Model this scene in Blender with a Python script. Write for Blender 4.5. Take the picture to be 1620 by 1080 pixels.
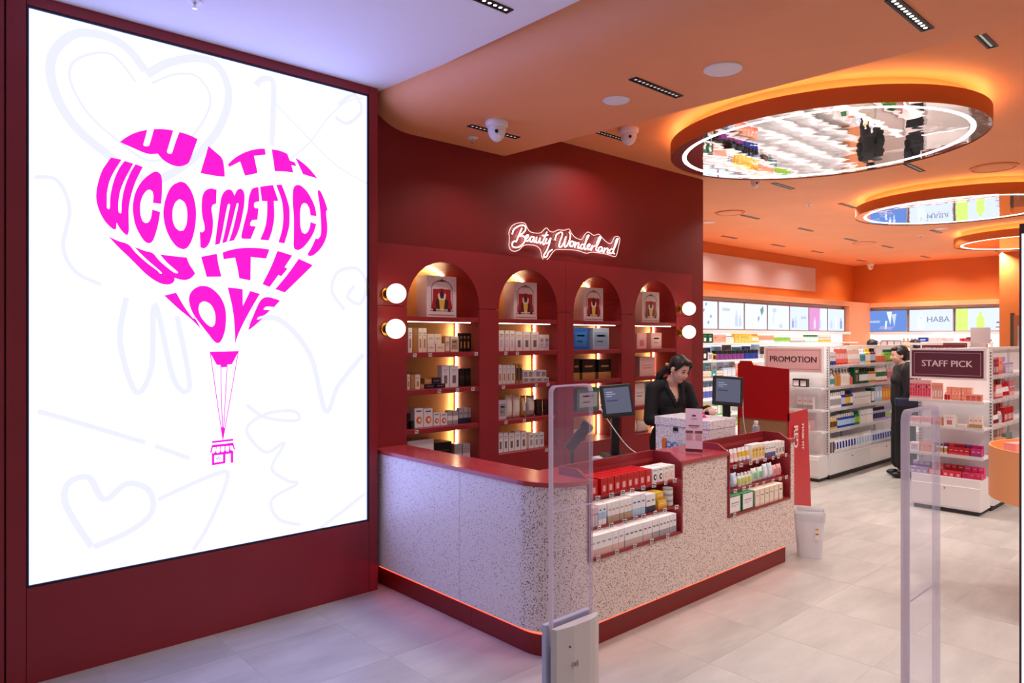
import bpy, bmesh, math, random
from mathutils import Vector, Matrix
from mathutils.geometry import tessellate_polygon
for _o in list(bpy.data.objects):
    bpy.data.objects.remove(_o)
SC = bpy.context.scene
COL = SC.collection
RND = random.Random(7)

# ------------------------------------------------------------------ camera, world, exposure
F_PX, CX_PX, HY_PX, CAM_H = 1129.0, 810.0, 535.0, 1.7
ANG = math.atan(1235 / 1129.0)          # heading of the room's long axis seen from the camera
SA, CA = math.sin(ANG), math.cos(ANG)
_cd = bpy.data.cameras.new('camera')
_cam = bpy.data.objects.new('camera', _cd); COL.objects.link(_cam)
_cam.location = (0, 0, CAM_H)
_cam.rotation_euler = (math.pi / 2, 0, math.atan2(SA, CA) - math.pi / 2)
_cd.sensor_width = 36; _cd.lens = 36 * F_PX / 1620; _cd.shift_y = -5 / 1620
_cd.clip_start = 0.05; _cd.clip_end = 100
SC.camera = _cam

SC.view_settings.view_transform = 'Standard'
SC.view_settings.look = 'None'
SC.view_settings.exposure = 0.3
SC.view_settings.gamma = 1.0
SC.view_settings.use_curve_mapping = False
SC.cycles.use_denoising = True
SC.cycles.max_bounces = 10
SC.cycles.diffuse_bounces = 5
SC.cycles.transparent_max_bounces = 12
SC.cycles.sample_clamp_indirect = 6.0
SC.cycles.caustics_reflective = False
SC.cycles.caustics_refractive = False

WORLD = bpy.data.worlds.new('mall_light'); SC.world = WORLD
WORLD.use_nodes = True
_bg = WORLD.node_tree.nodes['Background']
_bg.inputs['Color'].default_value = (0.90, 0.88, 1.0, 1)
_bg.inputs['Strength'].default_value = 0.34

# lamp powers (the lamps themselves are built with their fittings further down)
P_SLOT = 22.0
P_SLOT_SOFFIT = 9.0
P_MALL = 2.0
SCREEN_RGB = (1.08, 1.28, 3.0)
E_COVE = 7.0
E_WALLBOX = 0.98

# pixel of the 1620x1080 photograph -> point on a plane of the room
def onY(px, py, Y):
    k = (px - CX_PX) / F_PX; d = Y / (-k * CA + SA)
    return Vector((d * (k * SA + CA), Y, CAM_H - (py - HY_PX) * d / F_PX))
def onX(px, py, X):
    k = (px - CX_PX) / F_PX; d = X / (k * SA + CA)
    return Vector((X, d * (-k * CA + SA), CAM_H - (py - HY_PX) * d / F_PX))
def onZ(px, py, Z):
    d = F_PX * (CAM_H - Z) / (py - HY_PX); r = (px - CX_PX) / F_PX * d
    return Vector((r * SA + d * CA, -r * CA + d * SA, Z))

# ------------------------------------------------------------------ helpers
def lin(c):
    c = c / 255.0
    return c / 12.92 if c <= 0.04045 else ((c + 0.055) / 1.055) ** 2.4
def rgb(r, g, b): return (lin(r), lin(g), lin(b))

MATS = {}
def mat(name, col, rough=0.5, metal=0.0, emit=0.0, ecol=None, spec=0.5, noise=0.0, nscale=8.0, bump=0.0, bscale=200.0, alpha=1.0, coat=0.0, trans=0.0):
    if name in MATS: return MATS[name]
    m = bpy.data.materials.new(name); m.use_nodes = True; MATS[name] = m
    nt = m.node_tree; b = nt.nodes['Principled BSDF']
    b.inputs['Base Color'].default_value = (*col, 1)
    b.inputs['Roughness'].default_value = rough
    b.inputs['Metallic'].default_value = metal
    b.inputs['Specular IOR Level'].default_value = spec
    b.inputs['Coat Weight'].default_value = coat
    b.inputs['Transmission Weight'].default_value = trans
    b.inputs['Alpha'].default_value = alpha
    if emit:
        b.inputs['Emission Color'].default_value = (*(ecol or col), 1)
        b.inputs['Emission Strength'].default_value = emit
    if noise or bump:
        tc = nt.nodes.new('ShaderNodeNewGeometry')
    if noise:
        n = nt.nodes.new('ShaderNodeTexNoise'); n.inputs['Scale'].default_value = nscale; n.inputs['Detail'].default_value = 4
        nt.links.new(tc.outputs['Position'], n.inputs['Vector'])
        r = nt.nodes.new('ShaderNodeValToRGB')
        r.color_ramp.elements[0].position = 0.3; r.color_ramp.elements[1].position = 0.7
        r.color_ramp.elements[0].color = (*[max(0, v * (1 - noise)) for v in col], 1)
        r.color_ramp.elements[1].color = (*[min(1, v * (1 + noise)) for v in col], 1)
        nt.links.new(n.outputs['Fac'], r.inputs['Fac']); nt.links.new(r.outputs['Color'], b.inputs['Base Color'])
    if bump:
        n2 = nt.nodes.new('ShaderNodeTexNoise'); n2.inputs['Scale'].default_value = bscale
        nt.links.new(tc.outputs['Position'], n2.inputs['Vector'])
        bp = nt.nodes.new('ShaderNodeBump'); bp.inputs['Strength'].default_value = bump; bp.inputs['Distance'].default_value = 0.002
        nt.links.new(n2.outputs['Fac'], bp.inputs['Height']); nt.links.new(bp.outputs['Normal'], b.inputs['Normal'])
    return m
def emat(name, col, strength=1.0):
    if name in MATS: return MATS[name]
    m = bpy.data.materials.new(name); m.use_nodes = True; MATS[name] = m
    nt = m.node_tree; nt.nodes.clear()
    e = nt.nodes.new('ShaderNodeEmission'); o = nt.nodes.new('ShaderNodeOutputMaterial')
    e.inputs['Color'].default_value = (*col, 1); e.inputs['Strength'].default_value = strength
    nt.links.new(e.outputs[0], o.inputs['Surface'])
    return m
def paint(r, g, b, rough=0.45, **k):
    """plain product colour, cached by value"""
    return mat('ink_%d_%d_%d_%d' % (r, g, b, int(rough * 100)), rgb(r, g, b), rough, **k)

class MB:
    """mesh builder: collects faces with material indices, builds one mesh"""
    def __init__(s): s.v = []; s.f = []; s.mi = []; s.mats = []; s.smooth = []
    def m(s, material):
        if material not in s.mats: s.mats.append(material)
        return s.mats.index(material)
    def add(s, verts, faces, material, smooth=False, M=None):
        i0 = len(s.v)
        for p in verts: s.v.append(tuple(M @ Vector(p)) if M is not None else tuple(p))
        k = s.m(material)
        for f in faces: s.f.append([i + i0 for i in f]); s.mi.append(k); s.smooth.append(smooth)
    def box(s, x0, x1, y0, y1, z0, z1, material, M=None, bev=0.0):
        if x1 < x0: x0, x1 = x1, x0
        if y1 < y0: y0, y1 = y1, y0
        if z1 < z0: z0, z1 = z1, z0
        if bev <= 0:
            v = [(x0,y0,z0),(x1,y0,z0),(x1,y1,z0),(x0,y1,z0),(x0,y0,z1),(x1,y0,z1),(x1,y1,z1),(x0,y1,z1)]
            f = [(0,3,2,1),(4,5,6,7),(0,1,5,4),(1,2,6,5),(2,3,7,6),(3,0,4,7)]
            s.add(v, f, material, False, M); return
        bm = bmesh.new(); bmesh.ops.create_cube(bm, size=1)
        for q in bm.verts:
            q.co = Vector(((x0+x1)/2 + q.co.x*(x1-x0), (y0+y1)/2 + q.co.y*(y1-y0), (z0+z1)/2 + q.co.z*(z1-z0)))
        b = min(bev, 0.45*min(x1-x0, y1-y0, z1-z0))
        bmesh.ops.bevel(bm, geom=bm.edges[:], offset=b, segments=2, affect='EDGES', profile=0.5)
        s.addbm(bm, material, M); bm.free()
    def addbm(s, bm, material, M=None, smooth=False):
        bm.verts.index_update()
        s.add([v.co.copy() for v in bm.verts], [[v.index for v in f.verts] for f in bm.faces], material, smooth, M)
    def lathe(s, prof, seg=16, M=None, smooth=True, cap=True):
        """prof: list of (r, z, material) - the material colours the band ABOVE the point"""
        n = len(prof); vs = []
        for r, z, _ in prof:
            for a in range(seg):
                t = 2*math.pi*a/seg; vs.append((r*math.cos(t), r*math.sin(t), z))
        for i in range(n-1):
            fs = [(i*seg+a, i*seg+(a+1) % seg, (i+1)*seg+(a+1) % seg, (i+1)*seg+a) for a in range(seg)]
            used = vs[i*seg:(i+2)*seg]
            s.add(used, [tuple(j-i*seg for j in f) for f in fs], prof[i][2], smooth, M)
        if cap:
            s.add(vs[:seg], [tuple(reversed(range(seg)))], prof[0][2], False, M)
            s.add(vs[-seg:], [tuple(range(seg))], prof[-2][2], False, M)
    def poly(s, loops, T, material, thick=0.0, N=None):
        """flat polygon with holes; loops of 2D points, T maps 2D -> 3D, extruded by thick along N"""
        flat = [p for l in loops for p in l]
        tris = tessellate_polygon([[Vector((p[0], p[1], 0)) for p in l] for l in loops])
        P = [Vector(T(p)) for p in flat]
        if N is not None: N = Vector(N).normalized()
        out = []
        for t in tris:
            a, b, c = P[t[0]], P[t[1]], P[t[2]]
            nn = (b-a).cross(c-a)
            if nn.length < 1e-12: continue
            out.append(tuple(t) if (N is None or nn.dot(N) > 0) else (t[0], t[2], t[1]))
        s.add(P, out, material)
        if thick and N is not None:
            back = [p - N*thick for p in P]
            s.add(back, [tuple(reversed(t)) for t in out], material)
            i0 = 0
            for l in loops:
                n = len(l)
                q = [P[i0+i] for i in range(n)] + [back[i0+i] for i in range(n)]
                s.add(q, [(i, n+i, n+(i+1) % n, (i+1) % n) for i in range(n)], material)
                i0 += n
    def tube(s, pts, r, material, seg=8, closed=False, M=None, radii=None):
        pts = [Vector(p) for p in pts]; n = len(pts)
        rings = []
        up0 = None
        for i, p in enumerate(pts):
            if closed: t = pts[(i+1) % n] - pts[i-1]
            else: t = pts[min(i+1, n-1)] - pts[max(i-1, 0)]
            if t.length < 1e-9: t = Vector((0, 0, 1))
            t.normalize()
            if up0 is None:
                up0 = Vector((0, 0, 1)) if abs(t.z) < 0.9 else Vector((1, 0, 0))
            a = t.cross(up0)
            if a.length < 1e-6: a = t.cross(Vector((1, 0.3, 0)))
            a.normalize(); b = a.cross(t).normalized(); up0 = b
            rr = radii[i] if radii else r
            rings.append([p + (a*math.cos(2*math.pi*k/seg) + b*math.sin(2*math.pi*k/seg))*rr for k in range(seg)])
        vs = [q for R in rings for q in R]; fs = []
        m_ = n if closed else n-1
        for i in range(m_):
            j = (i+1) % n
            for k in range(seg):
                fs.append((i*seg+k, i*seg+(k+1) % seg, j*seg+(k+1) % seg, j*seg+k))
        if not closed:
            fs.append(tuple(reversed(range(seg)))); fs.append(tuple((n-1)*seg+k for k in range(seg)))
        s.add(vs, fs, material, True, M)
    def mesh(s, name, recalc=True):
        me = bpy.data.meshes.new(name)
        me.from_pydata(s.v, [], s.f)
        for m_ in s.mats: me.materials.append(m_)
        me.polygons.foreach_set('material_index', s.mi)
        me.polygons.foreach_set('use_smooth', s.smooth)
        me.update()
        if recalc:
            bm = bmesh.new(); bm.from_mesh(me)
            bmesh.ops.recalc_face_normals(bm, faces=bm.faces[:]); bm.to_mesh(me); bm.free()
        return me
    def build(s, name, parent=None, recalc=True, origin=None):
        """link as one mesh object; origin moves the object's own origin there"""
        if origin is not None:
            ox, oy, oz = origin
            s.v = [(x-ox, y-oy, z-oz) for x, y, z in s.v]
        o = bpy.data.objects.new(name, s.mesh(name, recalc)); COL.objects.link(o)
        if origin is not None: o.location = origin
        if parent is not None: setparent(o, parent)
        return o

def setparent(o, parent):
    """parent keeping o where it was built (parents here have plain transforms)"""
    o.parent = parent
    M = Matrix.Identity(4); p = parent
    while p is not None:
        M = p.matrix_basis @ M
        if p.parent: M = p.matrix_parent_inverse @ M
        p = p.parent
    o.matrix_parent_inverse = M.inverted()
def tag(o, label=None, cat=None, group=None, kind=None):
    if label: o['label'] = label
    if cat: o['category'] = cat
    if group: o['group'] = group
    if kind: o['kind'] = kind
    return o
def thing(name, loc, label, cat, group=None, rz=0.0):
    o = bpy.data.objects.new(name, None); COL.objects.link(o)
    o.empty_display_size = 0.05
    o.location = loc; o.rotation_euler = (0, 0, rz)
    return tag(o, label, cat, group)
def obj(name, me, loc=(0, 0, 0), rz=0.0, parent=None, local=False):
    o = bpy.data.objects.new(name, me); COL.objects.link(o)
    o.location = loc; o.rotation_euler = (0, 0, rz)
    if parent is not None:
        if local: o.parent = parent
        else: setparent(o, parent)
    return o
def boxpart(name, x0, x1, y0, y1, z0, z1, m_, parent=None, bev=0.0):
    b = MB(); b.box(x0, x1, y0, y1, z0, z1, m_, bev=bev); return b.build(name, parent)
def structure(o): o['kind'] = 'structure'; return o

_TXT = {}
def text_into(mb, s_, size, T, material, bold=0.0, width=None, align='CENTER', depth=0.0, N=None):
    """flat lettering; T maps (x,y) -> 3D"""
    cu = bpy.data.curves.new('t', 'FONT'); cu.body = s_; cu.size = size
    cu.align_x = align; cu.align_y = 'CENTER'; cu.resolution_u = 3; cu.fill_mode = 'FRONT'
    ob = bpy.data.objects.new('t', cu)
    me = bpy.data.meshes.new_from_object(ob)
    xs = [v.co.x for v in me.vertices]
    k = 1.0
    if width and xs: k = width / max(1e-6, max(xs) - min(xs))
    P = [Vector(T((v.co.x*k, v.co.y))) for v in me.vertices]
    o0 = Vector(T((0, 0))); nrm = (Vector(T((1, 0)))-o0).cross(Vector(T((0, 1)))-o0).normalized()
    for q, dx in enumerate((-bold, 0, bold) if bold else (0,)):
        P = [Vector(T((v.co.x*k + dx, v.co.y))) + nrm*0.0004*q for v in me.vertices]
        mb.add(P, [tuple(p.vertices) for p in me.polygons], material)
    bpy.data.meshes.remove(me); bpy.data.objects.remove(ob); bpy.data.curves.remove(cu)
def TY(x, y, z):      # plane facing -Y, origin at (x,y,z)
    return lambda p: (x + p[0], y, z + p[1])
def TX(x, y, z):      # plane facing -X
    return lambda p: (x, y - p[0], z + p[1])
def rrect(w, h, r, n=5, cx=0, cy=0):
    out = []
    for sx, sy, a0 in ((1, 1, 0), (-1, 1, 90), (-1, -1, 180), (1, -1, 270)):
        for i in range(n+1):
            a = math.radians(a0 + 90*i/n)
            out.append((cx + sx*(w/2-r) + r*math.cos(a), cy + sy*(h/2-r) + r*math.sin(a)))
    return out
def circ(r, n=24, cx=0, cy=0): return [(cx + r*math.cos(2*math.pi*i/n), cy + r*math.sin(2*math.pi*i/n)) for i in range(n)]
def catmull(pts, n=6, closed=False):
    P = [Vector(p) for p in pts]; out = []; N = len(P)
    for i in range(N if closed else N-1):
        p1, p2 = P[i], P[(i+1) % N]
        p0 = P[i-1] if (closed or i > 0) else p1
        p3 = P[(i+2) % N] if (closed or i+2 < N) else p2
        for k in range(n):
            t = k/n
            out.append(0.5*((2*p1) + (p2-p0)*t + (2*p0-5*p1+4*p2-p3)*t*t + (3*p1-p0-3*p2+p3)*t**3))
    if not closed: out.append(P[-1])
    return out

# ------------------------------------------------------------------ main materials
RED = mat('red_lacquer', rgb(142, 34, 42), 0.42, noise=0.06, nscale=3)
RED_WALL = mat('red_wall_paint', rgb(118, 8, 15), 0.5, noise=0.05, nscale=3)
RED_TOP = mat('red_counter_top', rgb(170, 58, 62), 0.22, noise=0.04)
RED_BASE = mat('red_kickplate', rgb(124, 11, 13), 0.4)
ORANGE = mat('orange_paint', rgb(236, 155, 105), 0.6, noise=0.03, nscale=2)
ORANGE_DEEP = mat('orange_wall', rgb(204, 110, 42), 0.6, noise=0.03, nscale=2)
WHITE = mat('white_laminate', rgb(240, 238, 238), 0.4)
WHITE_CEIL = mat('white_ceiling', rgb(236, 234, 236), 0.7)
BLACK = mat('black_plastic', rgb(22, 22, 26), 0.4)
GREY = mat('grey_plastic', rgb(150, 150, 152), 0.45)
BRASS = mat('brass', rgb(190, 140, 60), 0.25, metal=1.0)
GOLDBACK = mat('gold_back_panel', rgb(214, 168, 104), 0.4, noise=0.04)
CARDBOARD = mat('brown_card', rgb(176, 132, 96), 0.8, noise=0.08, nscale=30)

def terrazzo(name, base, chips, scale):
    m = bpy.data.materials.new(name); m.use_nodes = True; nt = m.node_tree; b = nt.nodes['Principled BSDF']
    g = nt.nodes.new('ShaderNodeNewGeometry')
    mp = nt.nodes.new('ShaderNodeVectorMath'); mp.operation = 'ADD'
    nz = nt.nodes.new('ShaderNodeTexNoise'); nz.inputs['Scale'].default_value = 60
    nt.links.new(g.outputs['Position'], nz.inputs['Vector'])
    sc = nt.nodes.new('ShaderNodeVectorMath'); sc.operation = 'SCALE'; sc.inputs['Scale'].default_value = 0.0035
    nt.links.new(nz.outputs['Color'], sc.inputs[0])
    nt.links.new(g.outputs['Position'], mp.inputs[0]); nt.links.new(sc.outputs[0], mp.inputs[1])
    cur = None
    for i, (scl, thr, keep, col) in enumerate(chips):
        v = nt.nodes.new('ShaderNodeTexVoronoi'); v.inputs['Scale'].default_value = scl
        nt.links.new(mp.outputs[0], v.inputs['Vector'])
        lt = nt.nodes.new('ShaderNodeMath'); lt.operation = 'LESS_THAN'; lt.inputs[1].default_value = thr
        nt.links.new(v.outputs['Distance'], lt.inputs[0])
        sp = nt.nodes.new('ShaderNodeSeparateColor'); nt.links.new(v.outputs['Color'], sp.inputs[0])
        l2 = nt.nodes.new('ShaderNodeMath'); l2.operation = 'LESS_THAN'; l2.inputs[1].default_value = keep
        nt.links.new(sp.outputs[0], l2.inputs[0])
        mu = nt.nodes.new('ShaderNodeMath'); mu.operation = 'MULTIPLY'
        nt.links.new(lt.outputs[0], mu.inputs[0]); nt.links.new(l2.outputs[0], mu.inputs[1])
        mx = nt.nodes.new('ShaderNodeMix'); mx.data_type = 'RGBA'
        nt.links.new(mu.outputs[0], mx.inputs[0])
        if cur is None: mx.inputs[6].default_value = (*base, 1)
        else: nt.links.new(cur, mx.inputs[6])
        mx.inputs[7].default_value = (*col, 1); cur = mx.outputs[2]
    nt.links.new(cur, b.inputs['Base Color']); b.inputs['Roughness'].default_value = 0.38
    MATS[name] = m; return m
TERRAZZO = terrazzo('terrazzo', rgb(232, 214, 206), [(85, 0.34, 0.45, rgb(164, 132, 120)), (130, 0.36, 0.40, rgb(84, 54, 48)), (78, 0.28, 0.26, rgb(54, 32, 30)), (110, .3, .2, rgb(250, 240, 235))], 1)
TERRAZZO_PAPER = terrazzo('terrazzo_paper', rgb(236, 232, 240), [(110, 0.30, 0.30, rgb(130, 120, 150)), (130, 0.32, 0.35, rgb(50, 46, 70)), (95, .28, .12, rgb(226, 160, 160))], 1)

def floor_mat():
    m = bpy.data.materials.new('stone_floor'); m.use_nodes = True; nt = m.node_tree; b = nt.nodes['Principled BSDF']
    g = nt.nodes.new('ShaderNodeNewGeometry')
    mp = nt.nodes.new('ShaderNodeMapping'); mp.inputs['Scale'].default_value = (0.9, 3.2, 1); mp.inputs['Rotation'].default_value = (0, 0, 0.5)
    oi = nt.nodes.new('ShaderNodeObjectInfo')
    ad = nt.nodes.new('ShaderNodeVectorMath'); ad.operation = 'ADD'
    ml = nt.nodes.new('ShaderNodeMath'); ml.operation = 'MULTIPLY'; ml.inputs[1].default_value = 40
    nt.links.new(oi.outputs['Random'], ml.inputs[0])
    nt.links.new(g.outputs['Position'], mp.inputs['Vector']); nt.links.new(mp.outputs[0], ad.inputs[0]); nt.links.new(ml.outputs[0], ad.inputs[1])
    n = nt.nodes.new('ShaderNodeTexNoise'); n.inputs['Scale'].default_value = 1.6; n.inputs['Detail'].default_value = 7; n.inputs['Roughness'].default_value = 0.6
    nt.links.new(ad.outputs[0], n.inputs['Vector'])
    r = nt.nodes.new('ShaderNodeValToRGB')
    r.color_ramp.elements[0].position = 0.32; r.color_ramp.elements[1].position = 0.68
    r.color_ramp.elements[0].color = (*rgb(168, 164, 159), 1); r.color_ramp.elements[1].color = (*rgb(193, 188, 183), 1)
    nt.links.new(n.outputs['Fac'], r.inputs['Fac']); nt.links.new(r.outputs['Color'], b.inputs['Base Color'])
    b.inputs['Roughness'].default_value = 0.42; b.inputs['Specular IOR Level'].default_value = 0.35
    return m
FLOOR = floor_mat()
GROUT = mat('grout', rgb(222, 216, 210), 0.8)

def glass_mat(name, tint, gloss=0.05, alpha_mix=0.12, col=(0.9, 0.88, 0.95)):
    """thin clear sheet: mostly see-through with a fresnel sheen and a faint body tint"""
    m = bpy.data.materials.new(name); m.use_nodes = True; nt = m.node_tree; nt.nodes.clear()
    o = nt.nodes.new('ShaderNodeOutputMaterial'); t = nt.nodes.new('ShaderNodeBsdfTransparent'); t.inputs[0].default_value = (*tint, 1)
    gl = nt.nodes.new('ShaderNodeBsdfGlossy'); gl.inputs['Roughness'].default_value = 0.03
    d0 = nt.nodes.new('ShaderNodeBsdfDiffuse'); d0.inputs[0].default_value = (*col, 1)
    d1 = nt.nodes.new('ShaderNodeBsdfTranslucent'); d1.inputs[0].default_value = (*col, 1)
    df = nt.nodes.new('ShaderNodeMixShader'); nt.links.new(d0.outputs[0], df.inputs[1]); nt.links.new(d1.outputs[0], df.inputs[2])
    a = nt.nodes.new('ShaderNodeMixShader'); b = nt.nodes.new('ShaderNodeMixShader')
    a.inputs[0].default_value = alpha_mix
    nt.links.new(t.outputs[0], a.inputs[1]); nt.links.new(df.outputs[0], a.inputs[2])
    b.inputs[0].default_value = gloss; nt.links.new(a.outputs[0], b.inputs[1]); nt.links.new(gl.outputs[0], b.inputs[2])
    nt.links.new(b.outputs[0], o.inputs['Surface']); MATS[name] = m
    return m
ACRYLIC = glass_mat('clear_acrylic', (0.97, 0.955, 0.975), alpha_mix=0.045)
NEON_ACRYLIC = glass_mat('neon_acrylic', (0.97, 0.95, 0.95), gloss=0.02, alpha_mix=0.01)
ACRYLIC_EDGE = glass_mat('acrylic_edge', (0.9, 0.88, 0.95), alpha_mix=0.6, col=(0.93, 0.84, 0.84))
ACRYLIC_FAINT = glass_mat('acrylic_far_edge', (0.92, 0.9, 0.94), alpha_mix=0.22, col=(0.88, 0.82, 0.86))
def mirror_mat():
    m = bpy.data.materials.new('mirror_film'); m.use_nodes = True; nt = m.node_tree; b = nt.nodes['Principled BSDF']
    b.inputs['Base Color'].default_value = (0.93, 0.93, 0.95, 1); b.inputs['Metallic'].default_value = 1; b.inputs['Roughness'].default_value = 0.015
    g = nt.nodes.new('ShaderNodeNewGeometry'); n = nt.nodes.new('ShaderNodeTexNoise'); n.inputs['Scale'].default_value = 5; n.inputs['Detail'].default_value = 1.5
    nt.links.new(g.outputs['Position'], n.inputs['Vector'])
    bp = nt.nodes.new('ShaderNodeBump'); bp.inputs['Strength'].default_value = 0.10; bp.inputs['Distance'].default_value = 0.01
    nt.links.new(n.outputs['Fac'], bp.inputs['Height']); nt.links.new(bp.outputs['Normal'], b.inputs['Normal'])
    MATS['mirror_film'] = m; return m
MIRROR = mirror_mat()
# ================================================================== THE SETTING
Y_SCR, Y_FAC, Y_WALL = 4.18, 4.29, 4.32       # screen wall, arch facade, red wall above it
Z_MALL, Z_SOF, Z_CEIL = 3.39, 3.18, 3.42
X_REDEND = 6.76

# ---- floor: single stone tiles near by, one slab with ruled joints far away
fl = MB(); fl.box(-3, 18.2, -5.5, 8.2, -0.06, -0.0012, GROUT)
FLOOR_O = structure(fl.build('floor'))
TP = 0.594
_tile = MB(); _tile.box(-TP/2+0.001, TP/2-0.001, -TP/2+0.001, TP/2-0.001, -0.0011, 0.0, FLOOR, bev=0.0)
_tile_me = _tile.mesh('floor_tile')
X_T0, Y_T0 = 0.905, 3.84                        # a joint crossing read off the photograph
cands = []
for i in range(-5, 30):
    for j in range(-12, 7):
        x, y = X_T0 + (i+0.5)*TP, Y_T0 + (j+0.5)*TP
        if x > 17.4 or y > 7.0: continue
        d = x*CA + y*SA; r = x*SA - y*CA
        vis = d > 0.8 and abs(r/d) < 0.9 and y < 4.5 and not (x > 3.3 and x < 8.0 and y > 3.4)
        cands.append((0 if vis else 1, d, x, y))
cands.sort()
rest = MB()
for k, (v, d, x, y) in enumerate(cands):
    if k < 290 and v == 0:
        obj('tile', _tile_me, (x, y, 0), parent=FLOOR_O)
    else:
        rest.box(x-TP/2+0.0015, x+TP/2-0.0015, y-TP/2+0.0015, y+TP/2-0.0015, -0.0019, 0.0, FLOOR)
_r = rest.build('tile_field', FLOOR_O); _r['kind'] = 'stuff'

# ---- screen wall: red panels round the LED screen
SX0, SX1 = onY(46, 500, Y_SCR).x, onY(581.5, 500, Y_SCR).x
SZ0, SZ1 = 0.487, 3.322
wl = structure(boxpart('wall_left', -3, 2.59, Y_SCR+0.03, Y_SCR+0.14, 0, Z_MALL, BLACK))
seam = onY(8, 500, Y_SCR).x
for nm, a, b, c, d in (('panel', -3, seam-0.004, 0.0, Z_MALL), ('panel', seam+0.004, SX0-0.012, 0.0, Z_MALL),
                       ('panel', SX0-0.010, SX1+0.012, SZ1+0.012, Z_MALL), ('panel', SX0-0.010, SX1+0.012, 0.0, SZ0-0.012),
                       ('panel', SX1+0.014, 2.59, 0.0, Z_MALL)):
    boxpart(nm, a, b, Y_SCR, Y_SCR+0.03, c, d, RED, wl, bev=0.0015)

# ---- mall ceiling
structure(boxpart('ceiling_mall', -3, 2.66, -5.5, Y_SCR+0.14, Z_MALL, Z_MALL+0.05, WHITE_CEIL))

# ---- orange soffit with its rounded front edge (runs across the shop front)
KSH = 0.05
sf = MB(); prof = []
for i in range(13):
    a = math.pi/2*i/12
    prof.append((2.955 - 0.335*math.cos(a), Z_MALL+0.0 - (Z_MALL-Z_SOF)*math.sin(a)))
prof += [(3.86, Z_SOF)]
for i in range(1, 7):
    a = math.pi/2*i/6
    prof.append((3.86 + 0.04*math.sin(a), Z_SOF + 0.04*(1-math.cos(a))))
prof += [(3.90, Z_CEIL+0.06), (2.62, Z_CEIL+0.06)]
ends = []
for Y in (Y_WALL, -5.5):
    ends.append([(x + KSH*(Y_WALL-Y), Y, z) for x, z in prof])
n = len(prof)
sf.add(ends[0]+ends[1], [(i, (i+1) % n, n+(i+1) % n, n+i) for i in range(n)], ORANGE, True)
sf.add(ends[0], [tuple(range(n))], ORANGE); sf.add(ends[1], [tuple(reversed(range(n)))], ORANGE)
_sf = structure(sf.build('ceiling_soffit'))
_es = _sf.data
for p in _es.polygons: p.use_smooth = False
for i, p in enumerate(_es.polygons):
    if len(p.vertices) == 4 and abs(p.normal.z) < 0.999: p.use_smooth = True
_em = _sf.modifiers.new('sharp', 'EDGE_SPLIT'); _em.split_angle = math.radians(25)

# ---- main ceiling and the walls of the shop
structure(boxpart('ceiling', 3.88, 17.6, -5.5, 7.2, Z_CEIL, Z_CEIL+0.06, ORANGE))
# red wall behind the arches
structure(boxpart('wall_red', 2.59, X_REDEND, Y_WALL+0.33, Y_WALL+0.45, 0, Z_CEIL, RED_WALL))
structure(boxpart('wall_red_upper', 2.60, X_REDEND, Y_WALL, Y_WALL+0.329, 2.372, Z_CEIL, RED_WALL))
structure(boxpart('wall_red_end', 6.52, X_REDEND, Y_WALL, Y_WALL+0.329, 0, 2.371, RED_WALL))
structure(boxpart('wall_red_start', 2.595, 2.70, Y_WALL, Y_WALL+0.329, 0, 2.371, RED_WALL))
# left wall of the deep shop: recessed upper wall, ledge with a cove, end return
Y_L, Y_BOX = 7.05, 6.62
X_R, X_BOXR = 17.5, 17.12
structure(boxpart('wall_side', 6.0, X_R+0.1, Y_L, Y_L+0.1, 0, Z_CEIL, ORANGE_DEEP))
structure(boxpart('wall_rear', X_R, X_R+0.1, -5.5, Y_L, 0, Z_CEIL, ORANGE_DEEP))
structure(boxpart('wall_far', 2.6, 17.6, -5.6, -5.5, 0, Z_CEIL, ORANGE_DEEP))
structure(boxpart('wall_return', 6.0, 6.1, Y_WALL+0.46, Y_L, 0, Z_CEIL, ORANGE_DEEP))
LED_WARM = emat('cove_led', (1.0, 0.72, 0.38), E_COVE)
for nm, (x0, x1, y0, y1) in (('trim_1', (6.2, X_BOXR-0.06, Y_BOX-0.10, Y_L-0.001)), ('trim_2', (X_BOXR-0.06, X_R-0.001, 3.98, Y_L-0.002))):
    structure(boxpart(nm, x0, x1, y0, y1, 2.40, 2.46, ORANGE))
# ledge lips that hide the cove strips
lip = structure(boxpart('trim_3', 6.2, X_BOXR-0.10, Y_BOX-0.10, Y_BOX-0.08, 2.461, 2.50, ORANGE))
boxpart('cove_strip', 6.4, X_BOXR-0.12, Y_L-0.10, Y_L-0.07, 2.462, 2.475, LED_WARM, lip)
lip2 = structure(boxpart('trim_4', X_BOXR-0.06, X_BOXR-0.04, 3.98, Y_BOX-0.10, 2.461, 2.50, ORANGE))
boxpart('cove_strip', X_R-0.10, X_R-0.07, 4.0, Y_BOX-0.12, 2.462, 2.475, LED_WARM, lip2)
# end return of the light box niche and corner pier
structure(boxpart('trim_5', 15.92, X_BOXR-0.061, Y_BOX-0.10, Y_L-0.001, 0, 2.399, ORANGE))
structure(boxpart('trim_6', X_BOXR-0.06, X_R-0.001, 6.66, Y_L-0.003, 0, 2.399, ORANGE))
structure(boxpart('trim_7', 16.9, X_R-0.001, 2.0, 3.975, 0, Z_CEIL-0.001, ORANGE_DEEP))
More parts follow.
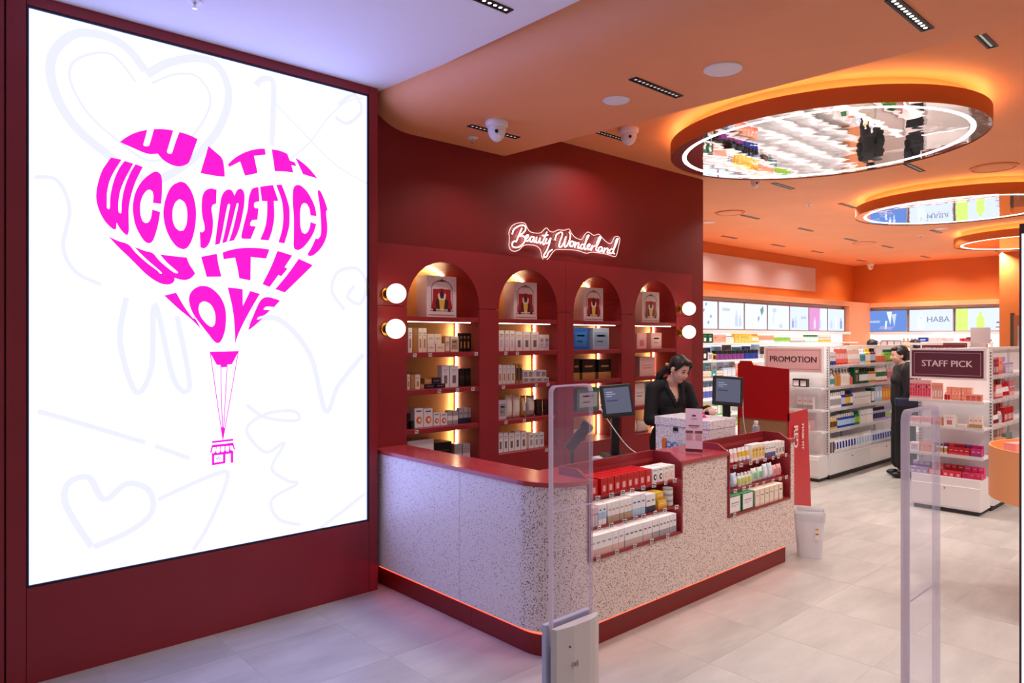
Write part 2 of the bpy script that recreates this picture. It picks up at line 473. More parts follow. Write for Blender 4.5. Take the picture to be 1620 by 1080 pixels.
# rear door beside the light boxes
dy0, dy1 = onX(1612, 500, 16.9).y - 0.75, onX(1604.5, 500, 16.9).y
door = structure(boxpart('door_1', 16.86, 16.899, dy0, dy1, 0.01, 2.15, mat('brown_door', rgb(150, 84, 44), 0.5)))
boxpart('door_frame', 16.87, 16.899, dy1+0.002, dy1+0.06, 0.01, 2.20, mat('dark_frame', rgb(70, 48, 36), 0.5), door)
boxpart('pull_handle', 16.82, 16.859, dy1-0.10, dy1-0.07, 0.9, 1.95, mat('steel', rgb(190, 186, 180), 0.3, metal=0.8), door)
# grey panel with a red glow on the upper side wall
a, b = onY(1100, 398, Y_L), onY(1288, 423, Y_L)
pn = tag(boxpart('wall_panel', a.x-0.6, b.x, Y_L-0.03, Y_L-0.002, 2.715, 3.22, mat('pale_panel', rgb(206, 192, 196), 0.18)), 'long pale grey panel mounted high on the orange side wall', 'panel')

# ================================================================== ceiling discs
def disc(x, y, R, label):
    dz = 0.135
    t = thing('mirror_ceiling_disc', (x, y, 3.08+dz), label, 'ceiling disc', 'three round mirrored ceiling discs')
    sx, sy = 0.97*R, 1.05*R
    M = Matrix.Translation((x, y, dz)) @ Matrix.Diagonal((sx, sy, 1, 1))
    b = MB()
    b.lathe([(0.998, 3.082, ORANGE_DEEP), (1.0, 3.085, ORANGE_DEEP), (1.0, 3.20, ORANGE_DEEP), (0.99, 3.202, ORANGE_DEEP), (0.98, 3.188, ORANGE_DEEP), (0.1, 3.188, ORANGE_DEEP)], 96, M, True, False)
    o = b.build('rim', t); _e = o.modifiers.new('s', 'EDGE_SPLIT'); _e.split_angle = math.radians(30)
    b = MB()
    def ring(r0, r1, z0, z1, m_):
        seg = 96; vs = []
        for r, z in ((r0, z0), (r1, z0), (r1, z1), (r0, z1)):
            vs += [M @ Vector((r*math.cos(2*math.pi*a/seg), r*math.sin(2*math.pi*a/seg), z)) for a in range(seg)]
        fs = []
        for q in range(4):
            w_ = (q+1) % 4
            fs += [(q*seg+a, q*seg+(a+1) % seg, w_*seg+(a+1) % seg, w_*seg+a) for a in range(seg)]
        b.add(vs, fs, m_)
    # mirror below: inner plate and outer ring with the light channel between them
    b.lathe([(0.0005, 3.09, MIRROR), (0.885, 3.09, MIRROR), (0.885, 3.10, MIRROR)], 96, M, False, False); b.build('mirror_plate', t)
    b = MB(); ring(0.915, 0.9955, 3.088, 3.095, MIRROR); b.build('mirror_border', t)
    b = MB(); ring(0.886, 0.914, 3.087, 3.10, emat('ring_led', (1, 0.97, 0.95), 5.0)); b.build('light_ring', t)
    b = MB(); b.lathe([(0.90, 3.189, ORANGE), (0.90, Z_CEIL-dz, ORANGE)], 64, M, True, False); b.build('drum', t)
    b = MB(); ring(0.945, 0.965, 3.19, 3.198, emat('disc_led', (1.0, 0.62, 0.24), E_COVE*2)); b.build('cove_strip', t)
disc(5.66, 2.57, 1.12, 'large mirrored orange ceiling disc in front, above the counter end')
disc(9.68, 2.70, 1.06, 'middle mirrored orange ceiling disc, second from the counter')
disc(13.70, 2.73, 1.06, 'farthest mirrored orange ceiling disc, small beside the rear wall')

# ================================================================== ceiling fittings
LENS_BRIGHT = emat('lens_glow', (1.0, 0.94, 0.86), 5.0)
LENS_SOFT = emat('lens_glow_shielded', (1.0, 0.94, 0.86), 0.5)
def slot(x, y, z, power, label, near=False, L=0.46, W=0.056):
    LENS = LENS_BRIGHT if ('mall ceiling' in label or 'top edge' in label) else LENS_SOFT
    t = thing('linear_downlight', (x, y, z), label, 'downlight', 'slim black linear downlights')
    b = MB()
    b.box(x-L/2, x+L/2, y-W/2, y-W/2+0.012, z-0.006, z-0.0005, BLACK); b.box(x-L/2, x+L/2, y+W/2-0.012, y+W/2, z-0.006, z-0.0005, BLACK)
    b.box(x-L/2, x-L/2+0.012, y-W/2+0.012, y+W/2-0.012, z-0.006, z-0.0005, BLACK); b.box(x+L/2-0.012, x+L/2, y-W/2+0.012, y+W/2-0.012, z-0.006, z-0.0005, BLACK)
    b.box(x-L/2+0.012, x+L/2-0.012, y-W/2+0.012, y+W/2-0.012, z-0.002, z-0.0005, BLACK)
    b.build('housing', t)
    nl = 12; px = [(i-(nl-1)/2)*(L-0.06)/(nl-1) for i in range(nl)]
    if near:
        me = MB(); me.lathe([(0.0095, -0.0006, LENS), (0.007, 0.0, LENS)], 10, None, False); me = me.mesh('lens')
        for p in px: obj('lens', me, (x+p, y, z-0.0022), parent=t)
    else:
        b = MB()
        for p in px: b.lathe([(0.0075, z-0.0035, LENS), (0.006, z-0.0021, LENS)], 6, Matrix.Translation((x+p, y, 0)), False)
        o = b.build('lens_row', t); o['kind'] = 'stuff'
    ld = bpy.data.lights.new('downlight_lamp', 'AREA'); ld.shape = 'RECTANGLE'; ld.size = L-0.05; ld.size_y = 0.02
    ld.energy = power; ld.color = (1.0, 0.94, 0.88); ld.spread = math.radians(118 if z < 3.3 else 135)
    lo = bpy.data.objects.new('downlight_lamp', ld); COL.objects.link(lo); lo.location = (x, y, z-0.008); setparent(lo, t)
    return t
# mall row
for k, (px, py) in enumerate([(772, 0)]):
    p = onZ(px, py+3, Z_MALL)
    slot(p.x-0.08, p.y, Z_MALL, P_MALL, 'black linear downlight in the white mall ceiling', True)
    for j in (1, 2):
        slot(p.x-0.08, p.y-1.9*j, Z_MALL, P_MALL, 'black linear downlight in the white mall ceiling', False)
# soffit row
for px, py, lb in ((1039, 138.5, 'black linear downlight on the soffit beside the small round speaker'), (782, 208, 'black linear downlight on the soffit behind the first dome camera'),
                   (1440, 23, 'black linear downlight at the top edge of the orange soffit')):
    p = onZ(px, py, Z_SOF); slot(p.x, p.y, Z_SOF, P_SLOT_SOFFIT*(0.35 if 'dome' in lb else 1), lb, True)
# main ceiling
ML = [(968, 215, 'behind the second dome camera'), (1559, 63, 'short, beyond the soffit edge'), (1239, 294, 'just past the first mirror disc'), (1341, 325, 'between first and middle mirror disc'),
      (1447, 265, 'under the right end of the first mirror disc'), (1187, 343, 'beside the square-set round grille by the red wall'), (1275, 363, 'middle of the orange ceiling, third row'),
      (1154, 375, 'above the pale side panel'), (1231, 388, 'second along the pale side panel'), (1293, 398, 'third along the pale side panel'),
      (1404, 390, 'in front of the rear light boxes'), (1481, 366, 'under the middle mirror disc'), (1464, 406, 'close to the rear orange wall'),
      (1529, 380, 'beside the farthest mirror disc'), (1581, 398, 'under the farthest mirror disc'), (1363, 412, 'in the far corner of the ceiling'), (1346, 379, 'beside the far ceiling ring')]
for px, py, lb in ML:
    p = onZ(px, py, Z_CEIL); slot(p.x, p.y, Z_CEIL, P_SLOT*(0.3 if 'pale side panel' in lb or 'corner' in lb or 'second dome' in lb or 'short' in lb else 1), 'black linear downlight ' + lb, False, L=0.46 if py > 100 else 0.3)
# the same rows go on over the part of the shop right of the frame
for x, y in ((5.2, 0.2), (7.2, 0.2), (9.4, 0.2), (11.6, 0.4), (6.3, -1.6), (9.0, -1.8), (12, -1.8)):
    slot(x, y, Z_CEIL, P_SLOT, 'black linear downlight over the aisle beyond the staff sign', False)

def round_flat(name, x, y, z, r, label, cat, grille=False):
    t = thing(name, (x, y, z), label, cat)
    M = Matrix.Translation((x, y, 0)); w = mat('white_metal', rgb(236, 228, 224), 0.5)
    b = MB(); b.lathe([(r, z-0.0005, w), (r, z-0.006, w), (r*0.94, z-0.010, w)], 32, M, True, False)
    b.build('flange', t)
    b = MB(); b.lathe([(0.0005, z-0.009, w), (r*0.93, z-0.009, w), (r*0.93, z-0.004, w)], 32, M, False, False); b.build('speaker_grille', t)
for px, py, z, r, lb in ((1144, 109, Z_SOF, 0.105, 'large round white ceiling speaker on the orange soffit'), (975, 158, Z_SOF, 0.085, 'small round white ceiling speaker on the orange soffit'),
                         (1122, 351, Z_CEIL, 0.09, 'round white ceiling speaker beside the red wall end'), (1489, 361, Z_CEIL, 0.09, 'round white ceiling speaker under the middle mirror disc')):
    p = onZ(px, py, z); round_flat('ceiling_speaker', p.x, p.y, z, r, lb, 'speaker')
for px, py, r, lb in ((1572, 264, 0.21, 'round orange ceiling vent ring near the middle mirror disc'), (1155, 336, 0.20, 'round orange ceiling vent ring by the red wall'), (1367, 384, 0.2, 'round orange ceiling vent ring far back in the ceiling')):
    p = onZ(px, py, Z_CEIL); M = Matrix.Translation((p.x, p.y, 0))
    t = thing('round_vent', (p.x, p.y, Z_CEIL), lb, 'vent')
    b = MB(); b.lathe([(r, Z_CEIL-0.0005, ORANGE), (r, Z_CEIL-0.014, ORANGE), (r*0.9, Z_CEIL-0.016, ORANGE), (r*0.88, Z_CEIL-0.001, ORANGE)], 40, M, True, False); b.build('ring', t)
    b = MB(); b.lathe([(0.0005, Z_CEIL-0.013, ORANGE), (r*0.80, Z_CEIL-0.013, ORANGE), (r*0.8, Z_CEIL-0.001, ORANGE)], 40, M, True, False); b.build('plate', t)
# dome cameras
def dome(px, py, z, s, lb):
    p = onZ(px, py, z); x, y = p.x, p.y
    t = thing('security_camera', (x, y, z), lb, 'camera', 'white dome security cameras')
    M = Matrix.Translation((x, y, 0)); w = mat('camera_white', rgb(236, 230, 232), 0.35)
    b = MB(); b.lathe([(0.062*s, z-0.0005, w), (0.064*s, z-0.012*s, w), (0.060*s, z-0.030*s, w), (0.052*s, z-0.034*s, w)], 28, M); b.build('mount', t)
    b = MB(); d = Vector((-CA, -SA, 0))
    b.lathe([(0.050*s, z-0.035*s, w), (0.049*s, z-0.060*s, w), (0.040*s, z-0.085*s, w), (0.022*s, z-0.105*s, w), (0.004*s, z-0.112*s, w)], 24, Matrix.Translation((x, y, 0))); hd = b.build('camera_head', t)
    b = MB(); q = Vector((x, y, z-0.066*s)) + d*0.047*s
    b.lathe([(0.010*s, -0.006*s, BLACK), (0.010*s, 0.004*s, BLACK), (0.006*s, 0.005*s, BLACK)], 12, Matrix.Translation(q) @ d.to_track_quat('Z', 'Y').to_matrix().to_4x4()); b.build('camera_lens', t)
dome(786, 192, Z_SOF, 1.25, 'larger white dome security camera under the orange soffit')
dome(995, 203, Z_CEIL, 1.25, 'smaller white dome security camera beyond the soffit edge')
dome(1195, 281, Z_CEIL, 1.0, 'tiny white dome security camera under the first mirror disc')
dome(1377, 417, Z_CEIL, 1.3, 'far white dome security camera in the ceiling corner')
# sprinklers
def sprinkler(px, py, z, lb):
    p = onZ(px, py, z); x, y = p.x, p.y
    t = thing('sprinkler', (x, y, z), lb, 'sprinkler')
    M = Matrix.Translation((x, y, 0)); c = mat('chrome', rgb(220, 214, 214), 0.2, metal=0.9)
    b = MB(); b.lathe([(0.040, z-0.0005, WHITE), (0.038, z-0.006, WHITE), (0.016, z-0.008, WHITE)], 20, M); b.build('escutcheon', t)
    b = MB(); b.lathe([(0.008, z-0.008, c), (0.009, z-0.020, c), (0.004, z-0.024, c), (0.004, z-0.034, c), (0.015, z-0.035, c), (0.014, z-0.037, c)], 12, M); b.build('nozzle', t)
sprinkler(748, 218, Z_SOF, 'small sprinkler on the soffit near the red wall')
sprinkler(308, 2, Z_MALL, 'sprinkler in the white ceiling above the LED screen')
sprinkler(1280, 323, Z_CEIL, 'small sprinkler in the orange ceiling past the first disc')
sprinkler(1456, 372, Z_CEIL, 'small sprinkler in the orange ceiling under the middle disc')
# ================================================================== LED SCREEN with its picture
scr = thing('led_screen', ((SX0+SX1)/2, Y_SCR, SZ0), 'huge bright white LED screen showing a magenta lettered heart balloon', 'screen')
b = MB()
w_, h_ = SX1-SX0, SZ1-SZ0
DISPLAY = bpy.data.materials.new('led_display'); DISPLAY.use_nodes = True
_nt = DISPLAY.node_tree; _nt.nodes.clear()
_o = _nt.nodes.new('ShaderNodeOutputMaterial'); _e = _nt.nodes.new('ShaderNodeEmission')
_e.inputs['Color'].default_value = (*SCREEN_RGB, 1); _nt.links.new(_e.outputs[0], _o.inputs[0])
b.box(SX0, SX1, Y_SCR+0.012, Y_SCR+0.028, SZ0, SZ1, DISPLAY); b.build('display', scr)
b = MB()
for x0, x1, z0, z1 in ((SX0-0.010, SX0, SZ0-0.010, SZ1+0.010), (SX1, SX1+0.010, SZ0-0.010, SZ1+0.010), (SX0, SX1, SZ0-0.010, SZ0), (SX0, SX1, SZ1, SZ1+0.010)):
    b.box(x0, x1, Y_SCR+0.002, Y_SCR+0.029, z0, z1, BLACK)
b.build('bezel', scr)
MAGENTA = emat('magenta_pixels', (0.84, 0.012, 0.56), 1.0)
DOODLE = emat('pale_doodle_pixels', (0.72, 0.73, 0.84), 1.0)
ZS = {1: (180, 195, 9.529), 2: (340, 195, 9.529), 3: (145, 245, 6.75), 4: (330, 270, 7.715), 5: (165, 370, 6.0), 6: (320, 380, 6.355), 7: (320, 545, 10.8), 8: (320, 640, 10.8)}
Y_INK = Y_SCR + 0.0105
def zp(z, pts):
    ox, oy, s = ZS[z]; out = []
    for x, y in pts:
        p = onY(ox + x/s, oy + y/s, Y_INK); out.append((p.x, p.z))
    return out
def rounded(l, ang=42):
    """smooth the gentle bends of a traced outline, keep its corners"""
    n = len(l); V = [Vector(p) for p in l]; cor = []
    for i in range(n):
        a, c = V[i]-V[i-1], V[(i+1) % n]-V[i]
        if a.length < 1e-6 or c.length < 1e-6 or math.degrees(a.angle(c)) > ang: cor.append(i)
    if not cor: return [(q.x, q.y) for q in catmull([(p[0], p[1], 0) for p in l], 4, True)]
    out = []
    for k, i in enumerate(cor):
        j = cor[(k+1) % len(cor)]
        run = [l[(i+m) % n] for m in range((j-i) % n + 1 if j != i else n+1)]
        if len(run) > 2: run = [(q.x, q.y) for q in catmull([(p[0], p[1], 0) for p in run], 4)]
        out += run[:-1]
    return out
def glyph(name, z, outer, holes=()):
    loops = [rounded(zp(z, outer))] + [rounded(zp(z, h)) for h in holes]
    b = MB(); b.poly(loops, lambda p: (p[0], Y_INK, p[1]), MAGENTA, 0.001, (0, -1, 0)); b.build(name, scr)
L = 'letter'
# WITH
glyph(L, 1, [(92,280),(180,215),(290,155),(400,118),(505,97),(475,215),(443,325),(470,343),(500,345),(535,335),(570,220),(605,87),(700,84),(800,92),(897,106),(850,265),(802,425),(815,450),(845,460),(878,445),(930,290),(990,130),(1080,155),(1180,195),(1265,238),(1210,390),(1140,575),(1100,615),(1050,637),(980,648),(900,635),(820,600),(740,545),(660,455),(620,462),(560,465),(500,455),(430,432),(300,375),(180,322)])
glyph(L, 2, [(-96,343),(0,425),(118,548),(150,805),(0,790),(-218,750)])
glyph(L, 2, [(198,617),(280,538),(400,460),(520,412),(640,385),(752,381),(768,472),(590,490),(645,750),(455,790),(380,575),(215,660)])
glyph(L, 2, [(857,390),(980,412),(1092,458),(1128,560),(1205,588),(1230,645),(1155,630),(1182,742),(1050,727),(905,722)])
glyph(L, 2, [(1213,515),(1320,590),(1430,690),(1545,830),(1440,800),(1330,767)])
# WCOSMETICS
glyph(L, 3, [(207,28),(318,50),(250,160),(195,270),(165,400),(163,480),(163,560),(180,580),(195,560),(200,440),(230,300),(280,170),(352,63),(445,92),(370,230),(310,370),(287,500),(287,600),(302,622),(318,608),(325,480),(355,340),(410,200),(468,98),(548,128),(480,260),(425,420),(398,560),(396,680),(398,800),(388,850),(372,855),(340,830),(300,780),(267,722),(262,790),(235,795),(190,760),(130,690),(80,590),(52,490),(50,400),(70,290),(110,170),(160,90)])
glyph(L, 3, [(742,523),(655,512),(660,440),(650,390),(625,370),(590,380),(550,430),(525,500),(518,580),(525,650),(545,705),(575,728),(610,715),(635,665),(648,582),(732,610),(715,720),(690,820),(660,905),(630,940),(600,943),(560,915),(510,840),(465,740),(443,620),(442,520),(465,410),(515,310),(590,230),(660,182),(700,177),(735,205),(750,260),(753,340),(750,430)])
glyph(L, 3, [(945,284),(1000,300),(1050,360),(1090,450),(1112,560),(1115,660),(1105,770),(1080,880),(1045,960),(1005,1000),(960,1003),(900,970),(840,890),(795,790),(770,680),(768,580),(790,470),(825,380),(870,320)],
      [[(940,472),(900,500),(872,560),(862,640),(872,720),(900,780),(940,810),(980,805),(1010,750),(1022,660),(1015,570),(990,505)]])
glyph(L, 3, [(1335,372),(1330,522),(1310,525),(1290,540),(1280,580),(1290,640),(1297,720),(1290,820),(1265,920),(1230,980),(1195,998),(1162,985),(1155,822),(1185,825),(1205,800),(1205,750),(1185,670),(1175,580),(1178,480),(1195,410),(1230,370),(1280,357)])
glyph(L, 4, [(78,906),(105,690),(130,500),(150,350),(175,280),(210,240),(250,225),(285,240),(305,275),(317,305),(335,260),(360,228),(390,217),(420,238),(438,290),(438,380),(425,480),(390,650),(350,770),(308,850),(248,862),(290,740),(330,580),(365,420),(360,395),(345,400),(330,450),(290,620),(250,770),(222,868),(165,885),(200,740),(240,540),(262,430),(255,403),(240,405),(225,450),(195,600),(170,740),(138,890)])
glyph(L, 4, [(608,197),(622,375),(575,382),(556,400),(556,440),(568,455),(610,458),(596,598),(535,602),(512,630),(507,660),(520,675),(578,676),(515,832),(420,830),(402,815),(402,780),(440,620),(475,480),(492,330),(520,240),(545,212)])
glyph(L, 4, [(628,195),(785,172),(852,368),(795,370),(803,520),(795,630),(770,750),(733,850),(630,840),(680,720),(705,620),(715,500),(715,372),(652,370)])
glyph(L, 4, [(825,172),(893,168),(950,320),(985,450),(990,560),(980,700),(925,888),(852,872),(890,750),(910,620),(910,500),(890,350)])
glyph(L, 4, [(1318,553),(1245,545),(1230,460),(1200,405),(1165,392),(1135,420),(1120,490),(1118,580),(1122,680),(1140,750),(1175,772),(1210,745),(1235,690),(1245,625),(1315,652),(1280,760),(1220,860),(1150,940),(1090,970),(1050,955),(1038,910),(1040,760),(1040,560),(1028,380),(1032,240),(1050,190),(1085,172),(1130,185),(1200,250),(1260,350),(1300,450)])
glyph(L, 4, [(1335,238),(1352,238),(1375,265),(1420,370),(1455,485),(1440,480),(1435,530),(1450,680),(1440,800),(1400,900),(1340,980),(1270,1035),(1220,1040),(1208,1015),(1260,930),(1308,822),(1330,835),(1355,810),(1372,760),(1372,620),(1355,420),(1335,290)])
# WITH
glyph(L, 5, [(40,22),(130,65),(230,100),(300,180),(400,270),(500,345),(525,372),(545,377),(548,370),(530,350),(430,265),(350,190),(286,122),(380,158),(460,182),(520,250),(600,320),(670,370),(700,370),(690,352),(600,275),(528,193),(640,208),(782,222),(810,290),(858,365),(855,385),(820,420),(770,437),(710,430),(668,415),(665,445),(640,470),(600,480),(540,470),(470,435),(380,365),(250,235),(130,120)])
glyph(L, 6, [(-12,165),(146,135),(165,250),(193,366),(45,368)])
glyph(L, 6, [(205,122),(300,92),(430,75),(560,77),(676,92),(642,184),(489,168),(485,404),(372,382),(355,280),(330,175),(215,190)])
glyph(L, 6, [(757,105),(906,152),(828,270),(858,285),(795,360),(765,350),(677,470),(605,440),(690,270)])
glyph(L, 6, [(970,185),(1112,250),(980,380),(830,525),(735,490),(860,340)])
# LOVE
glyph(L, 5, [(570,584),(682,556),(760,690),(835,792),(868,810),(920,905),(830,812),(700,705)])
glyph(L, 6, [(10,458),(70,470),(140,520),(195,590),(230,680),(240,780),(230,900),(205,980),(178,1025),(150,1034),(115,1010),(60,940),(-10,850),(-90,740),(-128,640),(-130,560),(-95,500),(-40,465)],
      [[(10,615),(-25,635),(-37,690),(-20,755),(20,815),(70,860),(100,870),(125,845),(133,780),(122,710),(90,650),(50,622)]])
glyph(L, 6, [(256,472),(406,490),(408,660),(482,508),(580,538),(490,690),(410,840),(360,950),(328,1045),(330,960),(320,800),(300,660)])
glyph(L, 6, [(783,605),(722,672),(650,665),(620,685),(618,697),(685,700),(632,748),(565,770),(548,795),(560,800),(606,783),(530,855),(470,900),(466,885),(500,790),(560,650),(600,590),(640,572),(690,575)])
# balloon basket rig and the little shop
glyph('balloon_mouth', 7, [(125,122),(628,107),(605,150),(508,332),(432,340),(425,380),(318,388),(312,348),(245,343),(150,165)])
def stroke(name, z, pts, w, material=None, zz=None):
    ox, oy, s = ZS[z]
    P = [onY(ox + x/s, oy + y/s, Y_INK) for x, y in pts]
    b = MB(); m_ = material or MAGENTA
    for i in range(len(P)-1):
        d = (P[i+1]-P[i]); n = Vector((-d.z, 0, d.x)).normalized()*w/2
        e = d.normalized()*w*0.3
        b.add([P[i]-e+n, P[i]-e-n, P[i+1]+e-n, P[i+1]+e+n], [(0, 1, 2, 3)], m_)
    return b.build(name, scr)
stroke('rope', 7, [(137,130),(270,1080),(352,1620)], 0.005); stroke('rope', 7, [(315,385),(332,1080),(352,1620)], 0.005)
stroke('rope', 7, [(425,380),(385,1080),(352,1620)], 0.005); stroke('rope', 7, [(615,125),(450,1080),(352,1620)], 0.005)
glyph('rope_knot', 8, [(335,380),(368,380),(382,430),(352,600),(322,430)])
glyph('shop_roof', 8, [(165,622),(530,580),(530,615),(165,655)])
glyph('shop_awning', 8, [(165,690),(530,648),(562,765),(540,772),(520,700),(470,700),(480,770),(530,790),(530,820),(170,850),(170,820),(135,820)],
      [[(180,730),(240,725),(225,800),(190,830),(160,810)], [(250,722),(305,716),(305,790),(285,820),(255,825),(235,800)], [(322,714),(380,708),(378,780),(355,810),(330,810),(318,780)], [(398,706),(455,702),(460,770),(445,800),(415,800),(398,775)]])
glyph('shop_front', 8, [(165,840),(530,805),(530,990),(488,994),(488,830),(398,845),(395,1000),(165,1035)], [[(205,865),(355,850),(355,968),(205,990)]])
b = MB(); _p = onY(320+275/10.8, 640+920/10.8, Y_INK); text_into(b, 'W', 0.03, TY(_p.x, Y_INK-0.0002, _p.z), mat('ink_grey', (0.2, 0.15, 0.25), 0.6)); b.build('shop_sign_letter', scr)
# faint hand drawn doodles behind the balloon
ZS[9] = (0, 0, 1)
def doodle(pts, w=0.022, closed=False):
    P = catmull([(x, y, 0) for x, y in pts], 6, closed)
    if closed: P.append(P[0])
    Q = [onY(p.x, p.y, Y_SCR+0.0115) for p in P]; b = MB(); L_, R_ = [], []
    for i, q in enumerate(Q):
        d = Q[min(i+1, len(Q)-1)] - Q[max(i-1, 0)]
        n = Vector((-d.z, 0, d.x)).normalized()*w/2
        L_.append(q+n); R_.append(q-n)
    m_ = len(Q); b.add(L_+R_, [(i, i+1, m_+i+1, m_+i) for i in range(m_-1)], DOODLE); b.build('doodle', scr)
doodle([(230,112),(200,75),(160,55),(115,55),(82,90),(85,140),(115,195),(165,240),(235,285),(300,255),(345,205),(362,150),(345,105),(310,92),(265,100),(232,118)], 0.045)
doodle([(215,130),(180,88),(145,85),(115,100),(112,130),(140,180),(190,225),(240,255),(290,230),(325,185),(332,150),(310,120),(275,118),(240,132)], 0.014)
doodle([(405,135),(415,125),(432,130),(432,180),(430,230)], 0.035)
doodle([(432,160),(480,210),(530,260),(580,290)], 0.012); doodle([(455,255),(490,225),(520,185),(550,160),(575,155)], 0.012)
doodle([(535,165),(560,150),(572,175),(550,195),(530,185)], 0.025)
doodle([(55,280),(90,285),(110,330),(100,390),(120,430),(160,450)], 0.02)
doodle([(200,470),(190,540),(215,620),(240,580),(245,480),(275,600),(300,610),(280,500)], 0.030)
doodle([(390,510),(440,505),(490,560),(515,650),(535,610),(575,560)], 0.035)
doodle([(390,640),(420,660),(470,665),(465,650),(420,655),(390,680),(420,715),(450,700),(430,740),(455,760),(470,765),(430,790),(440,820),(475,830)], 0.022)
doodle([(545,490),(525,460),(535,430),(565,425),(580,450),(570,480),(550,470),(560,452)], 0.025)
doodle([(250,790),(340,750),(360,755),(330,830),(305,870)], 0.025)
doodle([(145,865),(105,800),(108,765),(140,755),(165,790),(200,765),(235,775),(240,810),(205,840),(148,865)], 0.032)
doodle([(60,650),(130,670),(230,700)], 0.025); doodle([(245,705),(300,725)], 0.025)
doodle([(500,840),(540,810),(578,780)], 0.025)
# ================================================================== ARCHED DISPLAY WALL
AW = thing('arched_display_wall', (4.55, Y_FAC, 0), 'dark red built-in shelving wall with four arched niches behind the counter', 'shelving')
A_PX = [(643.5, 758.5), (789, 882), (907.5, 983.5), (1004.5, 1070)]
ARCH = [(onY(a, 500, Y_FAC).x, onY(b_, 500, Y_FAC).x) for a, b_ in A_PX]
Z_SPR, Z_TOPF, Z_NB = 1.930, 2.37, 0.735
SH_Z = [1.859, 1.596, 1.324, 1.038, 0.765]
FX0, FX1 = 2.60, 6.50
XM = (ARCH[1][1] + ARCH[2][0])/2
def comb(x0, x1, arches, top):
    """panel outline with the openings cut from its lower (top=True) or upper edge"""
    pts = []
    if top:
        pts = [(x0, Z_TOPF), (x0, Z_SPR+0.002)]
        for a, c in arches:
            r = (c-a)/2; m_ = (a+c)/2
            pts += [(m_ - r*math.cos(math.pi*i/24), Z_SPR + 0.002 + r*1.0*math.sin(math.pi*i/24)) for i in range(25)]
        pts += [(x1, Z_SPR+0.002), (x1, Z_TOPF)]
    else:
        pts = [(x1, 0.0), (x1, Z_SPR-0.002)]
        for a, c in reversed(arches):
            pts += [(c, Z_SPR-0.002), (c, Z_NB), (a, Z_NB), (a, Z_SPR-0.002)]
        pts += [(x0, Z_SPR-0.002), (x0, 0.0)]
    return pts
for x0, x1, ar in ((FX0, XM-0.002, ARCH[:2]), (XM+0.002, FX1, ARCH[2:])):
    for top in (True, False):
        b = MB(); b.poly([comb(x0, x1, ar, top)], lambda p: (p[0], Y_FAC, p[1]), RED, 0.028, (0, -1, 0)); b.build('facade_panel', AW)
YB = 4.62
LEDW = emat('niche_led', (1.0, 0.74, 0.42), 26.0)
LEDC = emat('niche_led_front', (1.0, 0.84, 0.62), 9.0)
TAG = mat('tag_white', rgb(240, 236, 236), 0.5); TAGK = mat('tag_ink', rgb(60, 56, 60), 0.6)
def tag_mesh(w=0.030, h=0.024):
    b = MB(); b.box(-w/2, w/2, -0.002, 0, -h/2, h/2, TAG); b.box(-w/2+0.003, w*0.15, -0.0024, -0.002, 0.001, h/2-0.004, TAGK); b.box(w*0.2, w/2-0.003, -0.0024, -0.002, -h/2+0.004, h/2-0.008, TAGK)
    b.box(-w/2+0.003, w*0.1, -0.0024, -0.002, -h/2+0.004, -0.003, TAGK)
    return b.mesh('price_tag')
TAG_ME = tag_mesh()
tags = {0: {1: [205, 281, 505], 2: [325, 413, 489], 3: [214]}, 1: {1: [650, 706], 2: [638, 798, 856], 3: [651, 740, 876], 4: [848]}}
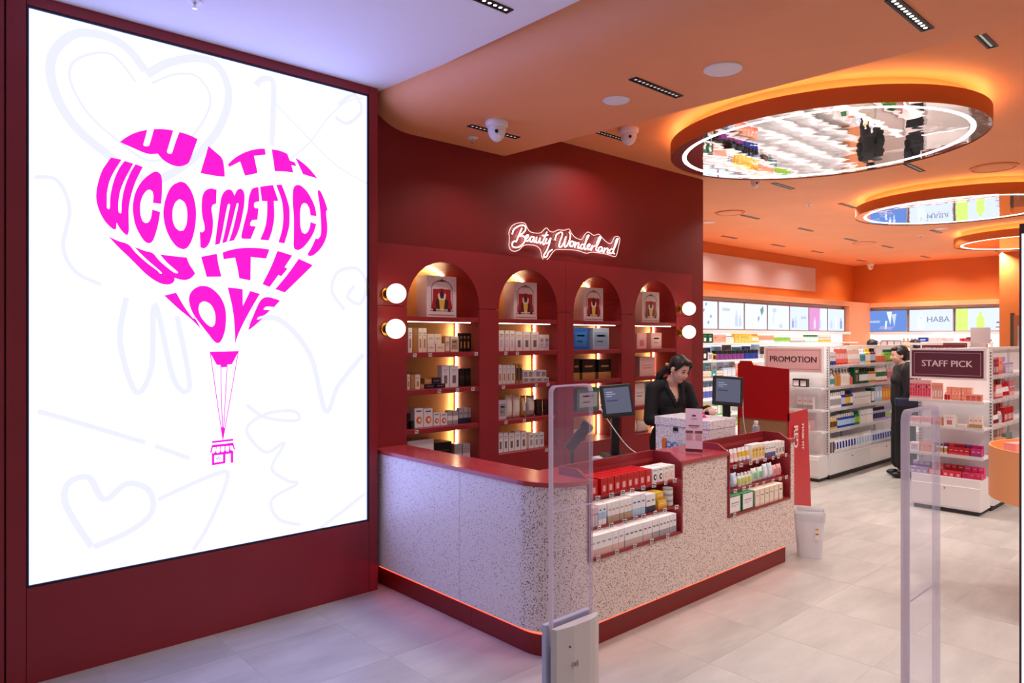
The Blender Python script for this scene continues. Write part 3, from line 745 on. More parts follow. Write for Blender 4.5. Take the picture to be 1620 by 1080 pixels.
for i, (a, c) in enumerate(ARCH):
    r = (c-a)/2; m_ = (a+c)/2
    b = MB()
    b.box(a-0.016, a, Y_FAC+0.029, YB, Z_NB-0.03, Z_SPR, RED); b.box(c, c+0.016, Y_FAC+0.029, YB, Z_NB-0.03, Z_SPR, RED)
    b.box(a, c, Y_FAC+0.029, YB, Z_NB-0.03, Z_NB-0.001, RED)
    n = 24; arc = [(m_ - r*math.cos(math.pi*k/n), Z_SPR + r*math.sin(math.pi*k/n)) for k in range(n+1)]
    arc2 = [(m_ - (r+0.016)*math.cos(math.pi*k/n), Z_SPR + (r+0.016)*math.sin(math.pi*k/n)) for k in range(n+1)]
    for y0, y1 in ((Y_FAC+0.029, YB),):
        v = [(x, y0, z) for x, z in arc] + [(x, y1, z) for x, z in arc] + [(x, y0, z) for x, z in arc2] + [(x, y1, z) for x, z in arc2]
        q = n+1
        f = [(k, k+1, q+k+1, q+k) for k in range(n)] + [(2*q+k, 3*q+k, 3*q+k+1, 2*q+k+1) for k in range(n)]
        b.add(v, f, RED)
    b.build('niche_lining', AW, recalc=False)
    b = MB(); b.poly([[(a-0.015, Z_NB-0.03), (c+0.015, Z_NB-0.03)] + [(x, z) for x, z in reversed(arc2)]], lambda p: (p[0], YB, p[1]), GOLDBACK, 0.008, (0, -1, 0)); b.build('back_panel', AW)
    for k, z in enumerate(SH_Z):
        s = boxpart('shelf', a+0.001, c-0.001, Y_FAC+0.004, YB-0.012, z-0.036, z, RED, AW, bev=0.002)
        for tx in tags.get(i, {}).get(k, []):
            px = 590 + tx/3.086
            X = onY(px, 500, Y_FAC).x
            if a+0.02 < X < c-0.02: obj('price_tag', TAG_ME, (X, Y_FAC+0.003, z-0.018), parent=s)
    # warm light strips: down the back corner and under the first shelf
    b = MB(); b.box(c-0.012, c-0.003, YB-0.050, YB-0.040, SH_Z[4]+0.005, SH_Z[3]-0.04, LEDW)
    for k in range(3): b.box(c-0.012, c-0.003, YB-0.050, YB-0.040, SH_Z[3-k]+0.005, SH_Z[2-k]-0.04, LEDW)
    b.build('corner_light_strip', AW)
    boxpart('shelf_light_strip', a+0.02, c-0.08, Y_FAC+0.012, Y_FAC+0.020, SH_Z[0]-0.041, SH_Z[0]-0.0365, LEDC, AW)
    b = MB(); pts = [(m_ - (r-0.006)*math.cos(math.pi*t), YB-0.03, Z_SPR + (r-0.006)*math.sin(math.pi*t)) for t in [0.22+0.5*q/12 for q in range(13)]]
    b.tube(pts, 0.006, LEDW, 6); b.build('arch_light_strip', AW)

# ---- globe wall lights
def sconce(px, py, lb):
    p = onY(px, py, Y_FAC-0.115)
    t = thing('globe_wall_light', (p.x, Y_FAC, p.z), lb, 'wall light', 'globe wall lights on the red wall')
    R = Matrix.Translation((p.x, Y_FAC-0.0005, p.z)) @ Matrix.Rotation(math.pi/2, 4, 'X')
    b = MB(); b.lathe([(0.05, 0, BRASS), (0.05, 0.012, BRASS), (0.022, 0.016, BRASS), (0.022, 0.04, BRASS), (0.04, 0.046, BRASS), (0.04, 0.058, BRASS)], 24, R); b.build('brass_base', t)
    b = MB(); g = emat('globe_glass', (1.0, 0.84, 0.60), 3.0); rr = 0.068; pr = []
    for k in range(0, 15):
        a = -math.pi/2 + 0.42 + (math.pi-0.42)*k/14; pr.append((max(0.0004, rr*math.cos(a)), 0.115 + rr*math.sin(a), g))
    b.lathe(pr, 24, R); b.build('glass_globe', t)
sconce(627, 464, 'upper globe wall light next to the LED screen')
sconce(626, 520, 'lower globe wall light next to the LED screen')
sconce(1090, 488, 'upper globe wall light beside the fourth arch')
sconce(1090, 525, 'lower globe wall light beside the fourth arch')

# ---- neon sign
YN = Y_WALL - 0.035
NEON = emat('neon_white', (1.0, 0.70, 0.66), 5.0)
NSG = thing('neon_sign', (onY(893, 380, YN).x, Y_WALL, 2.4), 'white neon script sign reading Beauty Wonderland on the red wall', 'sign')
def npt(x, y, Y=YN): return onY(780 + x/7.364, 320 + y/7.364, Y)
def neon(pts, r=0.0046):
    P = catmull([(x, y, 0) for x, y in pts], 5); b = MB()
    b.tube([npt(p.x, p.y) for p in P], r, NEON, 8); b.build('neon_letter', NSG)
# B
neon([(225,370),(240,320),(290,280),(345,265),(378,285),(375,325),(340,365),(295,390),(345,392),(375,420),(360,470),(310,515),(255,525),(222,500),(235,460),(270,450)])
neon([(335,300),(310,360),(285,420),(268,462)])
# e a u t y
neon([(372,425),(395,415),(412,395),(408,380),(388,388),(375,420),(385,448),(410,445),(430,420)])
neon([(468,400),(448,400),(430,425),(435,455),(455,455),(475,420),(480,402),(472,440),(485,462),(500,440)])
neon([(510,405),(500,440),(508,468),(530,460),(548,415),(540,450),(550,475),(565,460)])
neon([(628,345),(605,400),(582,455),(585,490),(600,480)]); neon([(578,385),(610,385),(640,380)], 0.005)
neon([(625,420),(610,460),(622,480),(645,465),(672,415),(650,500),(620,570),(590,620),(600,640),(625,630),(650,580),(690,550)])
# W
neon([(725,440),(735,385),(770,355),(802,350),(805,385),(780,450),(770,510),(790,520),(820,480),(850,400),(835,460),(835,515),(860,505),(888,450),(900,385),(888,345)])
# o n d e r l a n d
neon([(925,450),(902,460),(892,490),(905,512),(930,505),(942,475),(930,455),(945,465)])
neon([(960,460),(955,500),(950,525),(965,490),(990,470),(1000,480),(990,520),(1000,535),(1015,520)])
neon([(1055,490),(1035,490),(1020,515),(1030,540),(1055,525),(1085,450),(1115,390),(1100,390),(1075,470),(1062,530),(1075,550),(1085,535)])
neon([(1095,520),(1120,510),(1130,490),(1115,488),(1098,515),(1105,545),(1130,545),(1145,525)])
neon([(1155,500),(1150,540),(1140,560),(1160,520),(1190,505)])
neon([(1200,530),(1230,470),(1255,415),(1245,400),(1225,430),(1205,500),(1200,550),(1215,565)])
neon([(1268,520),(1245,520),(1228,545),(1235,572),(1255,568),(1275,530),(1268,560),(1280,578)])
neon([(1300,530),(1295,560),(1288,585),(1305,550),(1330,535),(1340,550),(1330,580),(1345,592)])
neon([(1400,545),(1375,545),(1355,570),(1365,595),(1390,585),(1425,510),(1455,430),(1440,430),(1415,510),(1400,580),(1415,600)])
outline = [(190,400),(185,350),(215,280),(280,243),(365,240),(395,290),(430,340),(500,358),(560,352),(600,310),(628,300),(660,335),(705,345),(760,320),(830,325),(885,310),(915,360),(960,410),(1030,432),(1065,380),(1105,345),(1150,370),(1180,385),(1230,370),(1270,410),(1320,460),(1375,478),(1410,410),(1450,395),(1478,425),(1465,500),(1445,590),(1420,632),(1330,605),(1250,590),(1150,580),(1085,592),(1000,565),(900,550),(800,548),(740,548),(695,580),(655,640),(610,675),(570,640),(555,560),(510,510),(440,495),(360,500),(300,555),(235,568),(190,530),(188,450)]
ol = [npt(p.x, p.y, Y_WALL-0.018) for p in catmull([(x, y, 0) for x, y in outline], 3, True)]
b = MB(); b.poly([[(p.x, p.z) for p in ol]], lambda p: (p[0], Y_WALL-0.018, p[1]), NEON_ACRYLIC, 0.004, (0, -1, 0)); b.build('acrylic_backing', NSG)
b = MB(); b.tube(ol, 0.0028, emat('lit_acrylic_edge', (1.0, 0.72, 0.66), 1.2), 6, True); b.build('backing_edge', NSG)
b = MB()
for x, y in ((260,300),(1430,600),(700,440),(1000,440)):
    q = npt(x, y, Y_WALL); b.tube([(q.x, Y_WALL-0.0005, q.z), (q.x, Y_WALL-0.019, q.z)], 0.006, GREY, 8)
b.build('standoff', NSG)
# ================================================================== CASH COUNTER
CTX0, CTX1, CTY0, CTY1 = 2.62, 5.25, 2.56, 4.286
ZT0, ZT1, ZB = 0.915, 0.94, 0.146
RC = 0.25
CT = thing('cash_counter', (CTX0, CTY0, 0), 'L-shaped speckled terrazzo cash counter with dark red top and glowing red base', 'counter')
def arcp(cx, cy, r, a0, a1, n=10): return [(cx + r*math.cos(math.radians(a0+(a1-a0)*i/n)), cy + r*math.sin(math.radians(a0+(a1-a0)*i/n))) for i in range(n+1)]
def wallstrip(path, thick, z0, z1, m_, name, parent):
    """vertical skin along a 2D path, thickened to the inside (left of travel = inside)"""
    n = len(path); ins = []
    for i in range(n):
        a = Vector(path[max(i-1, 0)]); c = Vector(path[min(i+1, n-1)]); d = (c-a).normalized()
        ins.append((path[i][0] - d.y*thick, path[i][1] + d.x*thick))
    v = [(x, y, z0) for x, y in path] + [(x, y, z1) for x, y in path] + [(x, y, z0) for x, y in ins] + [(x, y, z1) for x, y in ins]
    f = []
    for i in range(n-1):
        f += [(i, i+1, n+i+1, n+i), (2*n+i+1, 2*n+i, 3*n+i, 3*n+i+1), (n+i, n+i+1, 3*n+i+1, 3*n+i), (i+1, i, 2*n+i, 2*n+i+1)]
    f += [(0, n, 3*n, 2*n), (n-1, 2*n-1+0, 4*n-1, 3*n-1)]
    f[-1] = (n-1, 3*n-1, 4*n-1, 2*n-1)
    b = MB(); b.add(v, f, m_, False); return b.build(name, parent)
YSEAM = onX(727, 800, CTX0).y
wallstrip([(CTX0, CTY1), (CTX0, YSEAM+0.0015)], 0.02, ZB, ZT0, TERRAZZO, 'terrazzo_panel', CT)
wallstrip([(CTX0, YSEAM-0.0015), (CTX0, CTY0+RC)] + arcp(CTX0+RC, CTY0+RC, RC, 180, 270)[1:], 0.02, ZB, ZT0, TERRAZZO, 'terrazzo_panel', CT)
NI = [(2.894, 3.759), (4.300, 5.166)]
ZN = 0.495
ol = [(CTX0+RC, ZB), (CTX1, ZB), (CTX1, ZT0), (NI[1][1], ZT0), (NI[1][1], ZN), (NI[1][0], ZN), (NI[1][0], ZT0), (NI[0][1], ZT0), (NI[0][1], ZN), (NI[0][0], ZN), (NI[0][0], ZT0), (CTX0+RC, ZT0)]
b = MB(); b.poly([ol], lambda p: (p[0], CTY0, p[1]), TERRAZZO, 0.02, (0, -1, 0)); b.build('terrazzo_panel', CT)
boxpart('end_panel', CTX1-0.02, CTX1, CTY0+0.02, 3.34, ZB, ZT0, TERRAZZO, CT)
# worktop ring
o_ = 0.012; YI = 2.93; XI = 2.885
top = [(CTX0-o_, CTY1), (CTX0-o_, CTY0+RC)] + arcp(CTX0+RC, CTY0+RC, RC+o_, 180, 270)[1:]
YN1 = 2.760
for a, c in NI: top += [(a, CTY0-o_), (a, YN1), (c, YN1), (c, CTY0-o_)]
top += [(CTX1+o_, CTY0-o_), (CTX1+o_, YI), (XI, YI), (XI, CTY1)]
b = MB(); b.poly([top], lambda p: (p[0], p[1], ZT1), RED_TOP, ZT1-ZT0, (0, 0, 1)); b.build('red_top', CT)
# kick plate, set back, with the red light strip above it
kp = [(CTX0+0.045, CTY1), (CTX0+0.045, CTY0+RC)] + arcp(CTX0+RC, CTY0+RC, RC-0.045, 180, 270)[1:] + [(CTX1-0.05, CTY0+0.045)]
ys = YSEAM-0.06
wallstrip([(CTX0+0.045, CTY1), (CTX0+0.045, ys+0.001)], 0.02, 0.0, ZB+0.02, RED_BASE, 'kickplate', CT)
wallstrip([(CTX0+0.045, ys-0.001)] + kp[1:], 0.02, 0.0, ZB+0.02, RED_BASE, 'kickplate', CT)
boxpart('kickplate_end', CTX1-0.052, CTX1-0.032, CTY0+0.067, 3.30, 0, ZB+0.02, RED_BASE, CT)
lp = [(CTX0+0.041, CTY1-0.01), (CTX0+0.041, CTY0+RC)] + arcp(CTX0+RC, CTY0+RC, RC-0.041, 180, 270)[1:] + [(CTX1-0.06, CTY0+0.041)]
REDLED = emat("red_led", (1.0, 0.05, 0.018), 5.0)
wallstrip(lp, 0.0036, ZB-0.028, ZB-0.012, REDLED, 'base_light_strip', CT)
# carcass and inner work surface
b = MB()
b.box(CTX0+0.066, XI-0.005, YI, CTY1-0.002, 0.02, ZT0-0.001, RED); b.box(CTX0+RC, CTX1-0.07, YN1+0.04, YI+0.002, 0.02, ZT0-0.001, RED)
b.build('carcass', CT)
boxpart('work_surface', XI, CTX1-0.022, YI+0.003, 3.33, 0.745, 0.78, mat('grey_laminate', rgb(206, 200, 204), 0.4), CT)
boxpart('work_cabinet', XI+0.02, CTX1-0.08, YI+0.004, 3.28, 0.02, 0.744, RED, CT)
# the two open display niches
N_SH = [0.838, 0.672]
for q, (a, c) in enumerate(NI):
    b = MB(); b.box(a+0.001, c-0.001, CTY0-0.010, YN1+0.001, ZN, ZN+0.014, RED); b.build('niche_floor', CT)
    boxpart('niche_back', a+0.001, c-0.001, YN1+0.002, YN1+0.017, ZN, 0.985, RED, CT)
    for x in (a, c-0.014):
        pr = [(CTY0-0.013, ZN), (CTY0-0.013, ZT1-0.008), (CTY0+0.075, 0.985), (YN1+0.016, 0.985), (YN1+0.016, ZN)]
        if x == a: x0, x1 = a-0.002, a+0.012
        else: x0, x1 = c-0.012, c+0.002
        b = MB(); b.poly([pr], lambda p, x0=x0: (x0, p[0], p[1]), RED, x1-x0, (-1, 0, 0)); b.build('cheek', CT)
    for z in N_SH:
        s = boxpart('niche_shelf', a+0.0125, c-0.0125, CTY0-0.004, YN1+0.001, z-0.012, z, RED, CT)
        for t in range(8):
            X = a + 0.08 + (c-a-0.14)*t/7 + RND.uniform(-0.02, 0.02)
            obj('price_tag', TAG_ME, (X, CTY0-0.006, z-0.008), RND.uniform(-0.3, 0.1), parent=s)
    for t in range(5 if q == 0 else 1):
        obj('price_tag', TAG_ME, (a + 0.07 + 0.16*t, CTY0-0.012, ZN+0.012), parent=CT)
    boxpart('niche_light_strip', a+0.03, c-0.03, CTY0+0.022, CTY0+0.030, 0.655, 0.6595, emat('niche_white_led', (1, .93, .86), 8.0), CT)
    boxpart('niche_light_strip', a+0.03, c-0.03, CTY0+0.022, CTY0+0.030, 0.8205, 0.8255, emat('niche_white_led', (1, .93, .86), 8.0), CT)

# ================================================================== THINGS ON AND AROUND THE COUNTER
def pos(x, y, z0, rz, lb, s=1.0, cable=True, zm=1.30, mir=1):
    t = thing('till_terminal', (x, y, z0), lb, 'monitor', 'black touch screen tills on the counter')
    R = Matrix.Translation((x, y, 0)) @ Matrix.Rotation(rz, 4, 'Z')
    b = MB(); b.box(-0.10, 0.10, -0.09, 0.11, z0+0.0005, z0+0.018, BLACK, R, bev=0.006); b.build('base_plate', t)
    b = MB(); b.box(-0.028, 0.028, -0.01, 0.045, z0+0.017, zm-0.02, BLACK, R, bev=0.01); b.build('post', t)
    T = R @ Matrix.Translation((0, -0.035, zm)) @ Matrix.Rotation(math.radians(-14), 4, 'X') @ Matrix.Rotation(math.radians(4*mir), 4, 'Y')
    b = MB(); b.box(-0.118*s, 0.118*s, -0.012, 0.02, -0.118*s, 0.118*s, BLACK, T, bev=0.008); h = b.build('monitor_housing', t)
    b = MB(); b.box(-0.094*s, 0.094*s, -0.0135, -0.0122, -0.090*s, 0.094*s, emat('till_glow', (0.10, 0.10, 0.15), 1.0), T); g = b.build('display', h)
    b = MB(); lg = emat('till_text', (0.30, 0.31, 0.45), 1.0); dk = emat('till_bar', (0.05, 0.05, 0.10), 1.0)
    for k, (zz, ww) in enumerate(((0.06, 0.05), (0.045, 0.07), (0.03, 0.04))): b.box(-0.08*s, (-0.08+ww)*s, -0.0141, -0.0136, (zz)*s, (zz+0.005)*s, lg, T)
    b.box(-0.08*s, 0.0, -0.0141, -0.0136, -0.005*s, 0.006*s, dk, T); b.build('on_screen_text', h)
    b = MB(); b.box(-0.035, 0.035, 0.018, 0.07, -0.05, 0.05, BLACK, T, bev=0.01); b.build('tilt_mount', t)
    if cable:
        b = MB(); pts = [T @ Vector(p) for p in ((0.02*mir, 0.02, -0.05), (0.07*mir, 0.06, -0.12))]
        e = R @ Vector((0.16*mir, 0.02, z0+0.004))
        if mir < 0: pts = [T @ Vector(p) for p in ((-0.115*s, 0.0, -0.02), (-0.122*s, 0.0, -0.06))]; e = R @ Vector((0.19, -0.08, z0+0.006))
        mid = (pts[1]+e)/2 + Vector((0.01, -0.02, -0.08))
        b.tube(catmull(pts + [mid, e], 8), 0.0035, WHITE, 6); b.build('white_cable', t)
    return t
# white plinth box with the first till on it
pl = onZ(974, 722, 0.87)
tag(boxpart('till_plinth', pl.x-0.12, pl.x+0.15, pl.y-0.14, pl.y+0.12, 0.7805, 0.868, mat('white_steel', rgb(226, 222, 234), 0.35), bev=0.004), 'flat white box under the nearer till', 'box')
face = math.atan2(SA, CA) - math.pi/2
pos(pl.x, pl.y, 0.8685, face + math.radians(8), 'black touch screen till on the white plinth box', 0.97, True, onY(978, 634, pl.y-0.05).z, -1)
# card reader / scanner cradle beside the till
sc_ = onY(905, 690, pl.y+0.12)
t = thing('hand_scanner', (sc_.x, pl.y+0.02, 0.78), 'black angled hand scanner on a stand behind the clear gate', 'scanner')
R = Matrix.Translation((sc_.x, pl.y+0.12, 0)) @ Matrix.Rotation(face, 4, 'Z')
b = MB(); b.box(-0.05, 0.05, -0.05, 0.05, 0.7805, 0.795, BLACK, R, bev=0.004); b.box(-0.012, 0.012, -0.012, 0.012, 0.794, 0.95, BLACK, R); b.build('stand', t)
T = R @ Matrix.Translation((0.03, 0, 1.01)) @ Matrix.Rotation(math.radians(38), 4, 'Y')
b = MB(); b.box(-0.035, 0.035, -0.03, 0.03, -0.09, 0.10, BLACK, T, bev=0.015); b.build('handle', t)
b = MB(); b.box(-0.045, 0.045, -0.035, 0.06, 0.085, 0.14, BLACK, T, bev=0.015); b.build('scan_head', t)
# second till
p2 = onY(1150, 620, 3.0)
pos(p2.x, 3.0, 0.7805, face - math.radians(6), 'black touch screen till near the red cardboard stand', 0.98, False, onY(1158, 617, 3.0).z, 1)
b = MB(); a_ = onY(1174, 625, 3.02); e_ = onY(1180, 690, 2.98)
b.tube(catmull([a_, a_+Vector((0.012, 0, -0.05)), (a_+e_)/2+Vector((-0.01, 0, -0.02)), e_, Vector((e_.x+0.02, 2.99, 0.79))], 6), 0.0035, WHITE, 6)
tag(b.build('power_cable'), 'thin white cable hanging from the farther till', 'cable')

# donation box with lid (speckled paper)
BX0, BX1, BY0, BY1 = 4.47, 4.83, 2.80, 3.28
t = thing('speckled_box', ((BX0+BX1)/2, (BY0+BY1)/2, 0.78), 'white speckled cardboard box with lid and pink bow on the counter', 'box')
zt = onX(1033, 660, BX0).z
boxpart('carton', BX0+0.006, BX1-0.006, BY0+0.006, BY1-0.006, 0.7805, zt-0.002, TERRAZZO_PAPER, t)
b = MB(); b.box(BX0, BX1, BY0, BY1, zt-0.05, zt+0.012, TERRAZZO_PAPER, bev=0.003); b.build('lid', t)
b = MB(); pk = paint(232, 40, 130, 0.4); c0 = Vector((BX0+0.14, BY0+0.17, zt+0.012))
for a in range(5):
    an = a*2*math.pi/5; v = [c0, c0+Vector((0.05*math.cos(an), 0.05*math.sin(an), 0.004)), c0+Vector((0.03*math.cos(an+.5), 0.03*math.sin(an+.5), 0.034)), c0+Vector((0.0, 0.0, 0.028))]
    b.add(v, [(0, 1, 2), (0, 2, 3), (0, 1, 3), (1, 2, 3)], pk)
b.build('bow', t)
boxpart('magnet_catch', BX0-0.004, BX0+0.004, BY0+0.27, BY0+0.31, zt-0.085, zt-0.058, BLACK, t)
# clear holder on the box front with stationery
HX = BX0-0.004
def onbox(px, py, dx=0.0): return onX(px, py, HX-dx)
t = thing('pen_tray', (HX-0.05, onbox(1060, 705).y, 0.78), 'clear acrylic pen tray in front of the speckled box', 'tray')
y0, y1 = onbox(1100, 700, .07).y, onbox(1040, 700, .07).y
boxpart('tray_floor', HX-0.085, HX-0.006, y0, y1, 0.835, 0.84, ACRYLIC, t); boxpart('tray_front', HX-0.088, HX-0.085, y0, y1, 0.835, 0.875, ACRYLIC, t)
boxpart('tray_leg', HX-0.08, HX-0.01, (y0+y1)/2-0.05, (y0+y1)/2+0.05, 0.7805, 0.8348, ACRYLIC, t)
def stand(name, px, w, h, col, lb, cat, z0=0.8402, tilt=0):
    y = onbox(px, 700, .045).y; b = MB()
    M = Matrix.Translation((HX-0.045, y, z0)) @ Matrix.Rotation(tilt, 4, 'X')
    b.box(-0.012, 0.012, -w/2, w/2, 0, h, col, M, bev=0.004); return tag(b.build(name), lb, cat)
stand('marker_pen', 1051, 0.03, 0.12, paint(214, 110, 40), 'orange glue bottle standing in the pen tray', 'pen')
t2 = thing('scissors', (HX-0.045, onbox(1064, 700).y, 0.84), 'blue handled scissors standing in the pen tray', 'scissors')
for s_ in (-1, 1):
    y = onbox(1063 + 5*s_, 700, .045).y; b = MB(); q = [(HX-0.045, y + 0.022*math.cos(a), 0.915 + 0.02*math.sin(a)) for a in [2*math.pi*k/14 for k in range(14)]]
    b.tube(q, 0.006, paint(40, 120, 200), 6, True); b.build('finger_ring', t2)
b = MB(); b.box(HX-0.047, HX-0.043, onbox(1064, 700, .045).y-0.012, onbox(1064, 700, .045).y+0.012, 0.8402, 0.897, GREY); b.build('blade', t2)
for k, (px, c) in enumerate(((1058, paint(30, 30, 30)), (1070, paint(230, 200, 30)), (1075, paint(40, 40, 44)), (1080, paint(90, 130, 60)))):
    stand('desk_clip', px, 0.022, 0.05 + 0.01*(k % 2), c, ['short black clip lying in the pen tray', 'yellow tape roll in the pen tray', 'dark grey clip at the end of the pen tray', 'green eraser in the pen tray'][k], 'stationery')
y = onbox(1090, 700, .03).y
b = MB(); b.box(HX-0.03, HX-0.004, y-0.035, y+0.035, 0.8405, 0.90, paint(24, 34, 70), bev=0.004); b.box(HX-0.0308, HX-0.03, y-0.028, y+0.028, 0.875, 0.885, paint(150, 160, 190)); tag(b.build('navy_pouch'), 'small navy pouch leaning on the speckled box', 'pouch')
# acrylic sign holder
sg = onZ(1098, 716, ZT1)
t = thing('sign_holder', (sg.x, sg.y, ZT1), 'clear acrylic holder with a pale pink notice on the counter', 'sign holder')
R = Matrix.Translation((sg.x, sg.y, 0)) @ Matrix.Rotation(face + math.radians(-22), 4, 'Z')
b = MB(); b.box(-0.08, 0.08, -0.04, 0.05, ZT1+0.0005, ZT1+0.004, ACRYLIC, R); b.build('foot', t)
zh = onY(1098, 646, sg.y).z
b = MB(); b.box(-0.055, 0.055, -0.002, 0.002, ZT1+0.004, zh, paint(226, 196, 204)); 
b.v = [tuple(R @ Vector(v)) for v in b.v]; b.build('notice', t)
b = MB(); dk = paint(110, 60, 66)
def nb(x0, x1, f0, f1, c): b.box(x0, x1, -0.0032, -0.0022, ZT1+(zh-ZT1)*f0, ZT1+(zh-ZT1)*f1, c, R)
nb(-0.035, 0.035, .60, .625, dk); nb(-0.028, 0.028, .56, .575, paint(170, 120, 126)); nb(-0.012, 0.012, .82, .86, dk); nb(-0.02, 0.02, .76, .775, paint(170, 120, 126))
for x in (-0.03, 0.03):
    nb(x-0.024, x+0.024, .44, .50, paint(120, 74, 60)); nb(x-0.02, x+0.02, .28, .42, paint(196, 150, 150))
nb(-0.055, 0.055, .02, .09, paint(110, 30, 40)); b.build('printed_text', t)
# sanitiser bottle
sp = onY(1196, 690, 2.88)
t = thing('sanitiser_bottle', (sp.x, 2.88, ZT1), 'clear flip-top sanitiser bottle on the counter beside the red stand', 'bottle')
M = Matrix.Translation((sp.x, 2.88, ZT1)); gl = mat('clear_gel', rgb(220, 224, 236), 0.1, trans=0.6, spec=0.5)
b = MB(); b.lathe([(0.026, 0.0005, gl), (0.028, 0.006, gl), (0.028, 0.062, gl), (0.02, 0.075, gl), (0.012, 0.08, gl)], 18, M); b.build('bottle_body', t)
b = MB(); b.lathe([(0.016, 0.08, WHITE), (0.017, 0.10, WHITE), (0.014, 0.104, WHITE)], 16, M); b.build('flip_cap', t)

# red cardboard floor stand
RX0, RX1 = 6.62, 7.02
ry0, ry1 = onX(1248, 600, RX0).y, onX(1167, 600, RX0).y
t = thing('cardboard_floor_stand', ((RX0+RX1)/2, (ry0+ry1)/2, 0), 'tall red cardboard floor stand with brown back beside the counter', 'display stand')
REDCARD = mat('red_card', rgb(196, 10, 18), 0.45, noise=0.03, nscale=4)
zt_ = onX(1225, 583, RX0).z; zb_ = onX(1210, 663, RX0).z
b = MB(); b.poly([[(ry0, zb_), (ry1, zb_), (ry1, zt_+0.03), (ry1-0.03, zt_+0.07), (ry1-0.15, zt_+0.07), (ry1-0.17, zt_+0.03), (ry0, zt_)]], lambda p: (RX0, p[0], p[1]), REDCARD, 0.012, (-1, 0, 0)); b.build('header_card', t)
boxpart('brown_back', RX0+0.013, RX0+0.03, ry0+0.01, ry1-0.01, 0.001, zb_+0.06, CARDBOARD, t)
zs = onY(1262, 650, ry0).z
b = MB(); xb = onY(1279, 700, ry0).x
b.poly([[(RX0+0.0, 0.001), (xb+0.06, 0.001), (xb-0.02, zs+0.01), (RX0+0.0, zs-0.01)]], lambda p: (p[0], ry0, p[1]), mat('red_card_side', rgb(200, 36, 44), 0.4, noise=0.03), 0.012, (0, -1, 0)); sd = b.build('side_panel', t)
b = MB(); b.poly([[(RX0+0.0, 0.001), (xb+0.06, 0.001), (xb-0.02, zs+0.01), (RX0+0.0, zs-0.01)]], lambda p: (p[0], ry1, p[1]), REDCARD, 0.012, (0, 1, 0)); b.build('side_panel', t)
for z in (0.25, 0.55, 0.85): boxpart('tray', RX0+0.031, RX1-0.02, ry0+0.014, ry1-0.014, z, z+0.012, CARDBOARD, t)
# white lettering reads top to bottom
def Tdown(xc, zc): return lambda p: (xc + p[1], ry0-0.013, zc - p[0])
b = MB(); q1 = onY(1268, 690, ry0); q2 = onY(1257, 690, ry0)
text_into(b, 'MASK FIT', 0.062, Tdown(q1.x, q1.z), paint(245, 235, 235), bold=0.002)
text_into(b, 'RED', 0.12, Tdown(q2.x, q2.z), paint(245, 235, 235), bold=0.004); b.build('lettering', sd)

# waste bin
tb = onZ(1278, 880, 0)
t = thing('waste_bin', (tb.x, tb.y, 0), 'white plastic waste bin with a bag liner beside the counter', 'bin', rz=0)
R = Matrix.Translation((tb.x+0.03, tb.y, 0)) @ Matrix.Rotation(face+math.radians(-24), 4, 'Z')
def frustum(b, w0, d0, w1, d1, z0, z1, m_, r=0.03, cap=False):
    A_ = rrect(w0, d0, r); B_ = rrect(w1, d1, r*1.1); n = len(A_)
    v = [(x, y, z0) for x, y in A_] + [(x, y, z1) for x, y in B_]
    b.add(v, [(i, (i+1) % n, n+(i+1) % n, n+i) for i in range(n)], m_, True, R)
    if cap: b.add(v[:n], [tuple(reversed(range(n)))], m_, False, R)
BINW = mat('bin_white', rgb(228, 224, 230), 0.4)
b = MB(); frustum(b, 0.175, 0.145, 0.225, 0.185, 0.0005, 0.34, BINW, cap=True); frustum(b, 0.215, 0.175, 0.17, 0.14, 0.335, 0.02, BINW); b.build('bin_body', t, recalc=False)
b = MB(); LIN = glass_mat('bag_film', (0.97, 0.97, 0.98), alpha_mix=0.6, col=(0.9, 0.9, 0.93))
A_ = rrect(0.222, 0.182, 0.03, 9); n = len(A_); v = []
for k, (z, s) in enumerate(((0.29, 1.03), (0.335, 1.04), (0.362, 1.05), (0.366, 1.0), (0.35, 0.93), (0.25, 0.88))):
    for i, (x, y) in enumerate(A_):
        w = 1 + 0.02*math.sin(i*2.3+k) ; v.append((x*s*w, y*s*w, z + 0.006*math.sin(i*1.7+k*2)))
f = [(k*n+i, k*n+(i+1) % n, (k+1)*n+(i+1) % n, (k+1)*n+i) for k in range(5) for i in range(n)]
b.add(v, f, LIN, True, R); b.build('bag_liner', t, recalc=False)
b = MB(); b.box(0.04, 0.07, -0.0905, -0.0895, 0.15, 0.25, paint(236, 226, 220), R); b.box(0.045, 0.065, -0.091, -0.0906, 0.19, 0.20, paint(90, 80, 80), R); b.box(0.045, 0.065, -0.091, -0.0906, 0.225, 0.24, paint(220, 160, 40), R); b.build('sticker', t)

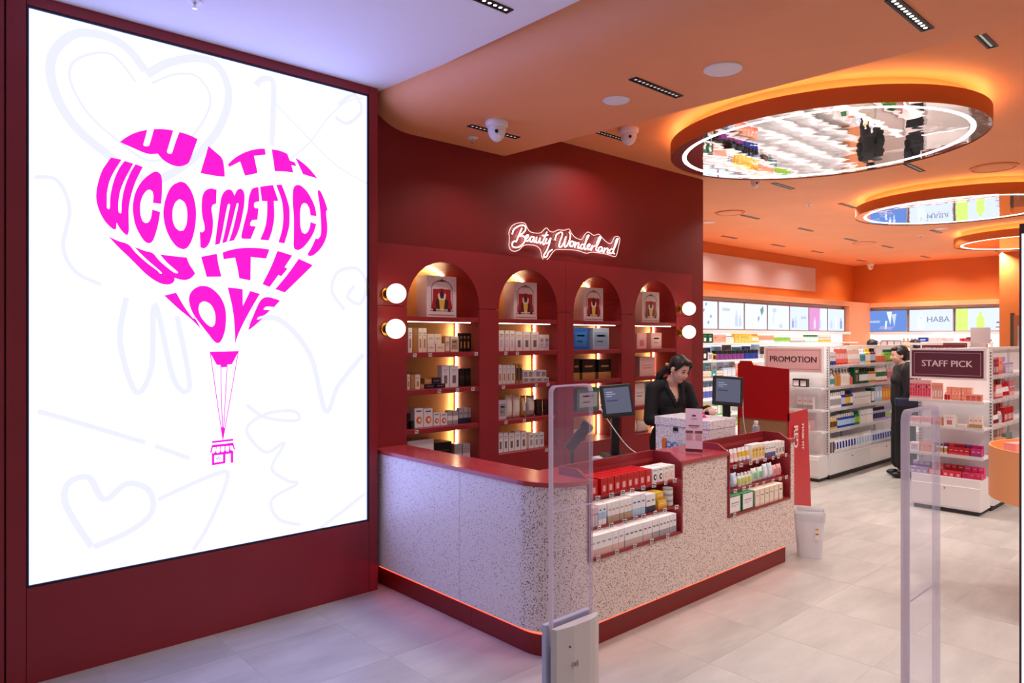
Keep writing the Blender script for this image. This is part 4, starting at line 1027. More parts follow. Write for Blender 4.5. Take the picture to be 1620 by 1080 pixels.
# ================================================================== ANTI-THEFT GATES
GATEP = mat('gate_plastic', rgb(214, 206, 200), 0.45)
def gate(X0, X1, Y, lb, mark):
    t = thing('antitheft_gate', ((X0+X1)/2, Y, 0), lb, 'security gate', 'clear acrylic anti-theft gates')
    zt = 1.515; th = 0.010
    loop = [(X0, 0.50), (X1, 0.50), (X1, zt-0.03)] + [(X1-0.03+0.03*math.cos(a), zt-0.03+0.03*math.sin(a)) for a in [math.pi/2*k/6 for k in range(1, 7)]] + \
           [(X0+0.03+0.03*math.cos(a), zt-0.03+0.03*math.sin(a)) for a in [math.pi/2+math.pi/2*k/6 for k in range(0, 7)]]
    b = MB(); b.poly([loop], lambda p: (p[0], Y-0.004, p[1]), ACRYLIC, 0.008, (0, -1, 0)); b.build('acrylic_panel', t)
    # bright polished edge round the panel
    n = len(loop); ins = []
    c = Vector((sum(p[0] for p in loop)/n, 1.0))
    b = MB(); pth = loop[1:] + [loop[0]]
    for i in range(len(pth)-1):
        a_, e_ = Vector((pth[i][0], 0, pth[i][1])), Vector((pth[i+1][0], 0, pth[i+1][1]))
        d = (e_-a_); n_ = Vector((-d.z, 0, d.x)).normalized()
        inn = 0.003 if i == 0 else 0.006
        v = []
        for y in (Y-th, Y+th): v += [(a_.x, y, a_.z), (e_.x, y, e_.z), (e_.x+n_.x*inn, y, e_.z+n_.z*inn), (a_.x+n_.x*inn, y, a_.z+n_.z*inn)]
        b.add(v, [(0, 1, 2, 3), (7, 6, 5, 4), (0, 4, 5, 1), (3, 2, 6, 7)], ACRYLIC_FAINT if i == 0 else ACRYLIC_EDGE)
    b.build('panel_edge', t)
    boxpart('seam_line', X0+0.006, X1-0.006, Y-0.0055, Y-0.0045, 1.02, 1.025, ACRYLIC_EDGE, t)
    # pedestal: bowed cover on the entrance side, flat back plate
    pf = [(X0-0.012, Y-0.014), (X0-0.004, Y-0.038), (X0+0.08, Y-0.052), (X0+0.17, Y-0.054), (X1-0.03, Y-0.048), (X1+0.012, Y-0.030), (X1+0.012, Y-0.014)]
    b = MB()
    for z0, z1, m_ in ((0.0, 0.575, GATEP),):
        n = len(pf); v = [(x, y, z0) for x, y in pf] + [(x, y, z1) for x, y in pf]
        b.add(v, [(i, (i+1) % n, n+(i+1) % n, n+i) for i in range(n)] + [tuple(range(n, 2*n)), tuple(reversed(range(n)))], m_)
    b.build('pedestal_cover', t)
    boxpart('back_plate', X0-0.014, X1+0.012, Y+0.0115, Y+0.035, 0.0, 0.582, mat('gate_back', rgb(196, 196, 214), 0.4), t, bev=0.004)
    b = MB(); q = Matrix.Translation((X0+0.055, Y-0.0535, 0.50)) @ Matrix.Rotation(math.pi/2, 4, 'X')
    b.lathe([(0.004, -0.001, BLACK), (0.004, 0.002, BLACK)], 10, q); b.build('key_hole', t)
    b = MB(); g = paint(150, 142, 140)
    for cx, sgn in ((0.065, -1), (0.10, 1)):
        for r in (0.008, 0.014):
            pts = [(X0+0.083+sgn*(0.004+r*math.cos(a)), Y-0.0545, 0.425+r*1.2*math.sin(a)) for a in [-0.9+1.8*k/6 for k in range(7)]]
            b.tube(pts, 0.0013, g, 4)
    b.tube([(X0+0.083, Y-0.0545, 0.418), (X0+0.083, Y-0.0545, 0.432)], 0.0025, g, 5); b.build('signal_mark', t)
gate(1.985, 2.225, 1.95, 'clear acrylic anti-theft gate with grey pedestal beside the counter corner', True)
gate(1.975, 2.215, 0.67, 'clear acrylic anti-theft gate across the entrance, near the white lit panel', True)

# lit white panel at the right edge of the entrance
ye = onX(1612.5, 600, 2.62).y
t = thing('lit_display_panel', (2.66, ye-0.24, 0), 'free-standing lit white panel with dark maroon frame cut by the picture edge', 'light box')
MAR = mat('maroon_frame', rgb(70, 30, 44), 0.4)
boxpart('panel_glow', 2.626, 2.634, ye-0.46, ye-0.005, 0.03, 2.02, emat('panel_white', (1.0, 0.96, 0.98), 0.84), t)
b = MB(); b.box(2.62, 2.70, ye-0.005, ye, 0.0, 2.05, MAR); b.box(2.62, 2.70, ye-0.475, ye-0.46, 0.0, 2.05, MAR); b.box(2.62, 2.70, ye-0.46, ye-0.005, 2.02, 2.05, MAR); b.box(2.62, 2.70, ye-0.46, ye-0.005, 0.0, 0.03, MAR); b.box(2.64, 2.70, ye-0.46, ye-0.005, 0.03, 2.02, MAR)
b.build('frame', t)
# orange round display tub on a stem
dd = 4.45
r_ = (1722-CX_PX)/F_PX*dd; tx, ty = r_*SA + dd*CA, -r_*CA + dd*SA
t = thing('orange_tub', (tx, ty, 0), 'round orange display tub on a stem at the picture edge', 'display tub')
M = Matrix.Translation((tx, ty, 0)); TUB = mat('orange_tub_paint', rgb(242, 164, 104), 0.4)
zt_ = CAM_H - (712-HY_PX)*dd/F_PX; zb_ = zt_ - 0.33
b = MB(); b.lathe([(0.05, zb_, TUB), (0.52, zb_, TUB), (0.52, zt_, TUB), (0.508, zt_, TUB), (0.508, zb_+0.12, TUB), (0.002, zb_+0.12, TUB)], 48, M, True, False); o = b.build('tub', t)
o.modifiers.new('s', 'EDGE_SPLIT').split_angle = math.radians(30)
b = MB(); b.lathe([(0.05, 0.02, TUB), (0.05, zb_, TUB)], 20, M, True, False); b.build('stem', t)
b = MB(); b.lathe([(0.22, 0.0, TUB), (0.22, 0.02, TUB), (0.05, 0.022, TUB)], 32, M, False); b.build('foot', t)
b = MB(); q = onY(1601, 720, ty+0.08); b.box(-0.075, 0.075, -0.04, 0.04, 0, 0.235, paint(240, 170, 164)); b.box(-0.02, 0.02, -0.0408, -0.04, 0.08, 0.12, paint(222, 120, 120))
o = b.build('gift_carton'); _r = (1611-CX_PX)/F_PX*4.6; o.location = (_r*SA + 4.6*CA, -_r*CA + 4.6*SA, zb_+0.1205); o.rotation_euler = (0, 0, face+0.3); tag(o, 'pale pink carton standing in the orange tub', 'box')
# ================================================================== PRODUCTS
PROTO = {}
def q3(v): return round(v*250)/250.0          # 4 mm grid so alike pieces share one mesh
def m_carton(w, d, h, base, p1, p2, style):
    key = ('c', q3(w), q3(d), q3(h), base.name, p1.name, p2.name, style)
    if key in PROTO: return PROTO[key]
    w, d, h = max(q3(w), 0.012), max(q3(d), 0.012), max(q3(h), 0.012); b = MB(); e = 0.0006
    b.box(-w/2, w/2, -d/2, d/2, 0, h, base)
    y = -d/2
    def r(x0, x1, z0, z1, m_): b.add([(x0*w, y-e, z0*h), (x1*w, y-e, z0*h), (x1*w, y-e, z1*h), (x0*w, y-e, z1*h)], [(0, 1, 2, 3)], m_)
    def rs(y0, y1, z0, z1, m_): b.add([(-w/2-e, y1*d, z0*h), (-w/2-e, y0*d, z0*h), (-w/2-e, y0*d, z1*h), (-w/2-e, y1*d, z1*h)], [(0, 1, 2, 3)], m_)
    if style == 0: r(-.36, .36, .52, .60, p1); r(-.28, .28, .40, .44, p2)
    elif style == 1: r(-.5, .5, .0, .34, p1); rs(-.5, .5, 0, .34, p1); r(-.3, .3, .6, .68, p2)
    elif style == 2: r(-.40, .40, .15, .80, p1); r(-.25, .25, .60, .68, p2); r(-.25, .1, .35, .40, p2)
    elif style == 3: r(-.3, .3, .76, .82, p1); r(-.22, .22, .18, .55, p2); r(-.3, .2, .68, .71, p1)
    elif style == 4:
        n = 12; v = [(0.02*w, y-e, .38*h)] + [(0.02*w + .34*w*math.cos(2*math.pi*k/n), y-e, .38*h + .30*h*math.sin(2*math.pi*k/n)*w/h*1.2) for k in range(n)]
        b.add(v, [(0, k+1, (k+1) % n+1) for k in range(n)], p1)
        v = [(0.08*w, y-2*e, .38*h)] + [(0.08*w + .17*w*math.cos(2*math.pi*k/n), y-2*e, .38*h + .15*h*math.sin(2*math.pi*k/n)*w/h*1.2) for k in range(n)]
        b.add(v, [(0, k+1, (k+1) % n+1) for k in range(n)], base); r(-.3, .3, .82, .88, p2)
    elif style == 5: r(-.5, .5, .28, .62, p1); rs(-.5, .5, .28, .62, p1); r(-.2, .25, .70, .78, p2)
    elif style == 6: r(-.42, .42, .06, .94, p1); r(-.3, .3, .55, .62, p2); r(-.3, .3, .45, .48, p2); r(-.3, .1, .38, .41, p2)
    PROTO[key] = b.mesh('carton', False); return PROTO[key]
def m_bottle(r, h, body, cap, lab, pump=False, seg=12):
    key = ('b', q3(r), q3(h), body.name, cap.name, lab.name, pump)
    if key in PROTO: return PROTO[key]
    r, h = max(q3(r), 0.012), q3(h); b = MB()
    if pump:
        hb = h*0.70
        b.lathe([(r*.96, 0, body), (r, hb*.05, body), (r, hb*.25, lab), (r*1.005, hb*.72, body), (r, hb*.88, body), (r*.45, hb, cap), (r*.42, hb+h*.08, cap), (r*.14, hb+h*.09, cap), (r*.14, h*.92, cap), (r*.3, h*.93, cap), (r*.3, h, cap)], seg)
        b.box(-r*.95, 0, -r*.18, r*.18, h*.93, h*.985, cap)
    else:
        b.lathe([(r*.96, 0, body), (r, h*.03, body), (r, h*.2, lab), (r*1.005, h*.6, body), (r, h*.70, body), (r*.55, h*.77, cap), (r*.55, h*.97, cap), (r*.5, h, cap)], seg)
    PROTO[key] = b.mesh('bottle', False); return PROTO[key]
def m_tube(w, h, body, cap, lab):
    key = ('t', q3(w), q3(h), body.name, cap.name, lab.name)
    if key in PROTO: return PROTO[key]
    w, h = max(q3(w), 0.016), q3(h); b = MB(); n = 10; rings = []
    for z, a, c, m_ in ((0, .36, .36, cap), (.14, .38, .38, cap), (.145, .46, .44, body), (.40, .49, .38, lab), (.72, .50, .22, body), (.97, .50, .05, body), (1, .50, .05, body)):
        rings.append(([(a*w*math.cos(2*math.pi*k/n), c*w*math.sin(2*math.pi*k/n), z*h) for k in range(n)], m_))
    for i in range(len(rings)-1):
        b.add(rings[i][0]+rings[i+1][0], [(k, (k+1) % n, n+(k+1) % n, n+k) for k in range(n)], rings[i][1], True)
    b.add(rings[0][0], [tuple(reversed(range(n)))], cap); b.add(rings[-1][0], [tuple(range(n))], body)
    PROTO[key] = b.mesh('tube', False); return PROTO[key]
def m_jar(r, h, body, cap):
    key = ('j', q3(r), q3(h), body.name, cap.name)
    if key in PROTO: return PROTO[key]
    r, h = max(q3(r), 0.012), max(q3(h), 0.016); b = MB()
    b.lathe([(r*.9, 0, body), (r, h*.08, body), (r, h*.58, body), (r*.97, h*.62, cap), (r*1.0, h*.63, cap), (r*1.0, h*.96, cap), (r*.94, h, cap)], 14)
    PROTO[key] = b.mesh('jar', False); return PROTO[key]
def m_pouch(w, h, d, body, lab):
    key = ('p', q3(w), q3(h), body.name, lab.name)
    if key in PROTO: return PROTO[key]
    w, h = max(q3(w), 0.02), q3(h); b = MB(); nx, nz = 6, 7; v = []
    for sgn in (-1, 1):
        for j in range(nz+1):
            for i in range(nx+1):
                u, t = i/nx, j/nz
                bul = math.sin(math.pi*min(max(u, .0), 1.0))**.6 * (math.sin(math.pi*(0.12+0.88*t*0.98))**.7 if t < 1 else 0.02)
                wob = 0.10*math.sin(7*u+5*t)
                v.append(((u-.5)*w*(1-0.05*math.sin(math.pi*t)), sgn*d/2*(max(bul, 0.03)+0.05*wob), t*h + (0.02*h*math.sin(9*u) if j == nz else 0)))
    N = (nx+1)*(nz+1); f = []; g = []
    for j in range(nz):
        for i in range(nx):
            a = j*(nx+1)+i; qd = (a, a+1, a+nx+2, a+nx+1)
            (g if (1 <= i < nx-1 and 2 <= j < nz-2) else f).append(qd)
            f.append(tuple(N+k for k in reversed(qd)))
    for j in range(nz):
        for i in (0, nx): a = j*(nx+1)+i; f.append((a, a+nx+1, N+a+nx+1, N+a))
    for i in range(nx):
        f.append((i, i+1, N+i+1, N+i)); a = nz*(nx+1)+i; f.append((a, a+1, N+a+1, N+a))
    b.add(v, f, body, True); b.add(v, g, lab, True)
    PROTO[key] = b.mesh('pouch', True); return PROTO[key]

CREAM, IVORY = paint(240, 228, 212), paint(246, 240, 232)
GOLDP = mat('gold_foil', rgb(206, 168, 104), 0.28, metal=0.55); SILVERP = mat('silver_foil', rgb(190, 190, 194), 0.3, metal=0.5)
NAVYP, BLACKP, DARKP = paint(30, 34, 66, .3), paint(18, 16, 18, .3), paint(70, 60, 58)
WHITEP, LAV, INK = paint(244, 242, 244, .35), paint(214, 206, 224), paint(120, 112, 116)
ORNG, PINKP, ROSE = paint(228, 112, 40), paint(240, 186, 186), paint(214, 120, 130)
BLUEP, SKY, TEAL = paint(30, 110, 214, .3), paint(176, 206, 236), paint(70, 160, 160)
REDP, GREENP, YELP = paint(204, 16, 26, .3), paint(30, 110, 60), paint(236, 190, 60)
GREYP, TAUPE = paint(168, 164, 170), paint(186, 160, 136)

NPROD = 0
def put(name, me, x, y, z, rz, lb, cat, grp):
    if name == 'carton': name = 'carton' if 'arch' in grp else ('small_carton' if 'niche' in grp else 'product_pack')
    global NPROD; NPROD += 1
    return tag(obj(name, me, (x, y, z+0.0004), rz), lb, cat, grp)

# ---- cartons on the arch shelves, read off the photograph (zoom coordinates of two crops)
ZA = (590, 380, 3.086); ZB_ = (860, 400, 3.273)
ORD = ['first', 'second', 'third', 'fourth']; SHN = ['arch shelf', 'second shelf', 'third shelf', 'fourth shelf', 'bottom shelf']
def apx(zm, x): return zm[0] + x/zm[2]
def arch_item(ai, si, zm, x0, x1, yt, look, base, p1, p2, style=0, kind='carton', yf=4.37, zbase=None, depth=None, extra=''):
    a, c = ARCH[ai]
    X0, X1 = onY(apx(zm, x0), 500, yf).x, onY(apx(zm, x1), 500, yf).x
    X0, X1 = max(X0, a+0.006), min(X1, c-0.022)
    pm = onY(apx(zm, (x0+x1)/2), zm[1] + yt/zm[2], yf)
    z0 = SH_Z[si] if zbase is None else zbase
    h = max(0.03, pm.z - z0); w = (X1-X0)*0.97
    d = depth or min(max(w*0.9, 0.035), 0.15)
    lb = '%s, %s of the %s arch' % (look, SHN[si], ORD[ai])
    grp = 'products on the %s of the %s arch' % (SHN[si], ORD[ai])
    x = (X0+X1)/2; y = yf + d/2
    nm = kind
    if kind == 'carton': me = m_carton(w, d, h, base, p1, p2, style)
    elif kind == 'pouch': me = m_pouch(w, h, 0.06, base, p1); y = yf+0.035; 
    elif kind == 'jar': me = m_jar(w/2, h, base, p1); y = yf+w/2
    return put(nm, me, x, y, z0, 0, lb, {'carton': 'box', 'pouch': 'pouch', 'jar': 'jar'}[kind], grp), z0+q3(h)
# first arch
I = lambda *a, **k: arch_item(0, *a, **k)
for x0, x1, lk, bs in ((172,192,'tall ivory carton', IVORY),(196,218,'tall slim gold carton', GOLDP),(222,240,'tall cream carton', CREAM),(242,262,'tall cream carton', CREAM)): I(1, ZA, x0, x1, 428, lk, bs, TAUPE, GOLDP, 3)
for x0, x1 in ((268,303),(308,350)): _, zt = I(1, ZA, x0, x1, 503, 'small beige lower carton', CREAM, TAUPE, GOLDP, 0)
I(1, ZA, 268, 298, 456, 'small beige upper carton', CREAM, TAUPE, GOLDP, 0, zbase=zt+0.001); I(1, ZA, 300, 333, 456, 'small beige upper carton', CREAM, TAUPE, GOLDP, 0, zbase=zt+0.001)
I(1, ZA, 352, 376, 468, 'gold-edged beige carton', GOLDP, CREAM, TAUPE, 6); I(1, ZA, 379, 419, 468, 'square beige carton', CREAM, TAUPE, GOLDP, 2)
for x0, x1 in ((424,437),(440,455),(458,473)): I(1, ZA, x0, x1, 453, 'slim black carton with gold edge', BLACKP, GOLDP, GOLDP, 3)
I(1, ZA, 475, 492, 456, 'plain slim black carton', BLACKP, BLACKP, DARKP, 0)
for x0, x1, lk, bs in ((167,181,'tall ivory carton', IVORY),(184,203,'tall bronze carton', GOLDP),(206,230,'tall pale gold carton', CREAM)): I(2, ZA, x0, x1, 655, lk, bs, TAUPE, GOLDP, 3)
I(2, ZA, 232, 250, 702, 'tiny gold carton', GOLDP, CREAM, CREAM, 0)
for x0, x1 in ((254,303),(307,354)): _, zt = I(2, ZA, x0, x1, 704, 'small navy lower carton', NAVYP, GOLDP, GOLDP, 0)
I(2, ZA, 252, 287, 672, 'small gold carton on navy cartons', GOLDP, CREAM, CREAM, 0, zbase=zt+0.001); I(2, ZA, 290, 331, 671, 'small navy upper carton', NAVYP, GOLDP, GOLDP, 0, zbase=zt+0.001)
for x0, x1 in ((337,373),(376,417)): I(2, ZA, x0, x1, 612, 'tall white carton', WHITEP, LAV, INK, 3)
for x0, x1 in ((421,448),(451,488)): I(2, ZA, x0, x1, 626, 'tall plain black carton', BLACKP, DARKP, DARKP, 0)
I(3, ZA, 167, 184, 846, 'black carton', BLACKP, DARKP, DARKP, 0); I(3, ZA, 186, 200, 882, 'low black carton', BLACKP, DARKP, DARKP, 0, yf=4.345)
for x0, x1, yt in ((203,245,820),(248,293,822)): I(3, ZA, x0, x1, yt, 'larger white carton with orange ring', WHITEP, ORNG, DARKP, 4)
for x0, x1, yt in ((296,327,840),(330,363,842)): I(3, ZA, x0, x1, yt, 'smaller white carton with orange ring', WHITEP, ORNG, DARKP, 4)
for x0, x1 in ((366,388),(391,416)): I(3, ZA, x0, x1, 831, 'grey striped carton', GREYP, WHITEP, GOLDP, 5)
for x0, x1 in ((420,440),(442,462),(464,486)): I(3, ZA, x0, x1, 817, 'silver grey carton with dark foot', SILVERP, NAVYP, INK, 1)
I(4, ZA, 167, 298, 975, 'long white carton lying flat', WHITEP, LAV, REDP, 0, depth=.12); I(4, ZA, 300, 384, 985, 'long black carton', BLACKP, DARKP, DARKP, 0)
for x0, x1 in ((398,435),(438,475)): I(4, ZA, x0, x1, 993, 'small grey speckled carton', GREYP, LAV, GOLDP, 1)
# second arch
I = lambda *a, **k: arch_item(1, *a, **k)
for x0, x1 in ((614,640),(646,665),(668,692)): I(1, ZA, x0, x1, 440, 'tall white carton in the left row', WHITEP, GOLDP, LAV, 3)
for x0, x1 in ((697,730),(734,768),(772,809)): I(1, ZA, x0, x1, 446, 'white carton with pink marks', WHITEP, PINKP, INK, 3)
for x0, x1 in ((813,836),(839,862)): I(1, ZA, x0, x1, 460, 'shorter white carton', WHITEP, LAV, INK, 2)
for x0, x1 in ((612,630),(633,650),(653,671),(674,693)): I(2, ZA, x0, x1, 608, 'tall white carton', WHITEP, LAV, GOLDP, 3)
for x0, x1 in ((697,711),(714,728)): I(2, ZA, x0, x1, 605, 'slim dark gold carton', GOLDP, DARKP, BLACKP, 2)
for x0, x1 in ((732,762),(765,795),(799,827),(830,859)): _, zt = I(2, ZA, x0, x1, 669, 'small white lower carton', WHITEP, GREYP, INK, 2)
for x0, x1 in ((734,757),(759,781),(794,818),(821,846)): I(2, ZA, x0, x1, 633, 'small white upper carton', WHITEP, GREYP, INK, 2, zbase=zt+0.001)
I(3, ZA, 613, 651, 780, 'lilac grey carton', LAV, GREYP, INK, 2)
for x0, x1 in ((657,692),(694,730)): I(3, ZA, x0, x1, 756, 'cream foil pouch', CREAM, IVORY, IVORY, 0, 'pouch')
I(3, ZA, 733, 757, 760, 'gold foil pouch', GOLDP, CREAM, IVORY, 0, 'pouch'); I(3, ZA, 759, 802, 758, 'silver foil pouch', SILVERP, CREAM, IVORY, 0, 'pouch')
for x0, x1 in ((806,836),(840,869)): I(3, ZA, x0, x1, 776, 'dark brown jar', paint(50, 14, 16, .25), paint(70, 20, 22, .25), INK, 0, 'jar')
for x0, x1 in ((612,634),(638,660),(664,690)): I(4, ZA, x0, x1, 939, 'white carton in the left trio', WHITEP, GREYP, INK, 3)
for x0, x1 in ((693,720),(724,750)): I(4, ZA, x0, x1, 931, 'white carton in the middle pair', WHITEP, GREYP, INK, 3)
for x0, x1 in ((762,785),(788,810),(813,835)): I(4, ZA, x0, x1, 938, 'white carton in the right trio', WHITEP, INK, GREYP, 3)
# third arch
I = lambda *a, **k: arch_item(2, *a, **k)
I(1, ZB_, 154, 231, 388, 'bright blue gift carton with silver drawing', BLUEP, paint(60, 140, 230, .3), WHITEP, 2, depth=.1); I(1, ZB_, 254, 340, 388, 'pale blue gift carton with bottles drawn', SKY, paint(150, 180, 220), paint(90, 120, 180), 2, depth=.1)
for x0, x1, lk in ((154,187,'narrow black and gold gift carton'),(200,268,'wide black and gold gift carton'),(284,350,'black gift carton with gold emblem')):
    I(2, ZB_, x0, x1, 550, lk, BLACKP, GOLDP, GOLDP, 1, depth=.09)
I(3, ZB_, 172, 290, 699, 'teal gift carton with a pale window', TEAL, paint(206, 224, 226), paint(120, 150, 160), 2, depth=.1)
I(4, ZB_, 152, 188, 915, 'beige foil pouch', CREAM, GOLDP, IVORY, 0, 'pouch'); I(4, ZB_, 194, 236, 912, 'gold beige foil pouch', GOLDP, CREAM, IVORY, 0, 'pouch')
# fourth arch
I = lambda *a, **k: arch_item(3, *a, **k)
I(1, ZB_, 482, 534, 415, 'pink gift carton', PINKP, paint(246, 206, 200), ROSE, 3, depth=.1); I(1, ZB_, 557, 612, 413, 'pink gift carton with a ribbon handle', PINKP, paint(250, 216, 210), ROSE, 2, depth=.09)
I(2, ZB_, 497, 577, 538, 'large pale pink carton', paint(244, 206, 200), paint(238, 180, 176), ROSE, 0, depth=.12)
I(3, ZB_, 469, 524, 674, 'white pearl carton', IVORY, LAV, INK, 0, depth=.1); I(3, ZB_, 541, 618, 668, 'pale aqua carton', paint(196, 224, 224), IVORY, INK, 2, depth=.1)
I(4, ZB_, 469, 493, 868, 'narrow white foil pouch', IVORY, CREAM, IVORY, 0, 'pouch'); I(4, ZB_, 497, 558, 863, 'wide white foil pouch', IVORY, CREAM, IVORY, 0, 'pouch')
# theatre gift boxes, one in every arch
def theatre(ai, zm, x0, x1, yt):
    yf = 4.375; a, c = ARCH[ai]
    X0, X1 = onY(apx(zm, x0), 500, yf).x, onY(apx(zm, x1), 500, yf).x
    h = onY(apx(zm, (x0+x1)/2), zm[1]+yt/zm[2], yf).z - SH_Z[0]; w = X1-X0; d = 0.13
    t = thing('theatre_gift_box', ((X0+X1)/2, yf+d/2, SH_Z[0]), 'cream gift box printed with a red curtain stage, standing in the %s arch' % ORD[ai], 'gift box', 'red curtain gift boxes in the arches')
    CRM = mat('cream_print', rgb(226, 206, 206), 0.5, noise=0.10, nscale=90)
    x = X0; z = SH_Z[0]+0.0006; y = yf-0.0008
    boxpart('carton', X0, X1, yf, yf+d, z, z+h, CRM, t)
    def pg(pts, m_, k): 
        b.poly([[(x + u*w, z + v*h) for u, v in pts]], lambda p: (p[0], y - k*0.0004, p[1]), m_, 0.0, (0, -1, 0))
    ln = paint(150, 110, 116); cr = paint(168, 24, 40); dk = paint(60, 24, 30)
    b = MB(); n = 14
    arcs = [(0.5 + .36*math.cos(math.pi*k/n), .70 + .20*math.sin(math.pi*k/n)) for k in range(n+1)]
    inn = [(0.5 + .33*math.cos(math.pi*k/n), .70 + .175*math.sin(math.pi*k/n)) for k in range(n+1)]
    pg(arcs + list(reversed(inn)), ln, 1)
    for u in (.14, .84): pg([(u, .2), (u+.02, .2), (u+.02, .70), (u, .70)], ln, 1)
    pg([(.34, .90), (.42, .88), (.5, .94), (.6, .88), (.68, .91), (.62, .86), (.38, .86)], ln, 1)
    pg([(.10, .15), (.9, .15), (.9, .17), (.1, .17)], ln, 1); pg([(.06, .05), (.94, .05), (.94, .065), (.06, .065)], ln, 1)
    b.build('line_drawing', t)
    b = MB(); pg([(.24, .66), (.5, .70), (.76, .66), (.80, .40), (.86, .20), (.14, .20), (.20, .40)], dk, 1)
    pg([(.20, .68), (.50, .69), (.40, .52), (.28, .38), (.30, .22), (.14, .20), (.2, .44)], cr, 2); pg([(.80, .68), (.50, .69), (.60, .52), (.72, .38), (.70, .22), (.86, .20), (.8, .44)], cr, 2)
    b.build('stage_curtain', t)
    b = MB(); cre = paint(240, 216, 200); yl = paint(230, 180, 70)
    for s_ in (-1, 1):
        pg([(.5+s_*.04, .40), (.5+s_*.12, .44), (.5+s_*.14, .55), (.5+s_*.09, .60), (.5+s_*.06, .50)], cre, 3)
        pg([(.5+s_*.30, .14), (.5+s_*.20, .14), (.5+s_*.20, .22), (.5+s_*.30, .22)], dk, 3)
    pg([(.44, .16), (.56, .16), (.60, .42), (.40, .42)], yl, 3); pg([(.46, .16), (.54, .16), (.54, .22), (.46, .22)], cre, 4); pg([(.4, .42), (.6, .42), (.6, .46), (.4, .46)], cre, 4)
    b.build('stage_figures', t)
theatre(0, ZA, 263, 407, 175); theatre(1, ZA, 688, 800, 205); theatre(2, ZB_, 208, 308, 180); theatre(3, ZB_, 510, 599, 202)

# ---- counter niche one
def row(name, x0, x1, n, y, z, w, d, h, mk, look, place, cat, rz=0.0, jit=0.002, depth_rows=1, gap=0.003, face='Y'):
    """n pieces between x0 and x1 (along X, or along Y when face is X), in depth_rows rows"""
    for r in range(depth_rows):
        rw = ', %s row,' % ['front', 'second', 'back'][r] if depth_rows > 1 else ''
        for i in range(n):
            u = x0 + (x1-x0)*(i+0.5)/n + RND.uniform(-jit, jit)
            off = y + (d/2 + r*(d+gap))
            if face == 'Y': X, Yp, a = u, off, rz
            else: X, Yp, a = off, u, rz - math.pi/2
            put(name, mk(i), X, Yp, z, a + RND.uniform(-.03, .03)*(1 if jit else 0), '%s%s %s' % (look, rw or ',', place), cat, 'products ' + place)
def cmk(w, d, h, base, p1, p2, st): return lambda i: m_carton(w, d, h, base, p1, p2, st)
YF = CTY0+0.008
pl1 = 'nearer niche top shelf'; pm1 = 'nearer niche middle shelf'; pb1 = 'nearer niche bottom shelf'
zt1, zm1, zb1 = N_SH[0], N_SH[1], ZN+0.014
a = NI[0][0]+0.016; c = NI[0][1]-0.016; W = c-a
REDD = paint(150, 10, 20, .3)
row('carton', a, a+0.085, 1, YF, zt1, .05, .05, .085, cmk(.06, .05, .088, REDP, REDD, PINKP, 3), 'single red carton beside the niche end', pl1, 'box', depth_rows=2)
row('carton', a+0.10, a+0.56, 8, YF, zt1, .052, .048, .085, cmk(.053, .049, .088, REDP, REDD, PINKP, 3), 'small red carton', pl1, 'box', depth_rows=3)
row('carton', a+0.565, a+0.68, 2, YF, zt1, .052, .05, .08, cmk(.053, .05, .085, WHITEP, BLACKP, INK, 4), 'white carton with black oval', pl1, 'box', depth_rows=2)
row('carton', a+0.685, a+0.80, 2, YF, zt1, .052, .05, .08, cmk(.053, .05, .085, IVORY, PINKP, ROSE, 4), 'white carton with pink oval', pl1, 'box', depth_rows=2)
row('carton', a+0.005, a+0.075, 3, YF, zm1, .02, .09, .105, cmk(.021, .09, .105, paint(232, 206, 214), LAV, INK, 1), 'slim pinkish carton', pm1, 'box')
row('carton', a+0.08, a+0.15, 2, YF, zm1, .03, .09, .11, cmk(.031, .09, .112, WHITEP, SKY, BLUEP, 5), 'white and sky blue carton', pm1, 'box')
row('carton', a+0.155, a+0.375, 6, YF, zm1, .034, .08, .115, cmk(.034, .08, .112, WHITEP, TAUPE, GOLDP, 1), 'white carton with brown foot', pm1, 'box')
row('carton', a+0.38, a+0.50, 3, YF, zm1, .038, .09, .12, cmk(.038, .09, .12, WHITEP, SKY, BLUEP, 1), 'pale blue and white carton', pm1, 'box')
row('carton', a+0.505, a+0.60, 2, YF, zm1, .044, .08, .105, cmk(.044, .08, .105, WHITEP, NAVYP, INK, 1), 'white carton with navy foot', pm1, 'box')
row('carton', a+0.615, a+0.72, 1, YF, zm1, .08, .08, .052, cmk(.085, .085, .052, YELP, paint(214, 150, 40), WHITEP, 1), 'amber carton under another', pm1, 'box')
row('carton', a+0.61, a+0.70, 1, YF+0.01, zm1+.0525, .07, .07, .048, cmk(.072, .07, .048, YELP, paint(214, 150, 40), WHITEP, 1), 'amber carton stacked on another', pm1, 'box')
for k in range(3): row('jar', a+0.735, a+0.81, 1, YF, zm1+k*.0365, .07, .07, .036, lambda i: m_jar(.034, .036, paint(220, 226, 220), GREYP), ['lowest pale tub', 'middle pale tub', 'topmost pale tub'][k], pm1, 'tub', jit=0)
row('carton', a+0.005, a+0.30, 6, YF, zb1, .047, .15, .10, cmk(.046, .15, .112, WHITEP, paint(224, 190, 180), GREYP, 1), 'white carton with rose grey foot', pb1, 'box')
row('carton', a+0.305, a+0.56, 6, YF, zb1, .04, .15, .10, cmk(.04, .15, .112, WHITEP, paint(206, 186, 180), INK, 1), 'white carton with taupe foot', pb1, 'box')
row('carton', a+0.565, a+0.81, 7, YF, zb1, .033, .15, .10, cmk(.033, .15, .112, WHITEP, GREYP, INK, 1), 'slim white carton with grey foot', pb1, 'box')
